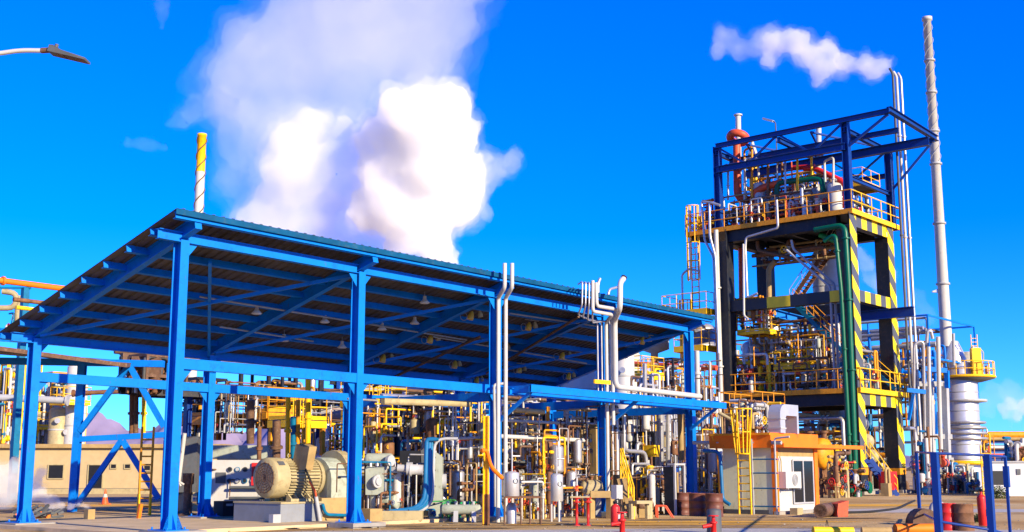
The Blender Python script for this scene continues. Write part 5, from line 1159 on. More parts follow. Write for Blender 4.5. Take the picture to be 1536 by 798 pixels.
for k in range(36):
    a = 2 * PI * k / 36; d_ = V((0, math.cos(a), math.sin(a))); b.bar(o_ + ax * .55 + d_ * mr * .87, o_ + ax * 1.7 + d_ * mr * .87, .02, .12, d_)
b.build('finned_body', 'cream', t)
b = MB(); b.lathe(o_ + ax * 1.75, [(mr * .95, 0), (mr * .95, .12), (mr * .6, .2), (.12, .22), (.12, .5)], ax, 28); b.build('end_bell', 'cream', t)
b = MB(); q = o_ + ax * 1.1 + V((0, -.42, .62)); b.bar(q - Z_ * .35 + V((0, .05, 0)), q + Z_ * .35 - V((0, .12, 0)), .55, .34, Y_); b.build('terminal_box', 'tan', t)
b = MB(); b.bar(o_ + ax * .75 + Z_ * (mr * .9), o_ + ax * 1.0 + Z_ * (mr * .9), .3, .06); b.ring(o_ + ax * .9 + Z_ * (mr + .06), .07, .02, Y_, 10, 5); b.build('lifting_eye', 'cream', t)
for s_ in (-1, 1):
    b = MB()
    for k in range(5): b.prism([o_ + V((.6 + k * .25, s_ * .3, -.45)), o_ + V((.6 + k * .25, s_ * .6, -mr - .1)), o_ + V((.6 + k * .25, s_ * .25, -mr - .1))], (.05, 0, 0))
    b.bar(o_ + V((.5, s_ * .5, -mr - .06)), o_ + V((1.8, s_ * .5, -mr - .06)), .25, .08); b.build('foot', 'cream', t)
b = MB(); q = o_ + ax * .25 + V((0, -mr * .7, mr * .72)); b.bar(q - ax * .12, q + ax * .12, .16, .012, V((0, -.7, .72))); b.build('nameplate', 'darkgrey', t)
b = MB(); b.tube([o_ + ax * 1.1 + V((0, -.5, .3)), o_ + ax * 1.15 + V((0, -.8, -.2)), o_ + ax * 1.3 + V((0, -.75, -mr - .1)), o_ + ax * 1.4 + V((.3, -.9, -mr - .75))], .035, 8, .2); b.build('cable', 'rubber', t)
t = thing('belt_guard', 'tall cream rounded guard housing right of the motor', 'guard', o_ + V((2.0, 0, -mr - .1)))
def guard(x0, x1, hw, zt, m, nm):
    b = MB(); zb = PH + .12; pl = [V((x0, o_.y - hw, zb)), V((x0, o_.y + hw, zb))] + [V((x0, o_.y + hw * math.cos(PI * k / 10), zt - hw + hw * math.sin(PI * k / 10))) for k in range(11)]; b.prism(pl, (x1 - x0, 0, 0)); return b.build(nm, m, t)
guard(o_.x + 1.98, o_.x + 2.6, .72, zc + .62, 'palegreen', 'housing'); guard(o_.x + 2.6, o_.x + 2.95, .8, zc + .85, 'cream', 'ring_cover')
b = MB(); b.bar((o_.x + 2.2, o_.y - .73, zc), (o_.x + 2.35, o_.y - .73, zc), .02, .05); b.bar((o_.x + 2.75, o_.y - .81, zc - .05), (o_.x + 2.75, o_.y - .81, zc + .1), .03, .03, X_); b.build('handle', 'black', t)
px_pipe('thin orange hose down the motor terminal box', 'redorange', [(464, 722), (472, 735), (476, 752)], .03, Y=c.y - .1, name='hose', cat='hose')
px_pipe('pale cable duct leaning on the lit plinth face', 'lightgrey', [(474, 745), (481, 788)], .06, Y=c.y - .12)
px_pipe('grey hoses sagging before the tan block of the plinth', 'teal', [(484, 756), (488, 772), (520, 773)], .05, Y=c.y - .1, name='hose', cat='hose', bend=.3)
single(MB().cbox(G(411, 789) + V((-.1, -.15, .17)), .28, .2, .34), 'junction_box', 'lightgrey', 'small grey box on the ground at the plinth corner', 'box')
# --- instrument panel left of the motor
p = GD(352, 41.0); t = thing('gauge_panel', 'white instrument board with rows of round gauges left of the motor', 'gauge board', p)
a, e = p - RT * .75, p + RT * .85; b = MB(); b.bar((a + e) / 2 + Z_ * .35, (a + e) / 2 + Z_ * zat(690, p), 1.6, .08, FW_H); b.build('board', 'white', t)
for s_ in (a, e):
    b = MB(); b.bar(s_, s_ + Z_ * zat(694, p), .07, .1, X_); b.build('post', 'lightgrey', t)
for r_ in range(2):
    for k in range(4):
        q = p + RT * (-.15 + .26 * k) + Z_ * (1.25 + .38 * r_) - FW_H * .05; b = MB(); b.cyl(q, .085, .05, -FW_H, 14); g_ = b.build('gauge', 'darkgrey' if (r_ + k) % 2 else 'teal', t)
        b = MB(); b.cyl(q - FW_H * .051, .065, .006, -FW_H, 14); b.build('dial', 'lightgrey' if k % 2 else 'darksteel', g_)
b = MB(); q = p - RT * .45 + Z_ * 1.35 - FW_H * .05; b.bar(q - Z_ * .18, q + Z_ * .18, .34, .04, FW_H); b.build('display', 'darkgrey', t)
b = MB(); q = p + RT * .75 + Z_ * 1.5 - FW_H * .08; b.bar(q - Z_ * .4, q + Z_ * .35, .3, .1, FW_H); b.build('red_panel', 'red', t)
for z in (1.03, .68):
    b = MB(); b.tube([p + RT * -.1 + Z_ * z - FW_H * .25, p + RT * 1.1 + Z_ * z - FW_H * .25], .05, 8); b.build('pipe', 'darkgrey', t)
b = MB(); p2 = GD(341, 39.5); b.box(p2 + V((-.3, -.25, 0)), p2 + V((.3, .25, .62))); o = single(b, 'battery_box', 'darksteel', 'dark teal box with a pale sticker below the gauge board', 'box')
b = MB(); b.cbox(p2 + V((-.05, -.256, .5)), .25, .008, .07); b.v = [tuple(V(v) - o.location) for v in b.v]; k_ = b.build('sticker', 'lightgrey'); k_.parent = o
p = GD(356, 47); t = thing('equipment_house', 'grey-green boxy machine housing behind the gauge board', 'housing', p); b = MB(); b.prism([p - RT * .8, p + RT * .9, p + RT * .9 + FW_H * 2, p - RT * .8 + FW_H * 2], Z_ * zat(688, p)); b.build('base', 'lightgrey', t)
b = MB(); z = zat(688, p); q = p - FW_H * .1; b.prism([q - RT * 1.1 + Z_ * z, q + RT * 1.2 + Z_ * z, q + RT * 1.2 + FW_H * 2.3 + Z_ * z, q - RT * 1.1 + FW_H * 2.3 + Z_ * z], Z_ * (zat(668, p) - z)); b.build('hood', 'palegreen', t)
# --- little things near first columns
p = GD(283, 42); t = thing('pump_post', 'dark pedestal post with pale angled pipe behind the first column', 'post', p); b = MB(); b.lathe(p, [(.35, 0), (.3, .12), (.14, .16), (.14, 1.1), (.2, 1.15), (.2, 1.5)], Z_, 12); b.build('post', 'brown', t)
b = MB(); b.tube([D(271, 729, 41.6), D(268, 722, 41.6), D(276, 727, 41.6)], .04, 6); b.tube([D(268, 722, 41.6), D(277, 650, 41.6)], .07, 8); b.build('pipe', 'white', t)
b = MB(); p = GD(278, 45); b.bar(p + Z_ * .8, p + Z_ * zat(655, p), 1.0, .7, FW_H); b.bar(p, p + Z_ * .8, .5, .4, X_); single(b, 'cabinet', 'darkgrey', 'dark grey cabinet between the first front and back columns', 'cabinet')
# --- reciprocating compressor beside the second front column
cp = GD(570, 38.0)
t = thing('compressor', 'grey-green piston compressor with round cylinders right of the second column', 'compressor', cp)
b = MB(); p = GD(557, 36.6); b.box(p + V((-.25, -.25, 0)), p + V((.25, .25, zat(763, p)))); b.build('block', 'tan', t)
cd_ = 37.6
b = MB(); b.bar(D(563, 740, cd_), D(563, 700, cd_), .55, .5, FW_H); b.build('crankcase', 'palegreen', t)
b = MB(); b.tube([D(561, 763, cd_), D(561, 740, cd_)], .14, 10); b.build('stem', 'palegreen', t)
q = D(565, 722, cd_ - .3); b = MB(); b.cyl(q, .2, .06, -Y_, 18); b.cyl(q - Y_ * .06, .12, .05, -Y_, 14); b.build('cover', 'lightgrey', t)
b = MB(); b.vessel(D(545, 749, cd_ + .6), .26, 1.0, RT * 1.0 - FW_H * .3, 18, .3); b.build('cylinder', 'palegreen', t)
b = MB(); b.vessel(D(575, 751, cd_ + .5), .25, .62, RT - FW_H * .6, 18, .3); b.build('cylinder', 'palegreen', t)
b = MB(); b.vessel(D(546, 689, cd_ + .3), .19, .95, RT - FW_H * .05, 18, .7); b.build('pulsation_bottle', 'palegreen', t)
q = D(583, 691, cd_); b = MB(); b.cyl(q, .17, .12, RT - FW_H * .8, 16); b.build('end_cap', 'lightgrey', t)
for x in (556, 566, 572):
    b = MB(); b.tube([D(x, 694, cd_ + .1), D(x, 710, cd_)], .05, 6); b.build('pipe', 'silver', t)
b = MB(); b.cyl(D(610, 703, cd_), .2, .18, RT, 16); b.lathe(D(615, 704, cd_), [(.22, 0), (.22, .06), (.16, .08), (.16, .4)], RT - Z_ * .05, 16); b.tube([D(596, 702, cd_), D(612, 703, cd_)], .12, 10); b.build('suction_pipe', 'lightgrey', t)
for x, m in ((598, 'palegreen'), (590, 'silver')):
    b = MB(); b.bar(GD(x, cd_ + .5) + Z_ * .25, D(x, 700, cd_ + .5), .14, .12, FW_H); b.build('strut', m, t)
b = MB(); b.bar(GD(575, cd_) + Z_ * .22, GD(635, cd_) + Z_ * .22, .5, .3); b.build('skid_rail', 'cream', t)
# dark cooler duct behind it
p = GD(624, 40.5); t = thing('cooler_duct', 'dark hooded cooler casing between compressor and blue hoses', 'cooler', p)
b = MB(); b.prism([p - RT * .55, p + RT * .4, p + RT * .4 + FW_H * 1.2, p - RT * .55 + FW_H * 1.2], Z_ * zat(676, p)); b.build('casing', 'black', t)
b = MB(); q = p - FW_H * .03; b.prism([q + RT * .30 + Z_ * .3, q + RT * .42 + Z_ * .3, q + RT * .42 + Z_ * zat(668, p), q + RT * .15 + Z_ * zat(676, p)], FW_H * .1); b.build('flange', 'darkgrey', t)
b = MB(); q = p - FW_H * .06 + Z_ * 1.05 - RT * .1; b.cyl(q, .3, .05, -FW_H, 20); f_ = b.build('fan', 'darkgrey', t)
# blue hoses and conduits bundle
for i, (dx_, m, r_, lab) in enumerate(((0, 'hoseblue', .075, 'thick blue hose, outermost of the bundle bending under the cooler'), (4.5, 'hoseblue', .07, 'second blue hose in the bundle bending under the cooler'), (8, 'teal', .05, 'teal inner hose of the bundle right of the cooler'), (11.5, 'lightgrey', .05, 'pale grey conduit at the right of the blue hose bundle'))):
    pipe(lab, m, [D(640 + dx_ * .6 + 40 if i > 2 else 650 + dx_, 659 if i < 3 else 658, 38 + .1 * i), D(640 + dx_, 659 - dx_ * .1, 38 + .1 * i), D(637 + dx_, 762 + dx_ * .3, 37.6), D(560, 770 + dx_ * .4, 37.4)], r_, 'hose', 8, .55, cat='hose')
# tall narrow grey-green tank and header beside it
p = GD(652, 38.6); t = thing('panel_tank', 'tall narrow pale green tank right of the blue hoses', 'tank', p); b = MB(); b.prism([p - RT * .2 + Z_ * .15, p + RT * .24 + Z_ * .15, p + RT * .24 + Z_ * (zat(686, p)), p + RT * .05 + Z_ * zat(679, p), p - RT * .2 + Z_ * zat(683, p)], FW_H * .7); b.build('shell', 'palegreen', t)
b = MB(); b.bar(p, p + Z_ * .16, .3, .4, FW_H); b.build('foot', 'palegreen', t)
b = MB()
for z in (.55, 1.1, 1.6, 2.0): b.cyl(p - FW_H * .0 + RT * .0 + Z_ * z, .035, .03, -FW_H, 8)
b.build('bolt', 'black', t)
b = MB(); q = p + RT * .24 + Z_ * 1.25 + FW_H * .3; b.cyl(q, .24, .12, RT, 18); b.build('side_flange', 'lightgrey', t)
t = thing('header_drum', 'pale horizontal header drum on short legs left of the yellow post', 'header', GD(690, 37.6)); b = MB(); b.vessel(D(662, 764, 37.6), .15, 1.25, RT - FW_H * .12, 16, .4); b.build('shell', 'palegreen', t)
for x in (684, 711):
    b = MB(); b.bar(GD(x, 37.4), D(x, 768, 37.4), .14, .14, FW_H); b.build('leg', 'lightgrey', t)
for x in (672, 684, 696, 710):
    b = MB(); b.tube([D(x, 762, 37.6), D(x, 752, 37.6)], .05, 8); b.build('nozzle', 'lightgrey', t)
zman('blue-handled valve row with green pipes under the pale header', 655, 715, 748, 786, 38.6, 51, nv=9, nh=3, nval=11, nb=0, mats=('brightgreen', 'hosegreen', 'silver', 'hoseblue'), vm=('darkblue', 'hosegreen'), wm=('darkblue', 'hosegreen'), r=(.02, .04))
platform('yellow railed walkway with blue kick plates behind the pale header', (29.6, 30.2), (32.2, 33.0), .95, pm='darkblue', legs='ochre', edge=.35, h=1.1)
# yellow and brown steel post beside third column
p = G(729, 788); t = thing('striped_post', 'yellow and rust H-post right in front of the third column', 'post', p); b = MB(); b.hb(p, p + Z_ * zat(624, p), .14, .16, X_ * .5 - Y_, .02); b.build('post', 'yellow', t)
b = MB(); b.hb(p - V((.01, .0, 0)), p + Z_ * .9 - V((.01, 0, 0)), .165, .19, X_ * .5 - Y_, .02); b.build('rusty_foot', 'rust', t)
px_pipe('orange flame-shaped lever arm on the yellow post', 'orange', [(722, 676), (730, 675), (736, 700), (753, 717)], .06, Y=p.y - .2, name='lever', cat='lever', bend=.2)
# twin white pipes in front of the third column
for x, lab in ((758.5, 'white vertical pipe rising past the eave at the third column, left of the pair'), (769.5, 'white vertical pipe rising past the eave at the third column, right of the pair')):
    yl, yu = YF - .85, YF - 1.4
    top = PY(x - 1.5, 395, yu); j1 = V((top.x, yu, PY(x, 431, yu).z)); low = PY(x - 11, 447, yl); pipe(lab, 'white', [V((low.x, yl, .0)), low, j1, V((top.x, yu, top.z))], .068, 'vent_pipe', 10, .12)
px_pipe('small grey conduit hooked on the third column below the bracket', 'lightgrey', [(757, 575), (741, 577), (742, 640), (743, 760)], .045, Y=YF - .5, name='conduit', cat='conduit')
# pipe bundle at the fourth column
yb = YF - .55; yt = YF - 1.5
for i in range(4):
    xt = 873 + i * 5.2; xb = 896 + i * 6
    a = PY(xt, 424 + i * .5, yt); m1 = PY(xt, 458, yt); m2 = PY(xt - 6 + i * 2, 472 + i * 4, yt + .3); m3 = PY(xb, 484 - i, yb); e = V((m3.x, yb, PY(xb, 600, yb).z))
    pipe(('thin silver pipe of the bundle at the fourth column, %s' % ('leftmost', 'second from the left', 'third from the left', 'fourth from the left')[i]), 'silver', [a + V((.18, .3, .0)), a + V((.02, 0, .05)), m1, m2, m3, e], .03, 'pipe', 8, .1)
pipe('thick white pipe in the bundle that steps right under the eave', 'white', [PY(889, 421, yt), PY(889, 467, yt), PY(918, 472, yt + .2), PY(909, 484, yb - .1), V((PY(909, 484, yb - .1).x, yb - .1, 0))], .065, 'pipe', 10, .15)
pipe('second thick white pipe stepping right under the eave', 'white', [PY(894, 424, yt), PY(895, 459, yt), PY(925, 464, yt + .1), PY(918, 480, yb - .2), V((PY(918, 480, yb - .2).x, yb - .2, 3.2))], .065, 'pipe', 10, .15)
pipe('thickest white pipe with dark open end that turns along the canopy beam', 'white', [PY(935, 418, yt - .1), PY(930, 424, yt - .2), PY(930, 462, yt - .2), PY(922, 480, yb - .3), V((PY(922, 480, yb - .3).x, yb - .3, 4.55)), V((41.0, yb - .4, 4.45)), ], .10, 'pipe', 12, .25)
b = MB(); q = PY(935.5, 417, yt - .1); b.cyl(q, .11, .06, V((.5, 0, .8)), 12); single(b, 'vent_mouth', 'rubber', 'dark open mouth of the thickest white pipe above the eave', 'pipe end')
px_pipe('small silver gooseneck vent on the roof between bundle and thick pipe', 'silver', [(897, 440), (897, 425), (900, 418)], .06, Y=26.6)
px_pipe('thin silver elbow pipe on the roof left of the thick pipe', 'silver', [(912, 444), (914, 434), (929, 430)], .05, Y=26.2)
b = MB(); b.bar(PY(891, 572, yb - .3), PY(915, 574, yb - .3), .06, .14); single(b, 'clamp_bar', 'yellow', 'short yellow clamp bar across the pipe bundle above the canopy beam', 'clamp')
for x, lab in ((904.5, 'left'), (911, 'middle'), (916, 'right')): pass
for i, (x, yb0, m, r_, lab) in enumerate(((904, 760, 'white', .06, 'white riser under the canopy beam right beside the fourth column'), (917, 735, 'silver', .085, 'fat silver riser under the canopy beam, left of two'), (924.5, 735, 'silver', .085, 'fat silver riser under the canopy beam, right of two'))):
    p = PY(x, 610, 27.2); pipe(lab, m, [V((p.x, 27.2, zat(yb0, p))), V((p.x, 27.2, 3.95))], r_, 'pipe', 10)
px_pipe('silver pipe hanging from the canopy beam and turning right', 'silver', [(936, 620), (936, 676), (968, 678), (971, 710)], .08, Y=27.0, bend=.3)
px_pipe('long white pipe along the shed between the third and fourth columns', 'white', [(744, 654), (886, 661)], .075, Y=26.9)
px_pipe('thinner white pipe above the long one between third and fourth columns', 'white', [(744, 630), (872, 636)], .055, Y=27.6)
px_pipe('cream pipe on brackets under the canopy beam in the third bay', 'cream', [(752, 613), (815, 618)], .09, Y=26.4)
px_pipe('cream square duct crossing below the tie beam in the second bay', 'cream', [(574, 602), (705, 606)], .13, Y=26.9, name='duct', cat='duct', seg=4)
px_pipe('grey-blue pipe along the second bay at head height', 'grey', [(543, 640), (660, 636)], .08, Y=33.0)
px_pipe('white pipe from the hose bundle to the third column', 'white', [(648, 659), (770, 655)], .055, Y=29.0)
px_pipe('red thin pipe beneath the white pipe left of the third column', 'redorange', [(655, 662), (730, 658)], .035, Y=29.1)
px_pipe('small grey pipe under the red one left of the third column', 'lightgrey', [(665, 673), (725, 672), (726, 690)], .045, Y=29.2)
for x, y0, y1, lab in ((612, 638, 700, 'white downpipe left of the cooler'), (635, 606, 690, 'slim white downpipe above the cooler'), (659, 604, 637, 'short white drop pipe at the end of the cross beam'), (684, 630, 765, 'thin grey riser left of two before the yellow walkway'), (689, 672, 765, 'thin white riser right of two before the yellow walkway')):
    px_pipe(lab, 'white' if 'white' in lab else 'lightgrey', [(x, y0), (x - .5, y1)], .05 if x < 660 else .035, Y=30.5)
for x, y0, y1, m, lab in ((790, 612, 690, 'ochre', 'ochre hanger post left of two in the third bay'), (822, 610, 665, 'ochre', 'ochre hanger post right of two in the third bay'), (848, 610, 790, 'white', 'white riser full height in the third bay'), (805, 660, 730, 'silver', 'silver riser below the long white pipe'), (823, 665, 725, 'silver', 'silver riser beside the white riser of the third bay'), (866, 640, 662, 'white', 'short white stub above the long white pipe')):
    px_pipe(lab, m, [(x, y0), (x - .5, y1)], .07, Y=28.2)
px_pipe('bright yellow bar between the ochre hanger posts', 'yellow', [(788, 681), (832, 682)], .06, Y=28.2, name='bar', cat='bar')
# ================================================================== left edge: street lamp, neighbours, beige building
LD = 19.0
t = thing('street_lamp', 'street lamp with curved white arm and dark flat lamp head at top left', 'street lamp', GD(-120, LD)); g = GD(-120, LD); tp = D(-120, 140, LD)
b = MB(); b.lathe(g, [(.11, 0), (.11, .4), (.09, .42), (.06, tp.z)], Z_, 14); b.build('pole', 'lightgrey', t)
b = MB(); b.tube([tp - Z_ * .1, D(-110, 110, LD), D(-60, 88, LD), D(0, 80, LD), D(30, 75.5, LD), D(64, 76, LD)], .036, 10, .5); b.build('arm', 'white', t)
b = MB(); b.tube([D(62, 76, LD), D(78, 75, LD)], .045, 10); b.build('spigot', 'brown', t)
a, c = D(75, 76, LD), D(131, 91, LD); dd = (c - a).normalized(); sd_ = FW_H; nn = dd.cross(sd_).normalized(); nn = nn if nn.z > 0 else -nn
b = MB(); b.prism([a - sd_ * .1 + nn * .07, a - sd_ * .1 - nn * .035, c - sd_ * .12 - nn * .02, c - sd_ * .12 + nn * .012, a.lerp(c, .35) - sd_ * .12 + nn * .035, a.lerp(c, .1) - sd_ * .11 + nn * .08], sd_ * .26); h_ = b.build('lamp_head', 'darkgrey', t)
for k in range(3):
    q0, q1 = a.lerp(c, .22 + .25 * k), a.lerp(c, .42 + .25 * k); b = MB(); b.bar(q0 - nn * .036 + nn * .008 * k + sd_ * .01, q1 - nn * .032 + nn * .008 * (k), .2, .012, nn); b.build('led_panel', 'brown', h_)
b = MB(); b.cyl(a.lerp(c, .12) + nn * .07, .03, .06, nn, 10); b.build('sensor', 'darkgrey', h_)

# beige flat building
def face_building(name, label, cat, px0, px1, ytop, ybase, depth, m, d=None, skew=0.0):
    p0 = G(px0, ybase); p1 = G(px1, ybase + skew); ax = (p1 - p0).normalized(); n_ = V((-ax.y, ax.x, 0)); n_ = n_ if n_.dot(FW_H) > 0 else -n_
    t = thing(name, label, cat, (p0 + p1) / 2); h = zat(ytop, (p0 + p1) / 2); b = MB(); b.prism([p0, p1, p1 + n_ * depth, p0 + n_ * depth], Z_ * h); w_ = b.build('wall', m, t); return t, p0, p1, ax, n_, h, w_
t, p0, p1, ax, n_, h, w_ = face_building('site_building', 'long low beige rendered building with small dark windows behind the shed', 'building', -90, 330, 672, 739, 9, 'wall')
mid = (p0 + p1) / 2
b = MB(); b.prism([p0 - ax * .3 - n_ * .35 + Z_ * h, p1 + ax * .3 - n_ * .35 + Z_ * h, p1 + ax * .3 + n_ * 9.3 + Z_ * h, p0 - ax * .3 + n_ * 9.3 + Z_ * h], Z_ * .28); b.build('roof', 'tan', t)
for x0, x1, y0, y1, nm in ((73, 95, 697, 718, 'window'), (166, 175, 696, 703, 'window'), (187, 196, 696, 703, 'window'), (133, 153, 697, 738, 'door'), (216, 226, 698, 706, 'window'), (272, 282, 700, 736, 'door')):
    def hit(x, y):
        k = ray(x, y); s = (p0 - CAM).dot(n_) / k.dot(n_); return CAM + k * s
    a, c = hit(x0, y0), hit(x1, y1); wv = ax * ((c - a).dot(ax)); z0, z1 = max(.02, c.z), a.z; b = MB(); q = V((a.x, a.y, z0)) - n_ * .02
    b.prism([q, q + wv, q + wv + Z_ * (z1 - z0), q + Z_ * (z1 - z0)], n_ * .01); o = b.build(nm, 'black', t)
    b = MB(); 
    for s0, s1 in ((q, q + wv), (q + Z_ * (z1 - z0), q + wv + Z_ * (z1 - z0))): b.bar(s0 - n_ * .03, s1 - n_ * .03, .07, .07)
    for s0 in (q, q + wv): b.bar(s0 - n_ * .028, s0 - n_ * .028 + Z_ * (z1 - z0), .07, .07, n_)
    b.build('frame', 'cream', o)
b = MB(); b.prism([G(30, 741) + Z_ * .0, G(330, 741), G(330, 739.6), G(30, 739.6)], Z_ * .35); single(b, 'low_wall', 'cream', 'pale low kerb wall along the front of the beige building', 'wall')
# traffic cones, scrap
def cone(px, d, label, s=1.0):
    p = GD(px, d); t = thing('traffic_cone', label, 'traffic cone', p); b = MB(); b.lathe(p + Z_ * .03, [(.17 * s, 0), (.03 * s, .68 * s)], Z_, 16); b.build('body', 'coneorange', t)
    b = MB(); b.lathe(p + Z_ * .33 * s, [(.112 * s, 0), (.076 * s, .16 * s)], Z_, 16); b.build('band', 'white', t); b = MB(); b.cbox(p + Z_ * .015, .42 * s, .42 * s, .03); b.build('base', 'coneorange', t); return t
cone(160, 58, 'orange traffic cone standing in the yard left of the first blue column')

q_ = random.Random(5); p = GD(66, 41.5); b = MB()
for k in range(26):
    a = p + V((q_.uniform(-.6, .6), q_.uniform(-.6, .6), q_.uniform(.02, .22))); b.bar(a, a + V((q_.uniform(-.4, .4), q_.uniform(-.4, .4), q_.uniform(0, .25))), .1, .08)
o = single(b, 'scrap_heap', 'darkgrey', 'dark and orange heap of scrap steaming right of the far left blue column', 'scrap heap')
b = MB()
for k in range(10):
    a = V((q_.uniform(-.7, .5), q_.uniform(-.7, .2), .02)); b.bar(a, a + V((q_.uniform(-.3, .3), q_.uniform(-.2, .2), .18)), .14, .1)
k_ = b.build('orange_piece', 'orange'); k_.parent = o
b = MB(); a, c = G(150, 781), G(235, 782); b.tube([a + Z_ * .03, a.lerp(c, .5) + Z_ * .03 + FW_H * .5, c + Z_ * .03], .03, 6, .4); single(b, 'hose', 'brightgreen', 'green garden hose lying on the ground left of the first column', 'hose')
b = MB(); a = GD(211, 38.5); b.bar(a, a + Z_ * .55 + RT * .06, .1, .1, X_); single(b, 'marker_post', 'orange', 'short leaning orange marker post beside the green hose', 'post')
b = MB(); a = GD(138, 38); b.box(a - V((.12, .12, 0)), a + V((.12, .12, .4))); single(b, 'marker_post', 'tan', 'squat tan post left of the green hose', 'post')
t = thing('access_ladder', 'rust and yellow ladder hanging beside the first column over the beige building', 'ladder', GD(219, 44)); p = GD(219, 44); b = MB(); b.ladder(p, zat(640, p), RT, .42, .045); b.build('ladder', 'ochre', t)
b = MB()
for s_ in (-.21, .21): b.tube([p + RT * s_, p + RT * s_ + Z_ * .75], .055, 8)
b.build('yellow_foot', 'yellow', t)

# braced blue back frame
t = thing('braced_frame', 'blue steel frame with V braces behind the far left of the shed', 'frame', GD(118, 47.5)); c0, c1 = GD(112, 47.5), GD(250, 47.5); fd = c1 - c0
b = MB(); b.hb(c0, D(124, 541, 47.5), .28, .3, -FW_H, .025); b.hb(c1, V((c1.x, c1.y, zat(545, c1))), .28, .3, -FW_H, .025); b.build('post', 'blue', t)
b = MB(); b.bar(D(116, 659, 47.5), D(248, 652, 47.5), .22, .22); b.build('beam', 'blue', t)
b = MB(); b.bar(D(-80, 540, 47.5), D(246, 546, 47.5), .26, .26); b.build('beam', 'blue', t)
for q in (((120, 647), (194, 548)), ((194, 548), (246, 640)), ((116, 757), (182, 661)), ((184, 661), (238, 748))):
    b = MB(); b.bar(D(*q[0], 47.3), D(*q[1], 47.3), .2, .2, FW_H); b.build('brace', 'blue', t)
b = MB(); b.bar(D(117, 668, 47.2), D(182, 664, 47.2), .05, .5, FW_H); b.build('gusset', 'blue', t) if False else None
t = thing('neighbour_roof', 'brown underside of a neighbouring roof with blue edge beams at far left', 'roof', GD(20, 41)); 
b = MB(); a, c, e, g = D(-160, 505, 38), D(190, 551, 46), D(215, 548, 52), D(-160, 520, 52); b.add([a, c, e, g, a + Z_ * .15, c + Z_ * .15, e + Z_ * .15, g + Z_ * .15], [(0, 1, 2, 3), (7, 6, 5, 4), (0, 4, 5, 1), (1, 5, 6, 2), (2, 6, 7, 3), (3, 7, 4, 0)]); b.build('soffit', 'brown', t)
for y0, y1 in ((490, 500), (503, 509)):
    b = MB(); b.bar(D(-160, y0 - 8, 36.5), D(44, y1 + 1, 36.5), .14, .2); b.build('edge_beam', 'blue', t)
for x in (-60,):
    p = GD(x, 38); b = MB(); b.bar(p, V((p.x, p.y, zat(505, p))), .25, .25, X_); b.build('post', 'blue', t)
# orange and yellow overhead pipes top left
pipe('long thick orange pipe crossing high at the left edge above the shed roof', 'orange', [PY(-60, 413, 50), PY(260, 454, 50)], .13, 'pipe', 14, flanges=((0, .18),))
pipe('thin rusty pipe just below the orange one at the left edge', 'rust', [PY(20, 449, 52), PY(200, 470, 52)], .1, 'pipe', 8)
pipe('pale yellow elbowed pipe under the orange pipe at the left edge', 'cream', [D(-30, 462, 70), D(22, 462, 70), D(26, 440, 70), D(4, 437, 70), D(-8, 470, 70)][:4], .17, 'pipe', 10, .6)
pipe('pale yellow pipe running right below the rusty pipe at the left edge', 'yellow', [PY(24, 461, 60), PY(150, 476, 60)], .11, 'pipe', 10)
b = MB(); b.tube([D(27, 443, 72), D(26, 500, 72)], .18, 10); single(b, 'pipe', 'cream', 'pale vertical pipe dropping behind the shed roof edge at far left', 'pipe')
p = GD(20, 66); b = MB(); b.bar(p, V((p.x, p.y, zat(432, p))), .35, .35, X_); b.bar(V((p.x, p.y, zat(432, p))) - RT * 1.5, V((p.x, p.y, zat(432, p))) + RT * .3, .12, .1); single(b, 'pipe_support', 'teal', 'thin blue pipe support post under the orange pipe at far left', 'support')
# left plant
column_vessel('tall white column vessel behind the far left shed column', GD(106, 98), .72, zat(546, GD(106, 98)), 'white', 5, seed=31)
column_vessel('shorter pale vessel left of the tall white column at far left', GD(84, 98), .8, zat(610, GD(84, 98)), 'cream', 2, seed=32)
YB_S = ('yellow', 'yellow', 'silver', 'white', 'cream', 'teal', 'grey')
zman('yellow and white pipework seen left of the far left blue column, nearest the edge', -10, 24, 540, 690, 98, 61, nv=26, nh=16, nval=16, mats=YB_S, r=(.06, .16), frame='yellow')
zman('yellow pipework between the edge and the far left blue column', 18, 50, 545, 690, 100, 62, nv=26, nh=16, nval=16, mats=YB_S, r=(.06, .14), frame='yellow')
zman('yellow valves and pale pipes right of the far left blue column', 58, 96, 560, 670, 102, 63, nv=24, nh=14, nval=16, mats=YB_S, r=(.06, .14), frame='ochre')
zman('upper grey and yellow steelwork above the neighbouring roof at far left', -10, 30, 470, 505, 84, 64, nv=6, nh=5, nval=2, mats=YB_S, r=(.06, .14))
pipe('horizontal grey pipe with end cap crossing behind the far left column', 'lightgrey', [D(-30, 595, 74), D(102, 601, 74)], .22, 'pipe', 10, flanges=((0, .99),))
for k, x in enumerate((16, 19.5, 23, 26.5)): pipe('thin white upright pipe in the row of four at the left edge, %s' % ('leftmost', 'second from left', 'third from left', 'rightmost')[k], 'white', [D(x, 690, 70), D(x + .5, 640, 70)], .055, 'pipe', 6)
pipe('rusty beam-like pipe end pointing left behind the braced frame', 'rust', [D(108, 590, 60), D(215, 586, 60)], .12, 'pipe', 8, flanges=((0, .02),))
column_vessel('thin white column behind the white column at far left', GD(118, 100), .35, zat(575, GD(118, 100)), 'white', 2, seed=33)
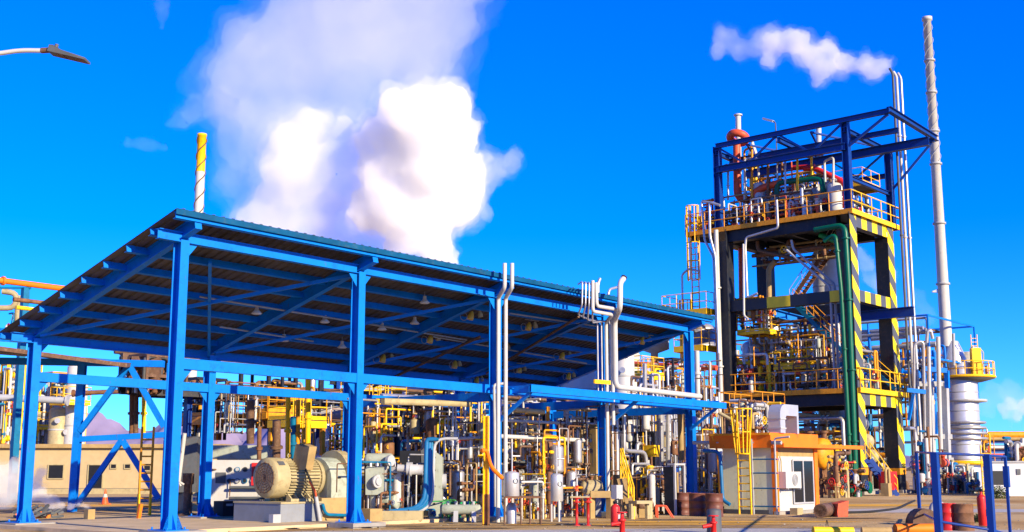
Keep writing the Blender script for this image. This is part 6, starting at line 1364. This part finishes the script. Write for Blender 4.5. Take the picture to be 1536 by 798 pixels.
# yellow-topped chimney
cb = GD(281, 135); zt = zat(201, cb); zw = zat(258, cb)
t = thing('chimney_stack', 'white chimney with yellow top and spiral wire behind the shed roof', 'chimney', cb); b = MB(); b.lathe(cb, [(.62, 0), (.52, zw)], Z_, 24); b.build('shaft', 'white', t)
b = MB(); b.lathe(cb, [(.52, zw), (.50, zt - .3), (.56, zt - .28), (.56, zt), (.4, zt + .01)], Z_, 24); b.build('top', 'yellow', t)
for k in range(2):
    b = MB(); b.tube([cb + V((math.cos(a), math.sin(a), 0)) * .56 + Z_ * (zt - 16 + 15.6 * i / 99) for i in range(100) for a in [PI * k + 2 * PI * 4 * i / 99]], .07, 5, .01); b.build('strake', 'brown', t)

# ================================================================== pipe rack and plant behind the shed
t = thing('pipe_rack', 'dark steel pipe rack standing across the yard behind the shed', 'pipe rack', (56, 46, 0))
DK = 'darksteel'
for x in (44, 50, 56, 62, 68):
    for y in (46.0, 50.0):
        b = MB(); b.hb((x, y, 0), (x, y, 6.6), .24, .26, Y_, .02); b.build('post', 'darkblue' if (x // 6) % 2 else DK, t)
    for z in (2.9, 4.3, 5.6):
        b = MB(); b.hb((x, 46, z), (x, 50, z), .2, .26, Z_, .016); b.build('cross_beam', DK, t)
for y in (46.0, 50.0):
    for z in (4.2, 6.3):
        b = MB(); b.hb((43.5, y, z), (68.5, y, z), .2, .26, Z_, .016); b.build('beam', DK, t)
TN = {2.9: 'lowest', 4.3: 'middle', 5.6: 'top'}
ms_ = {2.9: ('silver', 'brown', 'tan', 'lightgrey', 'rust'), 4.3: ('grey', 'silver', 'cream', 'brown', 'yellow', 'silver'), 5.6: ('brown', 'silver', 'ochre', 'grey', 'white')}
ordn = ('nearest the shed', 'second from the shed', 'third from the shed', 'fourth from the shed', 'fifth from the shed', 'farthest from the shed')
for z, ml in ms_.items():
    for i, m in enumerate(ml):
        y = 46.5 + i * .62; r_ = (.09, .15, .07, .2, .11, .13)[i]
        x0, x1 = 43.5 + rnd.uniform(-.5, 3), 68.5 - rnd.uniform(-.5, 6)
        pts = [V((x0, y, z + .14 + r_)), V((x1, y, z + .14 + r_))]
        if rnd.random() < .6: pts.append(pts[-1] - Z_ * (z * .9))
        if rnd.random() < .5: pts.insert(0, pts[0] - Z_ * (z * .9))
        pipe('%s pipe on the %s tier of the tall dark rack, %s' % (m if m not in ('lightgrey',) else 'light grey', TN[z], ordn[i]), m, pts, r_, 'pipe', 8, flanges=((0, .5),))
def _pp(px, d, wx, wy):
    p = GD(px, d); return (p.x, p.y), (p.x + wx, p.y + wy)
# yellow ladder towers, platforms and risers behind the first two bays
platform('yellow ladder platform with hoops left of centre behind the first bay', *_pp(432, 50, 2.0, 1.4), 3.7, pm='darksteel', legs='ochre', ladder=(GD(432, 50).x + .4, GD(432, 50).y - .1, -Y_, X_), edge=.3)
platform('dark walkway with ochre kick plates behind the first back column', *_pp(300, 58, 6.5, 2.4), 4.2, pm='darksteel', legs='darksteel', rm='ochre', edge=.4)
platform('small orange-brown landing right of the first back column, behind the gauge board', *_pp(398, 54, 1.8, 1.6), 4.2, pm='darksteel', rm='ochre', edge=.3)
platform('tall yellow railed platform behind the second column', *_pp(552, 56, 2.4, 2.0), 4.9, pm='darksteel', legs='yellow', ladder=(GD(552, 56).x + .4, GD(552, 56).y - .1, -Y_, X_), edge=.3)
for x, m, y0, y1, d, r_, lab in ((432, 'yellow', 592, 700, 45, .09, 'yellow riser left of three behind the motor'), (447, 'ochre', 600, 700, 46, .08, 'ochre riser in the middle of three behind the motor'), (462, 'yellow', 560, 690, 44, .10, 'thick yellow riser right of three behind the motor'), (440, 'teal', 625, 705, 46, .12, 'teal riser between the yellow ones behind the motor'), (415, 'brown', 630, 712, 44, .15, 'dark brown riser left of the yellow risers behind the motor'), (389, 'rust', 640, 705, 43, .08, 'thin rusty riser above the gauge board'),
                              (567, 'yellow', 598, 690, 43, .09, 'yellow upright left of two above the compressor'), (578, 'yellow', 600, 690, 44, .07, 'yellow upright right of two above the compressor'), (198, 'rust', 585, 655, 55, .12, 'dark rusty upright left of two above the beige building'), (204, 'brown', 585, 655, 55, .12, 'dark rusty upright right of two above the beige building'), (216, 'yellow', 580, 660, 50, .09, 'yellow and rust drop pipe right of the dark uprights'), (376, 'brown', 600, 665, 44, .14, 'brown pipe end hanging above the gauge board')):
    pipe(lab, m, [D(x - .5, y1, d), D(x, y0, d)], r_, 'pipe', 8, flanges=((0, .5),))
zman('tangled yellow and brown pipework behind the first bay above the walkway', 265, 330, 570, 660, 60, 71, nv=14, nh=7, nval=10, mats=('yellow', 'ochre', 'brown', 'rust', 'silver', 'darkgrey'), r=(.05, .12), frame='darksteel')
zman('dark and orange machinery high behind the back beam, left of the first column', 190, 250, 535, 590, 52, 72, nv=12, nh=6, nval=8, mats=('rust', 'brown', 'silver', 'ochre', 'darkgrey'), r=(.05, .14), frame='brown')
zman('yellow and brown pipework behind the motor above the walkway', 380, 470, 560, 640, 58, 73, nv=14, nh=7, nval=10, mats=('yellow', 'brown', 'ochre', 'silver', 'rust'), r=(.05, .11), frame='darksteel')
zman('grey ducts and pipes behind the second front column at eye level', 470, 535, 590, 640, 66, 74, nv=5, nh=8, nval=4, mats=('grey', 'lightgrey', 'brown', 'cream'), r=(.08, .22))
pipe('fat grey horizontal duct behind the second column', 'grey', [D(452, 619, 60), D(560, 624, 60)], .42, 'duct', 14, cat='duct')
pipe('yellow rail-like pipe under the fat grey duct', 'yellow', [D(452, 633, 58), D(530, 639, 58)], .08, 'pipe', 8)
t = thing('bracket_post', 'dark blue post with slanting struts behind the motor', 'post', GD(471, 60)); p = GD(471, 60); b = MB(); b.bar(p, p + Z_ * zat(636, p), .4, .4, X_); b.build('post', 'darkblue', t)
for a, c in (((455, 690), (500, 660)), ((452, 670), (505, 700)), ((471, 690), (515, 668))):
    b = MB(); b.bar(D(*a, 59.5), D(*c, 59.5), .1, .1); b.build('strut', 'darksteel', t)
b = MB(); p = GD(450, 75); b.prism([p - RT * 4.5, p + RT * 5.5, p + RT * 5.5 + FW_H * 4, p - RT * 4.5 + FW_H * 4], Z_ * zat(690, p)); single(b, 'white_tank_block', 'whitewall', 'pale flat block far behind the motor', 'block')
b = MB(); b.vessel(D(468, 700, 50), .45, 3.0, RT, 20, .5); single(b, 'horizontal_tank', 'white', 'white horizontal tank partly hidden behind the belt guard', 'tank')
# the dense middle: second bay to cabin
B2 = ('silver', 'brown', 'white', 'tan', 'rust', 'yellow', 'lightgrey', 'silver')
spec = ((545, 600, 600, 680, 52, 'valves and yellow pipes behind the compressor, below the duct'), (590, 650, 590, 660, 60, 'brown and silver pipework above the cooler casing'), (640, 700, 585, 660, 58, 'silver pipework behind the white drop pipe of the second bay'), (690, 735, 590, 690, 64, 'rusty valves left of the third column at the back'),
        (655, 715, 675, 765, 50, 'small pipes and gauges inside the yellow walkway behind the header'), (745, 800, 640, 745, 50, 'tangle of silver pipes behind the small tank on the table'), (790, 850, 600, 660, 66, 'dark and silver pipework high in the third bay'), (800, 860, 660, 760, 54, 'silver and tan pipes left of the second small tank'),
        (845, 895, 640, 700, 60, 'brown pipes around the tan panel by the fourth column'), (850, 900, 690, 765, 50, 'yellow and tan pipework behind the red stubs'), (890, 925, 610, 690, 66, 'silver and white pipework behind the fat silver risers'), (960, 1000, 560, 640, 66, 'yellow and silver pipework right of the white column'),
        (955, 1000, 650, 765, 52, 'red, silver and brown valve skid left of the dark locker'), (1000, 1030, 600, 700, 62, 'silver ducts and pipes left of the last blue column'), (1040, 1085, 610, 740, 60, 'brown and tan piping between the last blue column and the cabin'), (985, 1030, 540, 600, 80, 'distant pipework seen under the shed roof at its right end'), (1090, 1160, 600, 655, 62, 'dark pipes behind the cabin roof and ladder cage'))
for i, (x0, x1, y0, y1, d, lab) in enumerate(spec):
    zman(lab, x0, x1, y0, y1, d, 80 + i, nv=20, nh=10, nval=20, nb=6, mats=B2 if i % 3 else ('yellow', 'ochre', 'silver', 'brown', 'rust', 'white'), r=(.035, .10), frame=('darksteel', None, 'darksteel', None, 'brown')[i % 5])
platform('yellow railed deck high behind the third bay', (47, 42), (51, 45), 4.0, pm='darksteel', legs='darksteel', rm='yellow')
platform('yellow stepped platform behind the second small tank', (38.2, 29.0), (40.2, 31.0), 1.0, pm='darksteel', legs='yellow', rm='yellow', h=1.2, edge=.16)
platform('yellow ladder platform right of the big white column, lower of two', (58.5, 38.0), (61.0, 40.2), 3.9, pm='darkblue', legs='ochre', rm='yellow', ladder=(58.8, 37.9, -Y_, X_), edge=.3)
platform('yellow ladder platform right of the big white column, upper of two', (63.0, 43.0), (65.5, 45.0), 7.6, pm='darksteel', legs='ochre', rm='yellow', ladder=(63.3, 42.9, -Y_, X_), edge=.3)
platform('orange-edged platform between the last blue column and the tower ladder', (62, 34.8), (66, 37.0), 5.0, pm='darkblue', legs='blue', rm='ochre', edge=.35)
column_vessel('big white column vessel rising behind the fourth column of the shed', GD(938, 70), .62, zat(520, GD(938, 70)), 'white', 3, seed=41)
column_vessel('wide white column partly under the shed roof left of the tower ladder', GD(938, 92), 1.25, zat(522, GD(938, 92)), 'white', 2, seed=42)
column_vessel('squat silver drum hung high left of the tower ladder', GD(1055, 95) + Z_ * zat(520, GD(1055, 95)), 1.3, 1.9, 'silver', 1, seed=43, nozzles=1)
p = GD(985, 95); t = thing('grey_hopper', 'grey hopper block just under the shed roof end', 'hopper', p); b = MB(); b.lathe(p, [(.3, 0), (.3, zat(530, p)), (1.2, zat(524, p)), (1.2, zat(505, p)), (.8, zat(500, p))], Z_, 16); b.build('shell', 'grey', t)
pipe('dark red horizontal pipe under the shed roof end, left of the tower', 'redorange', [D(950, 546, 88), D(1075, 552, 84)], .2, 'pipe', 8)
pipe('tall white riser right of the last blue column', 'white', [D(1047, 610, 60), D(1045, 526, 60)], .13, 'pipe', 8, flanges=((0, .6),))
pipe('long silver riser beside the big white column', 'silver', [D(1008 - 40, 640, 64), D(967, 545, 64)], .12, 'pipe', 8)
pipe('fat silver vertical duct left of the dark locker', 'silver', [D(990, 712, 50), D(990, 615, 50)], .16, 'duct', 12, cat='duct', flanges=((0, .4), (0, .8)))
pipe('silver vertical pipe right of the fat silver duct', 'silver', [D(1002, 700, 50), D(1002, 618, 50)], .09, 'pipe', 8)
pipe('tan upright pipe beside the last blue column', 'tan', [D(1022, 690, 49), D(1020, 612, 49)], .12, 'pipe', 8)
b = MB(); p = GD(891, 44.5); b.bar(p + Z_ * .4, V((p.x, p.y, zat(637, p))), .32, .14, X_); single(b, 'panel', 'tan', 'tall narrow tan panel left of the fourth column', 'panel')
b = MB(); p = GD(945, 46); b.cyl(p, .75, zat(712, p), Z_, 24); single(b, 'dark_tank', 'darkgrey', 'dark grey squat tank below the big white column', 'tank')
b = MB(); p = GD(975, 46.5); b.vessel(p + Z_ * .7, .16, 1.1, Z_, 14); b.tube([p, p + Z_ * .8], .06, 8); single(b, 'yellow_filter', 'yellow', 'yellow upright filter vessel right of the dark squat tank', 'vessel')
b = MB(); p = GD(978, 48); b.bar(p + Z_ * zat(685, p), p + Z_ * (zat(685, p) + .45), .5, .4, X_); single(b, 'valve_box', 'yellow', 'small yellow box on the pipes left of the dark locker', 'box')
t = thing('steel_stair', 'yellow handrail stair beside the grey box, right of the red stubs', 'stair', GD(945, 41)); stair(t, GD(950, 40.5), GD(934, 42) + Z_ * 1.3, FW_H, .8, 'tan', 'yellow')
b = MB(); a, c = GD(948, 40.5), GD(972, 40.8); b.bar(a + Z_ * .55, c + Z_ * .55, .5, .1)
for q in (a, c): b.bar(q, q + Z_ * .5, .1, .3, X_)
single(b, 'pipe_bench', 'cream', 'low pale concrete bench support left of the dark locker', 'support')
b = MB(); a, c = GD(885, 41), GD(915, 41); b.bar(a + Z_ * .8, c + Z_ * .8, .4, .22); b.bar(a, a + Z_ * .7, .2, .25, X_); b.bar(c, c + Z_ * .7, .2, .25, X_); single(b, 'machine_block', 'tan', 'tan machine block behind the red extinguisher', 'machine')
drum_h('cream horizontal drum behind the red extinguisher', (GD(870, 43) + Z_ * .95), (GD(905, 43) + Z_ * .95), .32, 'cream', 'grey', 'pressure_vessel', 0)
drum_h('brown horizontal pump body left of the dark locker', (GD(955, 42) + Z_ * .4), (GD(980, 42) + Z_ * .4), .18, 'brown', 'tan', 'pump', 0, 'pump')
t = thing('pump_skid', 'red tube frame on the ground before the brown pump', 'frame', GD(988, 42)); b = MB(); a = GD(985, 41.5); b.tube([a, a + Z_ * .4, a + RT * .3 + Z_ * .4, a + RT * .55], .03, 6, .02); b.tube([a + FW_H * .5, a + FW_H * .5 + Z_ * .4, a + RT * .3 + Z_ * .4 + FW_H * .5, a + RT * .55 + FW_H * .5], .03, 6, .02); b.build('frame', 'redorange', t)

# ---------------------------------------------------------------- second, lower rack right behind the shed, added shading trays and dark ducts
t = thing('pipe_rack', 'low dark pipe rack close behind the shed in the second and third bays', 'pipe rack', (44, 38, 0))
for x in (36.5, 41.5, 46.5, 51.5, 56.5):
    for y in (37.5, 40.0):
        b = MB(); b.hb((x, y, 0), (x, y, 4.7), .2, .22, Y_, .018); b.build('post', DK, t)
    for z in (2.2, 3.3, 4.5):
        b = MB(); b.hb((x, 37.5, z), (x, 40.0, z), .16, .2, Z_, .014); b.build('cross_beam', DK, t)
for y in (37.5, 40.0):
    b = MB(); b.hb((36.3, y, 4.45), (56.8, y, 4.45), .16, .2, Z_, .014); b.build('beam', DK, t)
for z, ml in ((2.2, ('silver', 'brown', 'tan', 'silver')), (3.3, ('brown', 'silver', 'rust', 'cream')), (4.5, ('rust', 'silver', 'brown', 'grey'))):
    for i, m in enumerate(ml):
        y = 37.8 + .58 * i; r_ = (.07, .14, .09, .12)[i]; x0, x1 = 36.4 + rnd.uniform(-1, 3), 56.5 - rnd.uniform(-1, 5)
        pts = [V((x0, y, z + .11 + r_)), V((x1, y, z + .11 + r_))]
        if i % 2: pts.append(pts[-1] - Z_ * (z - .2))
        else: pts.insert(0, pts[0] - Z_ * (z - .2))
        pipe('%s pipe on the %s tier of the low rack, %s' % (m, {2.2: 'lowest', 3.3: 'middle', 4.5: 'top'}[z], ordn[i].replace('from the shed', 'row')), m, pts, r_, 'pipe', 8, flanges=((0 if i % 2 else 1, .4),))
for k, (y, z, x0, x1, lab) in enumerate(((46.3, 5.2, 43, 69, 'dark tray added for shade along the front of the tall rack behind the shed'), (48.5, 3.7, 43, 69, 'dark tray added for shade low in the tall rack behind the shed'), (38.8, 3.9, 36, 57, 'dark tray added for shade in the low rack behind the shed'))):
    b = MB(); b.bar((x0, y, z), (x1, y, z), .8, .03)
    for s_ in (-.4, .4): b.bar((x0, y + s_, z + .06), (x1, y + s_, z + .06), .02, .14)
    for i in range(int((x1 - x0) / .8)): b.tube([(x0 + .8 * i, y - .38, z + .05), (x0 + .8 * i, y + .38, z + .05)], .015, 4)
    single(b, 'shading_tray', 'darkgrey', lab, 'shading tray')  # trays added to cast shade on the pipework behind the shed
for (px0, px1, y0, y1, d, r_, m, lab) in ((585, 700, 652, 646, 56, .3, 'brown', 'fat brown horizontal duct behind the second bay'), (600, 690, 622, 618, 62, .28, 'rust', 'fat rusty duct high behind the second bay'), (742, 880, 645, 648, 60, .3, 'brown', 'fat dark brown duct behind the third bay'), (750, 880, 690, 693, 60, .22, 'brown', 'brown duct at chest height behind the third bay')):
    pipe(lab, m, [D(px0, y0, d), D(px1, y1, d)], r_, 'duct', 14, cat='duct', flanges=((0, .3), (0, .7)))
drum_h('dark brown backing vessel added deep behind the second bay', D(590, 700, 66), D(650, 700, 70), .9, 'brown', 'darksteel', 'pressure_vessel', 0)  # brown vessels added as dark backing, their colour standing in for background shade
drum_h('brown backing vessel added deep behind the third bay', D(760, 715, 62), D(830, 715, 68), .8, 'brown', 'darksteel', 'pressure_vessel', 0)
drum_h('rusty backing vessel added behind the fourth column at ground level', D(850, 722, 60), D(905, 722, 64), .7, 'rust', 'darksteel', 'pressure_vessel', 0)
column_vessel('brown upright vessel behind the small white tank on legs', GD(815, 58), .8, 3.2, 'brown', 2, seed=51)
column_vessel('tan upright vessel right behind the fourth column', GD(880, 56), .7, 3.6, 'tan', 2, seed=52)
column_vessel('rusty upright vessel left of the third column at the back', GD(716, 60), .6, 3.4, 'rust', 1, seed=53)
column_vessel('brown upright vessel between the dark locker and the last blue column', GD(1060, 56), .75, 3.4, 'brown', 2, seed=54)
column_vessel('silver upright vessel behind the dark locker', GD(1000, 58), .6, 4.4, 'silver', 2, seed=55)
# small pump sets standing on the slab
def pump(px, d, label, rz, m1, m2):
    p = GD(px, d); t = thing('pump_set', label, 'pump', (0, 0, 0))
    b = MB(); b.box((-.75, -.25, 0), (.75, .25, .28)); b.build('plinth', 'concrete', t)
    b = MB(); b.lathe((-.65, 0, .55), [(.12, -.04), (.2, 0), (.2, .1), (.18, .11), (.18, .55), (.1, .6), (.05, .62), (.05, .75)], X_, 16)
    for k in range(14):
        a = 2 * PI * k / 14; b.bar((-.5, .19 * math.cos(a), .55 + .19 * math.sin(a)), (-.15, .19 * math.cos(a), .55 + .19 * math.sin(a)), .012, .03, V((0, math.cos(a), math.sin(a))))
    b.box((-.5, -.12, .28), (-.2, .12, .42)); b.build('motor', m1, t)
    b = MB(); b.lathe((.25, 0, .52), [(.1, 0), (.24, .02), (.26, .12), (.22, .22), (.1, .24), (.1, .42), (.17, .43), (.17, .49)], X_, 18); b.box((.2, -.1, .28), (.45, .1, .4)); b.build('casing', m2, t)
    b = MB(); b.tube([(.36, 0, .72), (.36, 0, 1.5), (.36, .4, 1.7)], .07, 8); b.cyl((.36, 0, .8), .14, .05, Z_, 12); b.build('discharge_pipe', 'silver', t)
    t.location = p; t.rotation_euler = (0, 0, rz); return t
for i, (px, d, lab) in enumerate(((598, 43, 'small pump set on a block behind the compressor'), (705, 45, 'small pump set behind the pale header drum'), (742, 46, 'small pump set behind the foot of the third column'), (800, 47, 'small pump set behind the steel table'), (855, 45, 'small pump set behind the two red stubs'), (898, 47, 'small pump set left of the grey junction box'), (968, 47, 'small pump set behind the low pale bench support'), (985, 46, 'small pump set just left of the dark locker'), (1058, 49, 'small pump set behind the brown drums'))):
    pump(px, d, lab, (.1, 1.7, -.2, 3.0)[i % 4], ('teal', 'palegreen', 'ochre', 'grey')[i % 4], ('rust', 'palegreen', 'grey', 'brown')[(i + 1) % 4])
spec2 = ((600, 650, 650, 760, 46, 'pipes and valves close behind the cooler casing'), (655, 700, 640, 700, 44, 'copper and silver valves hanging over the yellow walkway'), (690, 728, 650, 770, 46, 'rusty pipe cluster left of the yellow and rust post'), (745, 790, 690, 770, 45, 'small silver valve cluster behind the steel table'),
         (785, 830, 680, 775, 46, 'brown valve cluster between the two small white tanks'), (840, 880, 690, 775, 47, 'silver valve cluster right of the second small tank'), (905, 940, 680, 770, 48, 'pipes and valves behind the grey junction box'), (945, 1000, 690, 770, 47, 'dark and silver valves around the dark squat tank'), (1030, 1085, 680, 770, 52, 'brown pipes and small valves behind the three brown drums'), (1045, 1085, 540, 640, 70, 'silver and yellow pipes right of the last blue column, high up'))
for i, (x0, x1, y0, y1, d, lab) in enumerate(spec2):
    zman(lab, x0, x1, y0, y1, d, 120 + i, nv=14, nh=6, nval=18, nb=4, mats=('silver', 'brown', 'rust', 'tan', 'silver', 'darkgrey', 'white') if i % 2 else ('rust', 'silver', 'brown', 'yellow', 'lightgrey', 'hoseblue'), vm=('rust', 'redorange', 'darkgrey', 'lightgrey', 'brown'), r=(.025, .07))

t = thing('pipe_bridge', 'dark brown pipe bridge running behind the back tie beam of the first bays', 'pipe bridge', D(190, 705, 53)); a0, a1 = D(180, 586, 53), D(520, 600, 60)
for z_, y_ in ((0, 0), (1.5, 0)):
    for o_2 in (0, 2.2):
        b = MB(); b.bar(a0 + Z_ * z_ + FW_H * o_2, a1 + Z_ * z_ + FW_H * o_2, .25, .3); b.build('beam', 'brown' if z_ else 'darksteel', t)
for k in range(9):
    q = a0.lerp(a1, k / 8); b = MB(); b.bar(q, q + Z_ * 1.5, .16, .16, X_); b.bar(q + Z_ * 1.5, q + Z_ * 1.5 + FW_H * 2.2, .16, .2); b.bar(q, q + FW_H * 2.2, .16, .2); b.build('frame', 'darksteel', t)
for k in (2, 5, 7):
    q = a0.lerp(a1, k / 8); b = MB(); b.bar(V((q.x, q.y, 0)) + FW_H * 1.1, q + FW_H * 1.1, .28, .28, X_); b.build('leg', 'darkblue', t)
for i, (o_2, z_, m, r_) in enumerate(((.4, .35, 'rust', .16), (.9, .3, 'silver', .11), (1.4, .4, 'brown', .2), (1.9, .3, 'ochre', .1), (.5, 1.8, 'brown', .14), (1.2, 1.85, 'silver', .18), (1.8, 1.75, 'tan', .1))):
    pipe('%s pipe, %s level of the brown pipe bridge, %s' % (m, 'upper' if z_ > 1 else 'lower', ('nearest', 'second', 'third', 'fourth')[i if i < 4 else i - 4] + ' from the shed'), m, [a0 + FW_H * o_2 + Z_ * z_ - RT * .5, a1 + FW_H * o_2 + Z_ * z_ + RT * .5], r_, 'pipe', 8, flanges=((0, .3), (0, .6)))
b = MB(); q = D(222, 560, 52.5); b.bar(q - Z_ * .5, q + Z_ * .7, 1.2, .9, FW_H); single(b, 'equipment_box', 'brown', 'brown box on the pipe bridge just left of the first front column', 'box', None)

fine = ((545, 590, 600, 690, 41, 'thin yellow and silver lines above the compressor'), (600, 650, 590, 655, 42, 'thin silver lines hanging above the cooler casing'), (648, 690, 600, 690, 41, 'fine brown and silver lines right of the blue hose bundle, high up'), (690, 735, 600, 700, 43, 'fine silver lines left of the third column'), (660, 715, 690, 780, 41, 'fine valve lines before the yellow walkway'),
        (745, 790, 600, 690, 43, 'fine silver lines in the upper third bay, left'), (790, 840, 640, 720, 42, 'fine silver and yellow lines in the middle third bay'), (840, 890, 610, 700, 44, 'fine cream lines in the upper third bay, right'), (780, 830, 710, 785, 41, 'fine instrument lines between the two small tanks'), (845, 890, 700, 785, 43, 'fine yellow lines behind the red stubs'),
        (890, 930, 620, 760, 46, 'fine silver lines beside the fourth column'), (940, 995, 580, 700, 52, 'fine yellow lines right of the big white column'), (950, 1000, 700, 775, 45, 'fine red and silver lines before the low bench support'), (1000, 1030, 560, 700, 56, 'fine silver lines left of the last blue column'), (1040, 1085, 640, 770, 50, 'fine copper lines behind the brown drums'), (470, 530, 600, 700, 56, 'fine dark lines behind the belt guard'), (300, 390, 570, 650, 54, 'fine yellow and dark lines above the gauge board'))
for i, (x0, x1, y0, y1, d, lab) in enumerate(fine):
    zman(lab, x0, x1, y0, y1, d, 160 + i, nv=18, nh=9, nval=14, nb=2, mats=(('silver', 'yellow', 'brown', 'ochre', 'silver'), ('silver', 'rust', 'lightgrey', 'brown', 'tan'), ('yellow', 'silver', 'white', 'rust', 'darkgrey'))[i % 3], vm=('rust', 'redorange', 'darkgrey', 'brown', 'lightgrey'), r=(.014, .04))

zman('far yellow and silver pipe structure over the roof of the beige building, left part', -20, 40, 560, 676, 112, 181, nv=26, nh=14, nval=12, mats=('yellow', 'silver', 'white', 'ochre', 'grey', 'brown'), r=(.06, .14), frame='grey')
zman('far yellow and silver pipe structure between the two far left blue columns', 50, 118, 575, 676, 114, 182, nv=26, nh=14, nval=12, mats=('yellow', 'silver', 'white', 'ochre', 'grey', 'brown'), r=(.06, .14), frame='grey')
platform('far yellow railed platform left of the tall white column at far left', *[(GD(30, 99).x, GD(30, 99).y), (GD(30, 99).x + 4, GD(30, 99).y + 3)], 5.2, pm='grey', rm='yellow', h=1.2)
platform('far yellow railed platform beside the tall white column at far left', *[(GD(88, 95).x, GD(88, 95).y), (GD(88, 95).x + 2.4, GD(88, 95).y + 2)], 7.0, pm='grey', rm='yellow', h=1.2)

column_vessel('wide pale vessel under the shed roof edge behind the pipe bundle, left of two', GD(868, 100), 1.5, zat(548, GD(868, 100)), 'white', 3, seed=91)
column_vessel('wide pale vessel under the shed roof edge behind the pipe bundle, right of two', GD(904, 104), 1.4, zat(540, GD(904, 104)), 'alu', 3, seed=92)
zman('far grey and yellow steelwork under the shed roof edge left of the pipe bundle', 780, 860, 560, 640, 100, 191, nv=22, nh=12, nval=8, mats=('silver', 'yellow', 'grey', 'brown', 'white'), r=(.06, .14), frame='grey')
zman('small instrument tubes and valves wrapped around the piston compressor', 545, 606, 690, 768, 37.9, 192, nv=16, nh=9, nval=14, nb=3, mats=('silver', 'rust', 'brown', 'lightgrey', 'teal'), vm=('rust', 'darkgrey', 'redorange'), r=(.012, .032))
zman('thin lines and small valves in front of the dark cooler casing', 606, 645, 676, 765, 39.6, 193, nv=10, nh=6, nval=8, nb=2, mats=('silver', 'brown', 'lightgrey'), r=(.014, .035))
zman('thin pipes and small valves behind the plinth between motor and gauge board', 372, 400, 690, 755, 42.0, 194, nv=12, nh=6, nval=10, nb=2, mats=('silver', 'rust', 'brown', 'darkgrey'), r=(.014, .035))
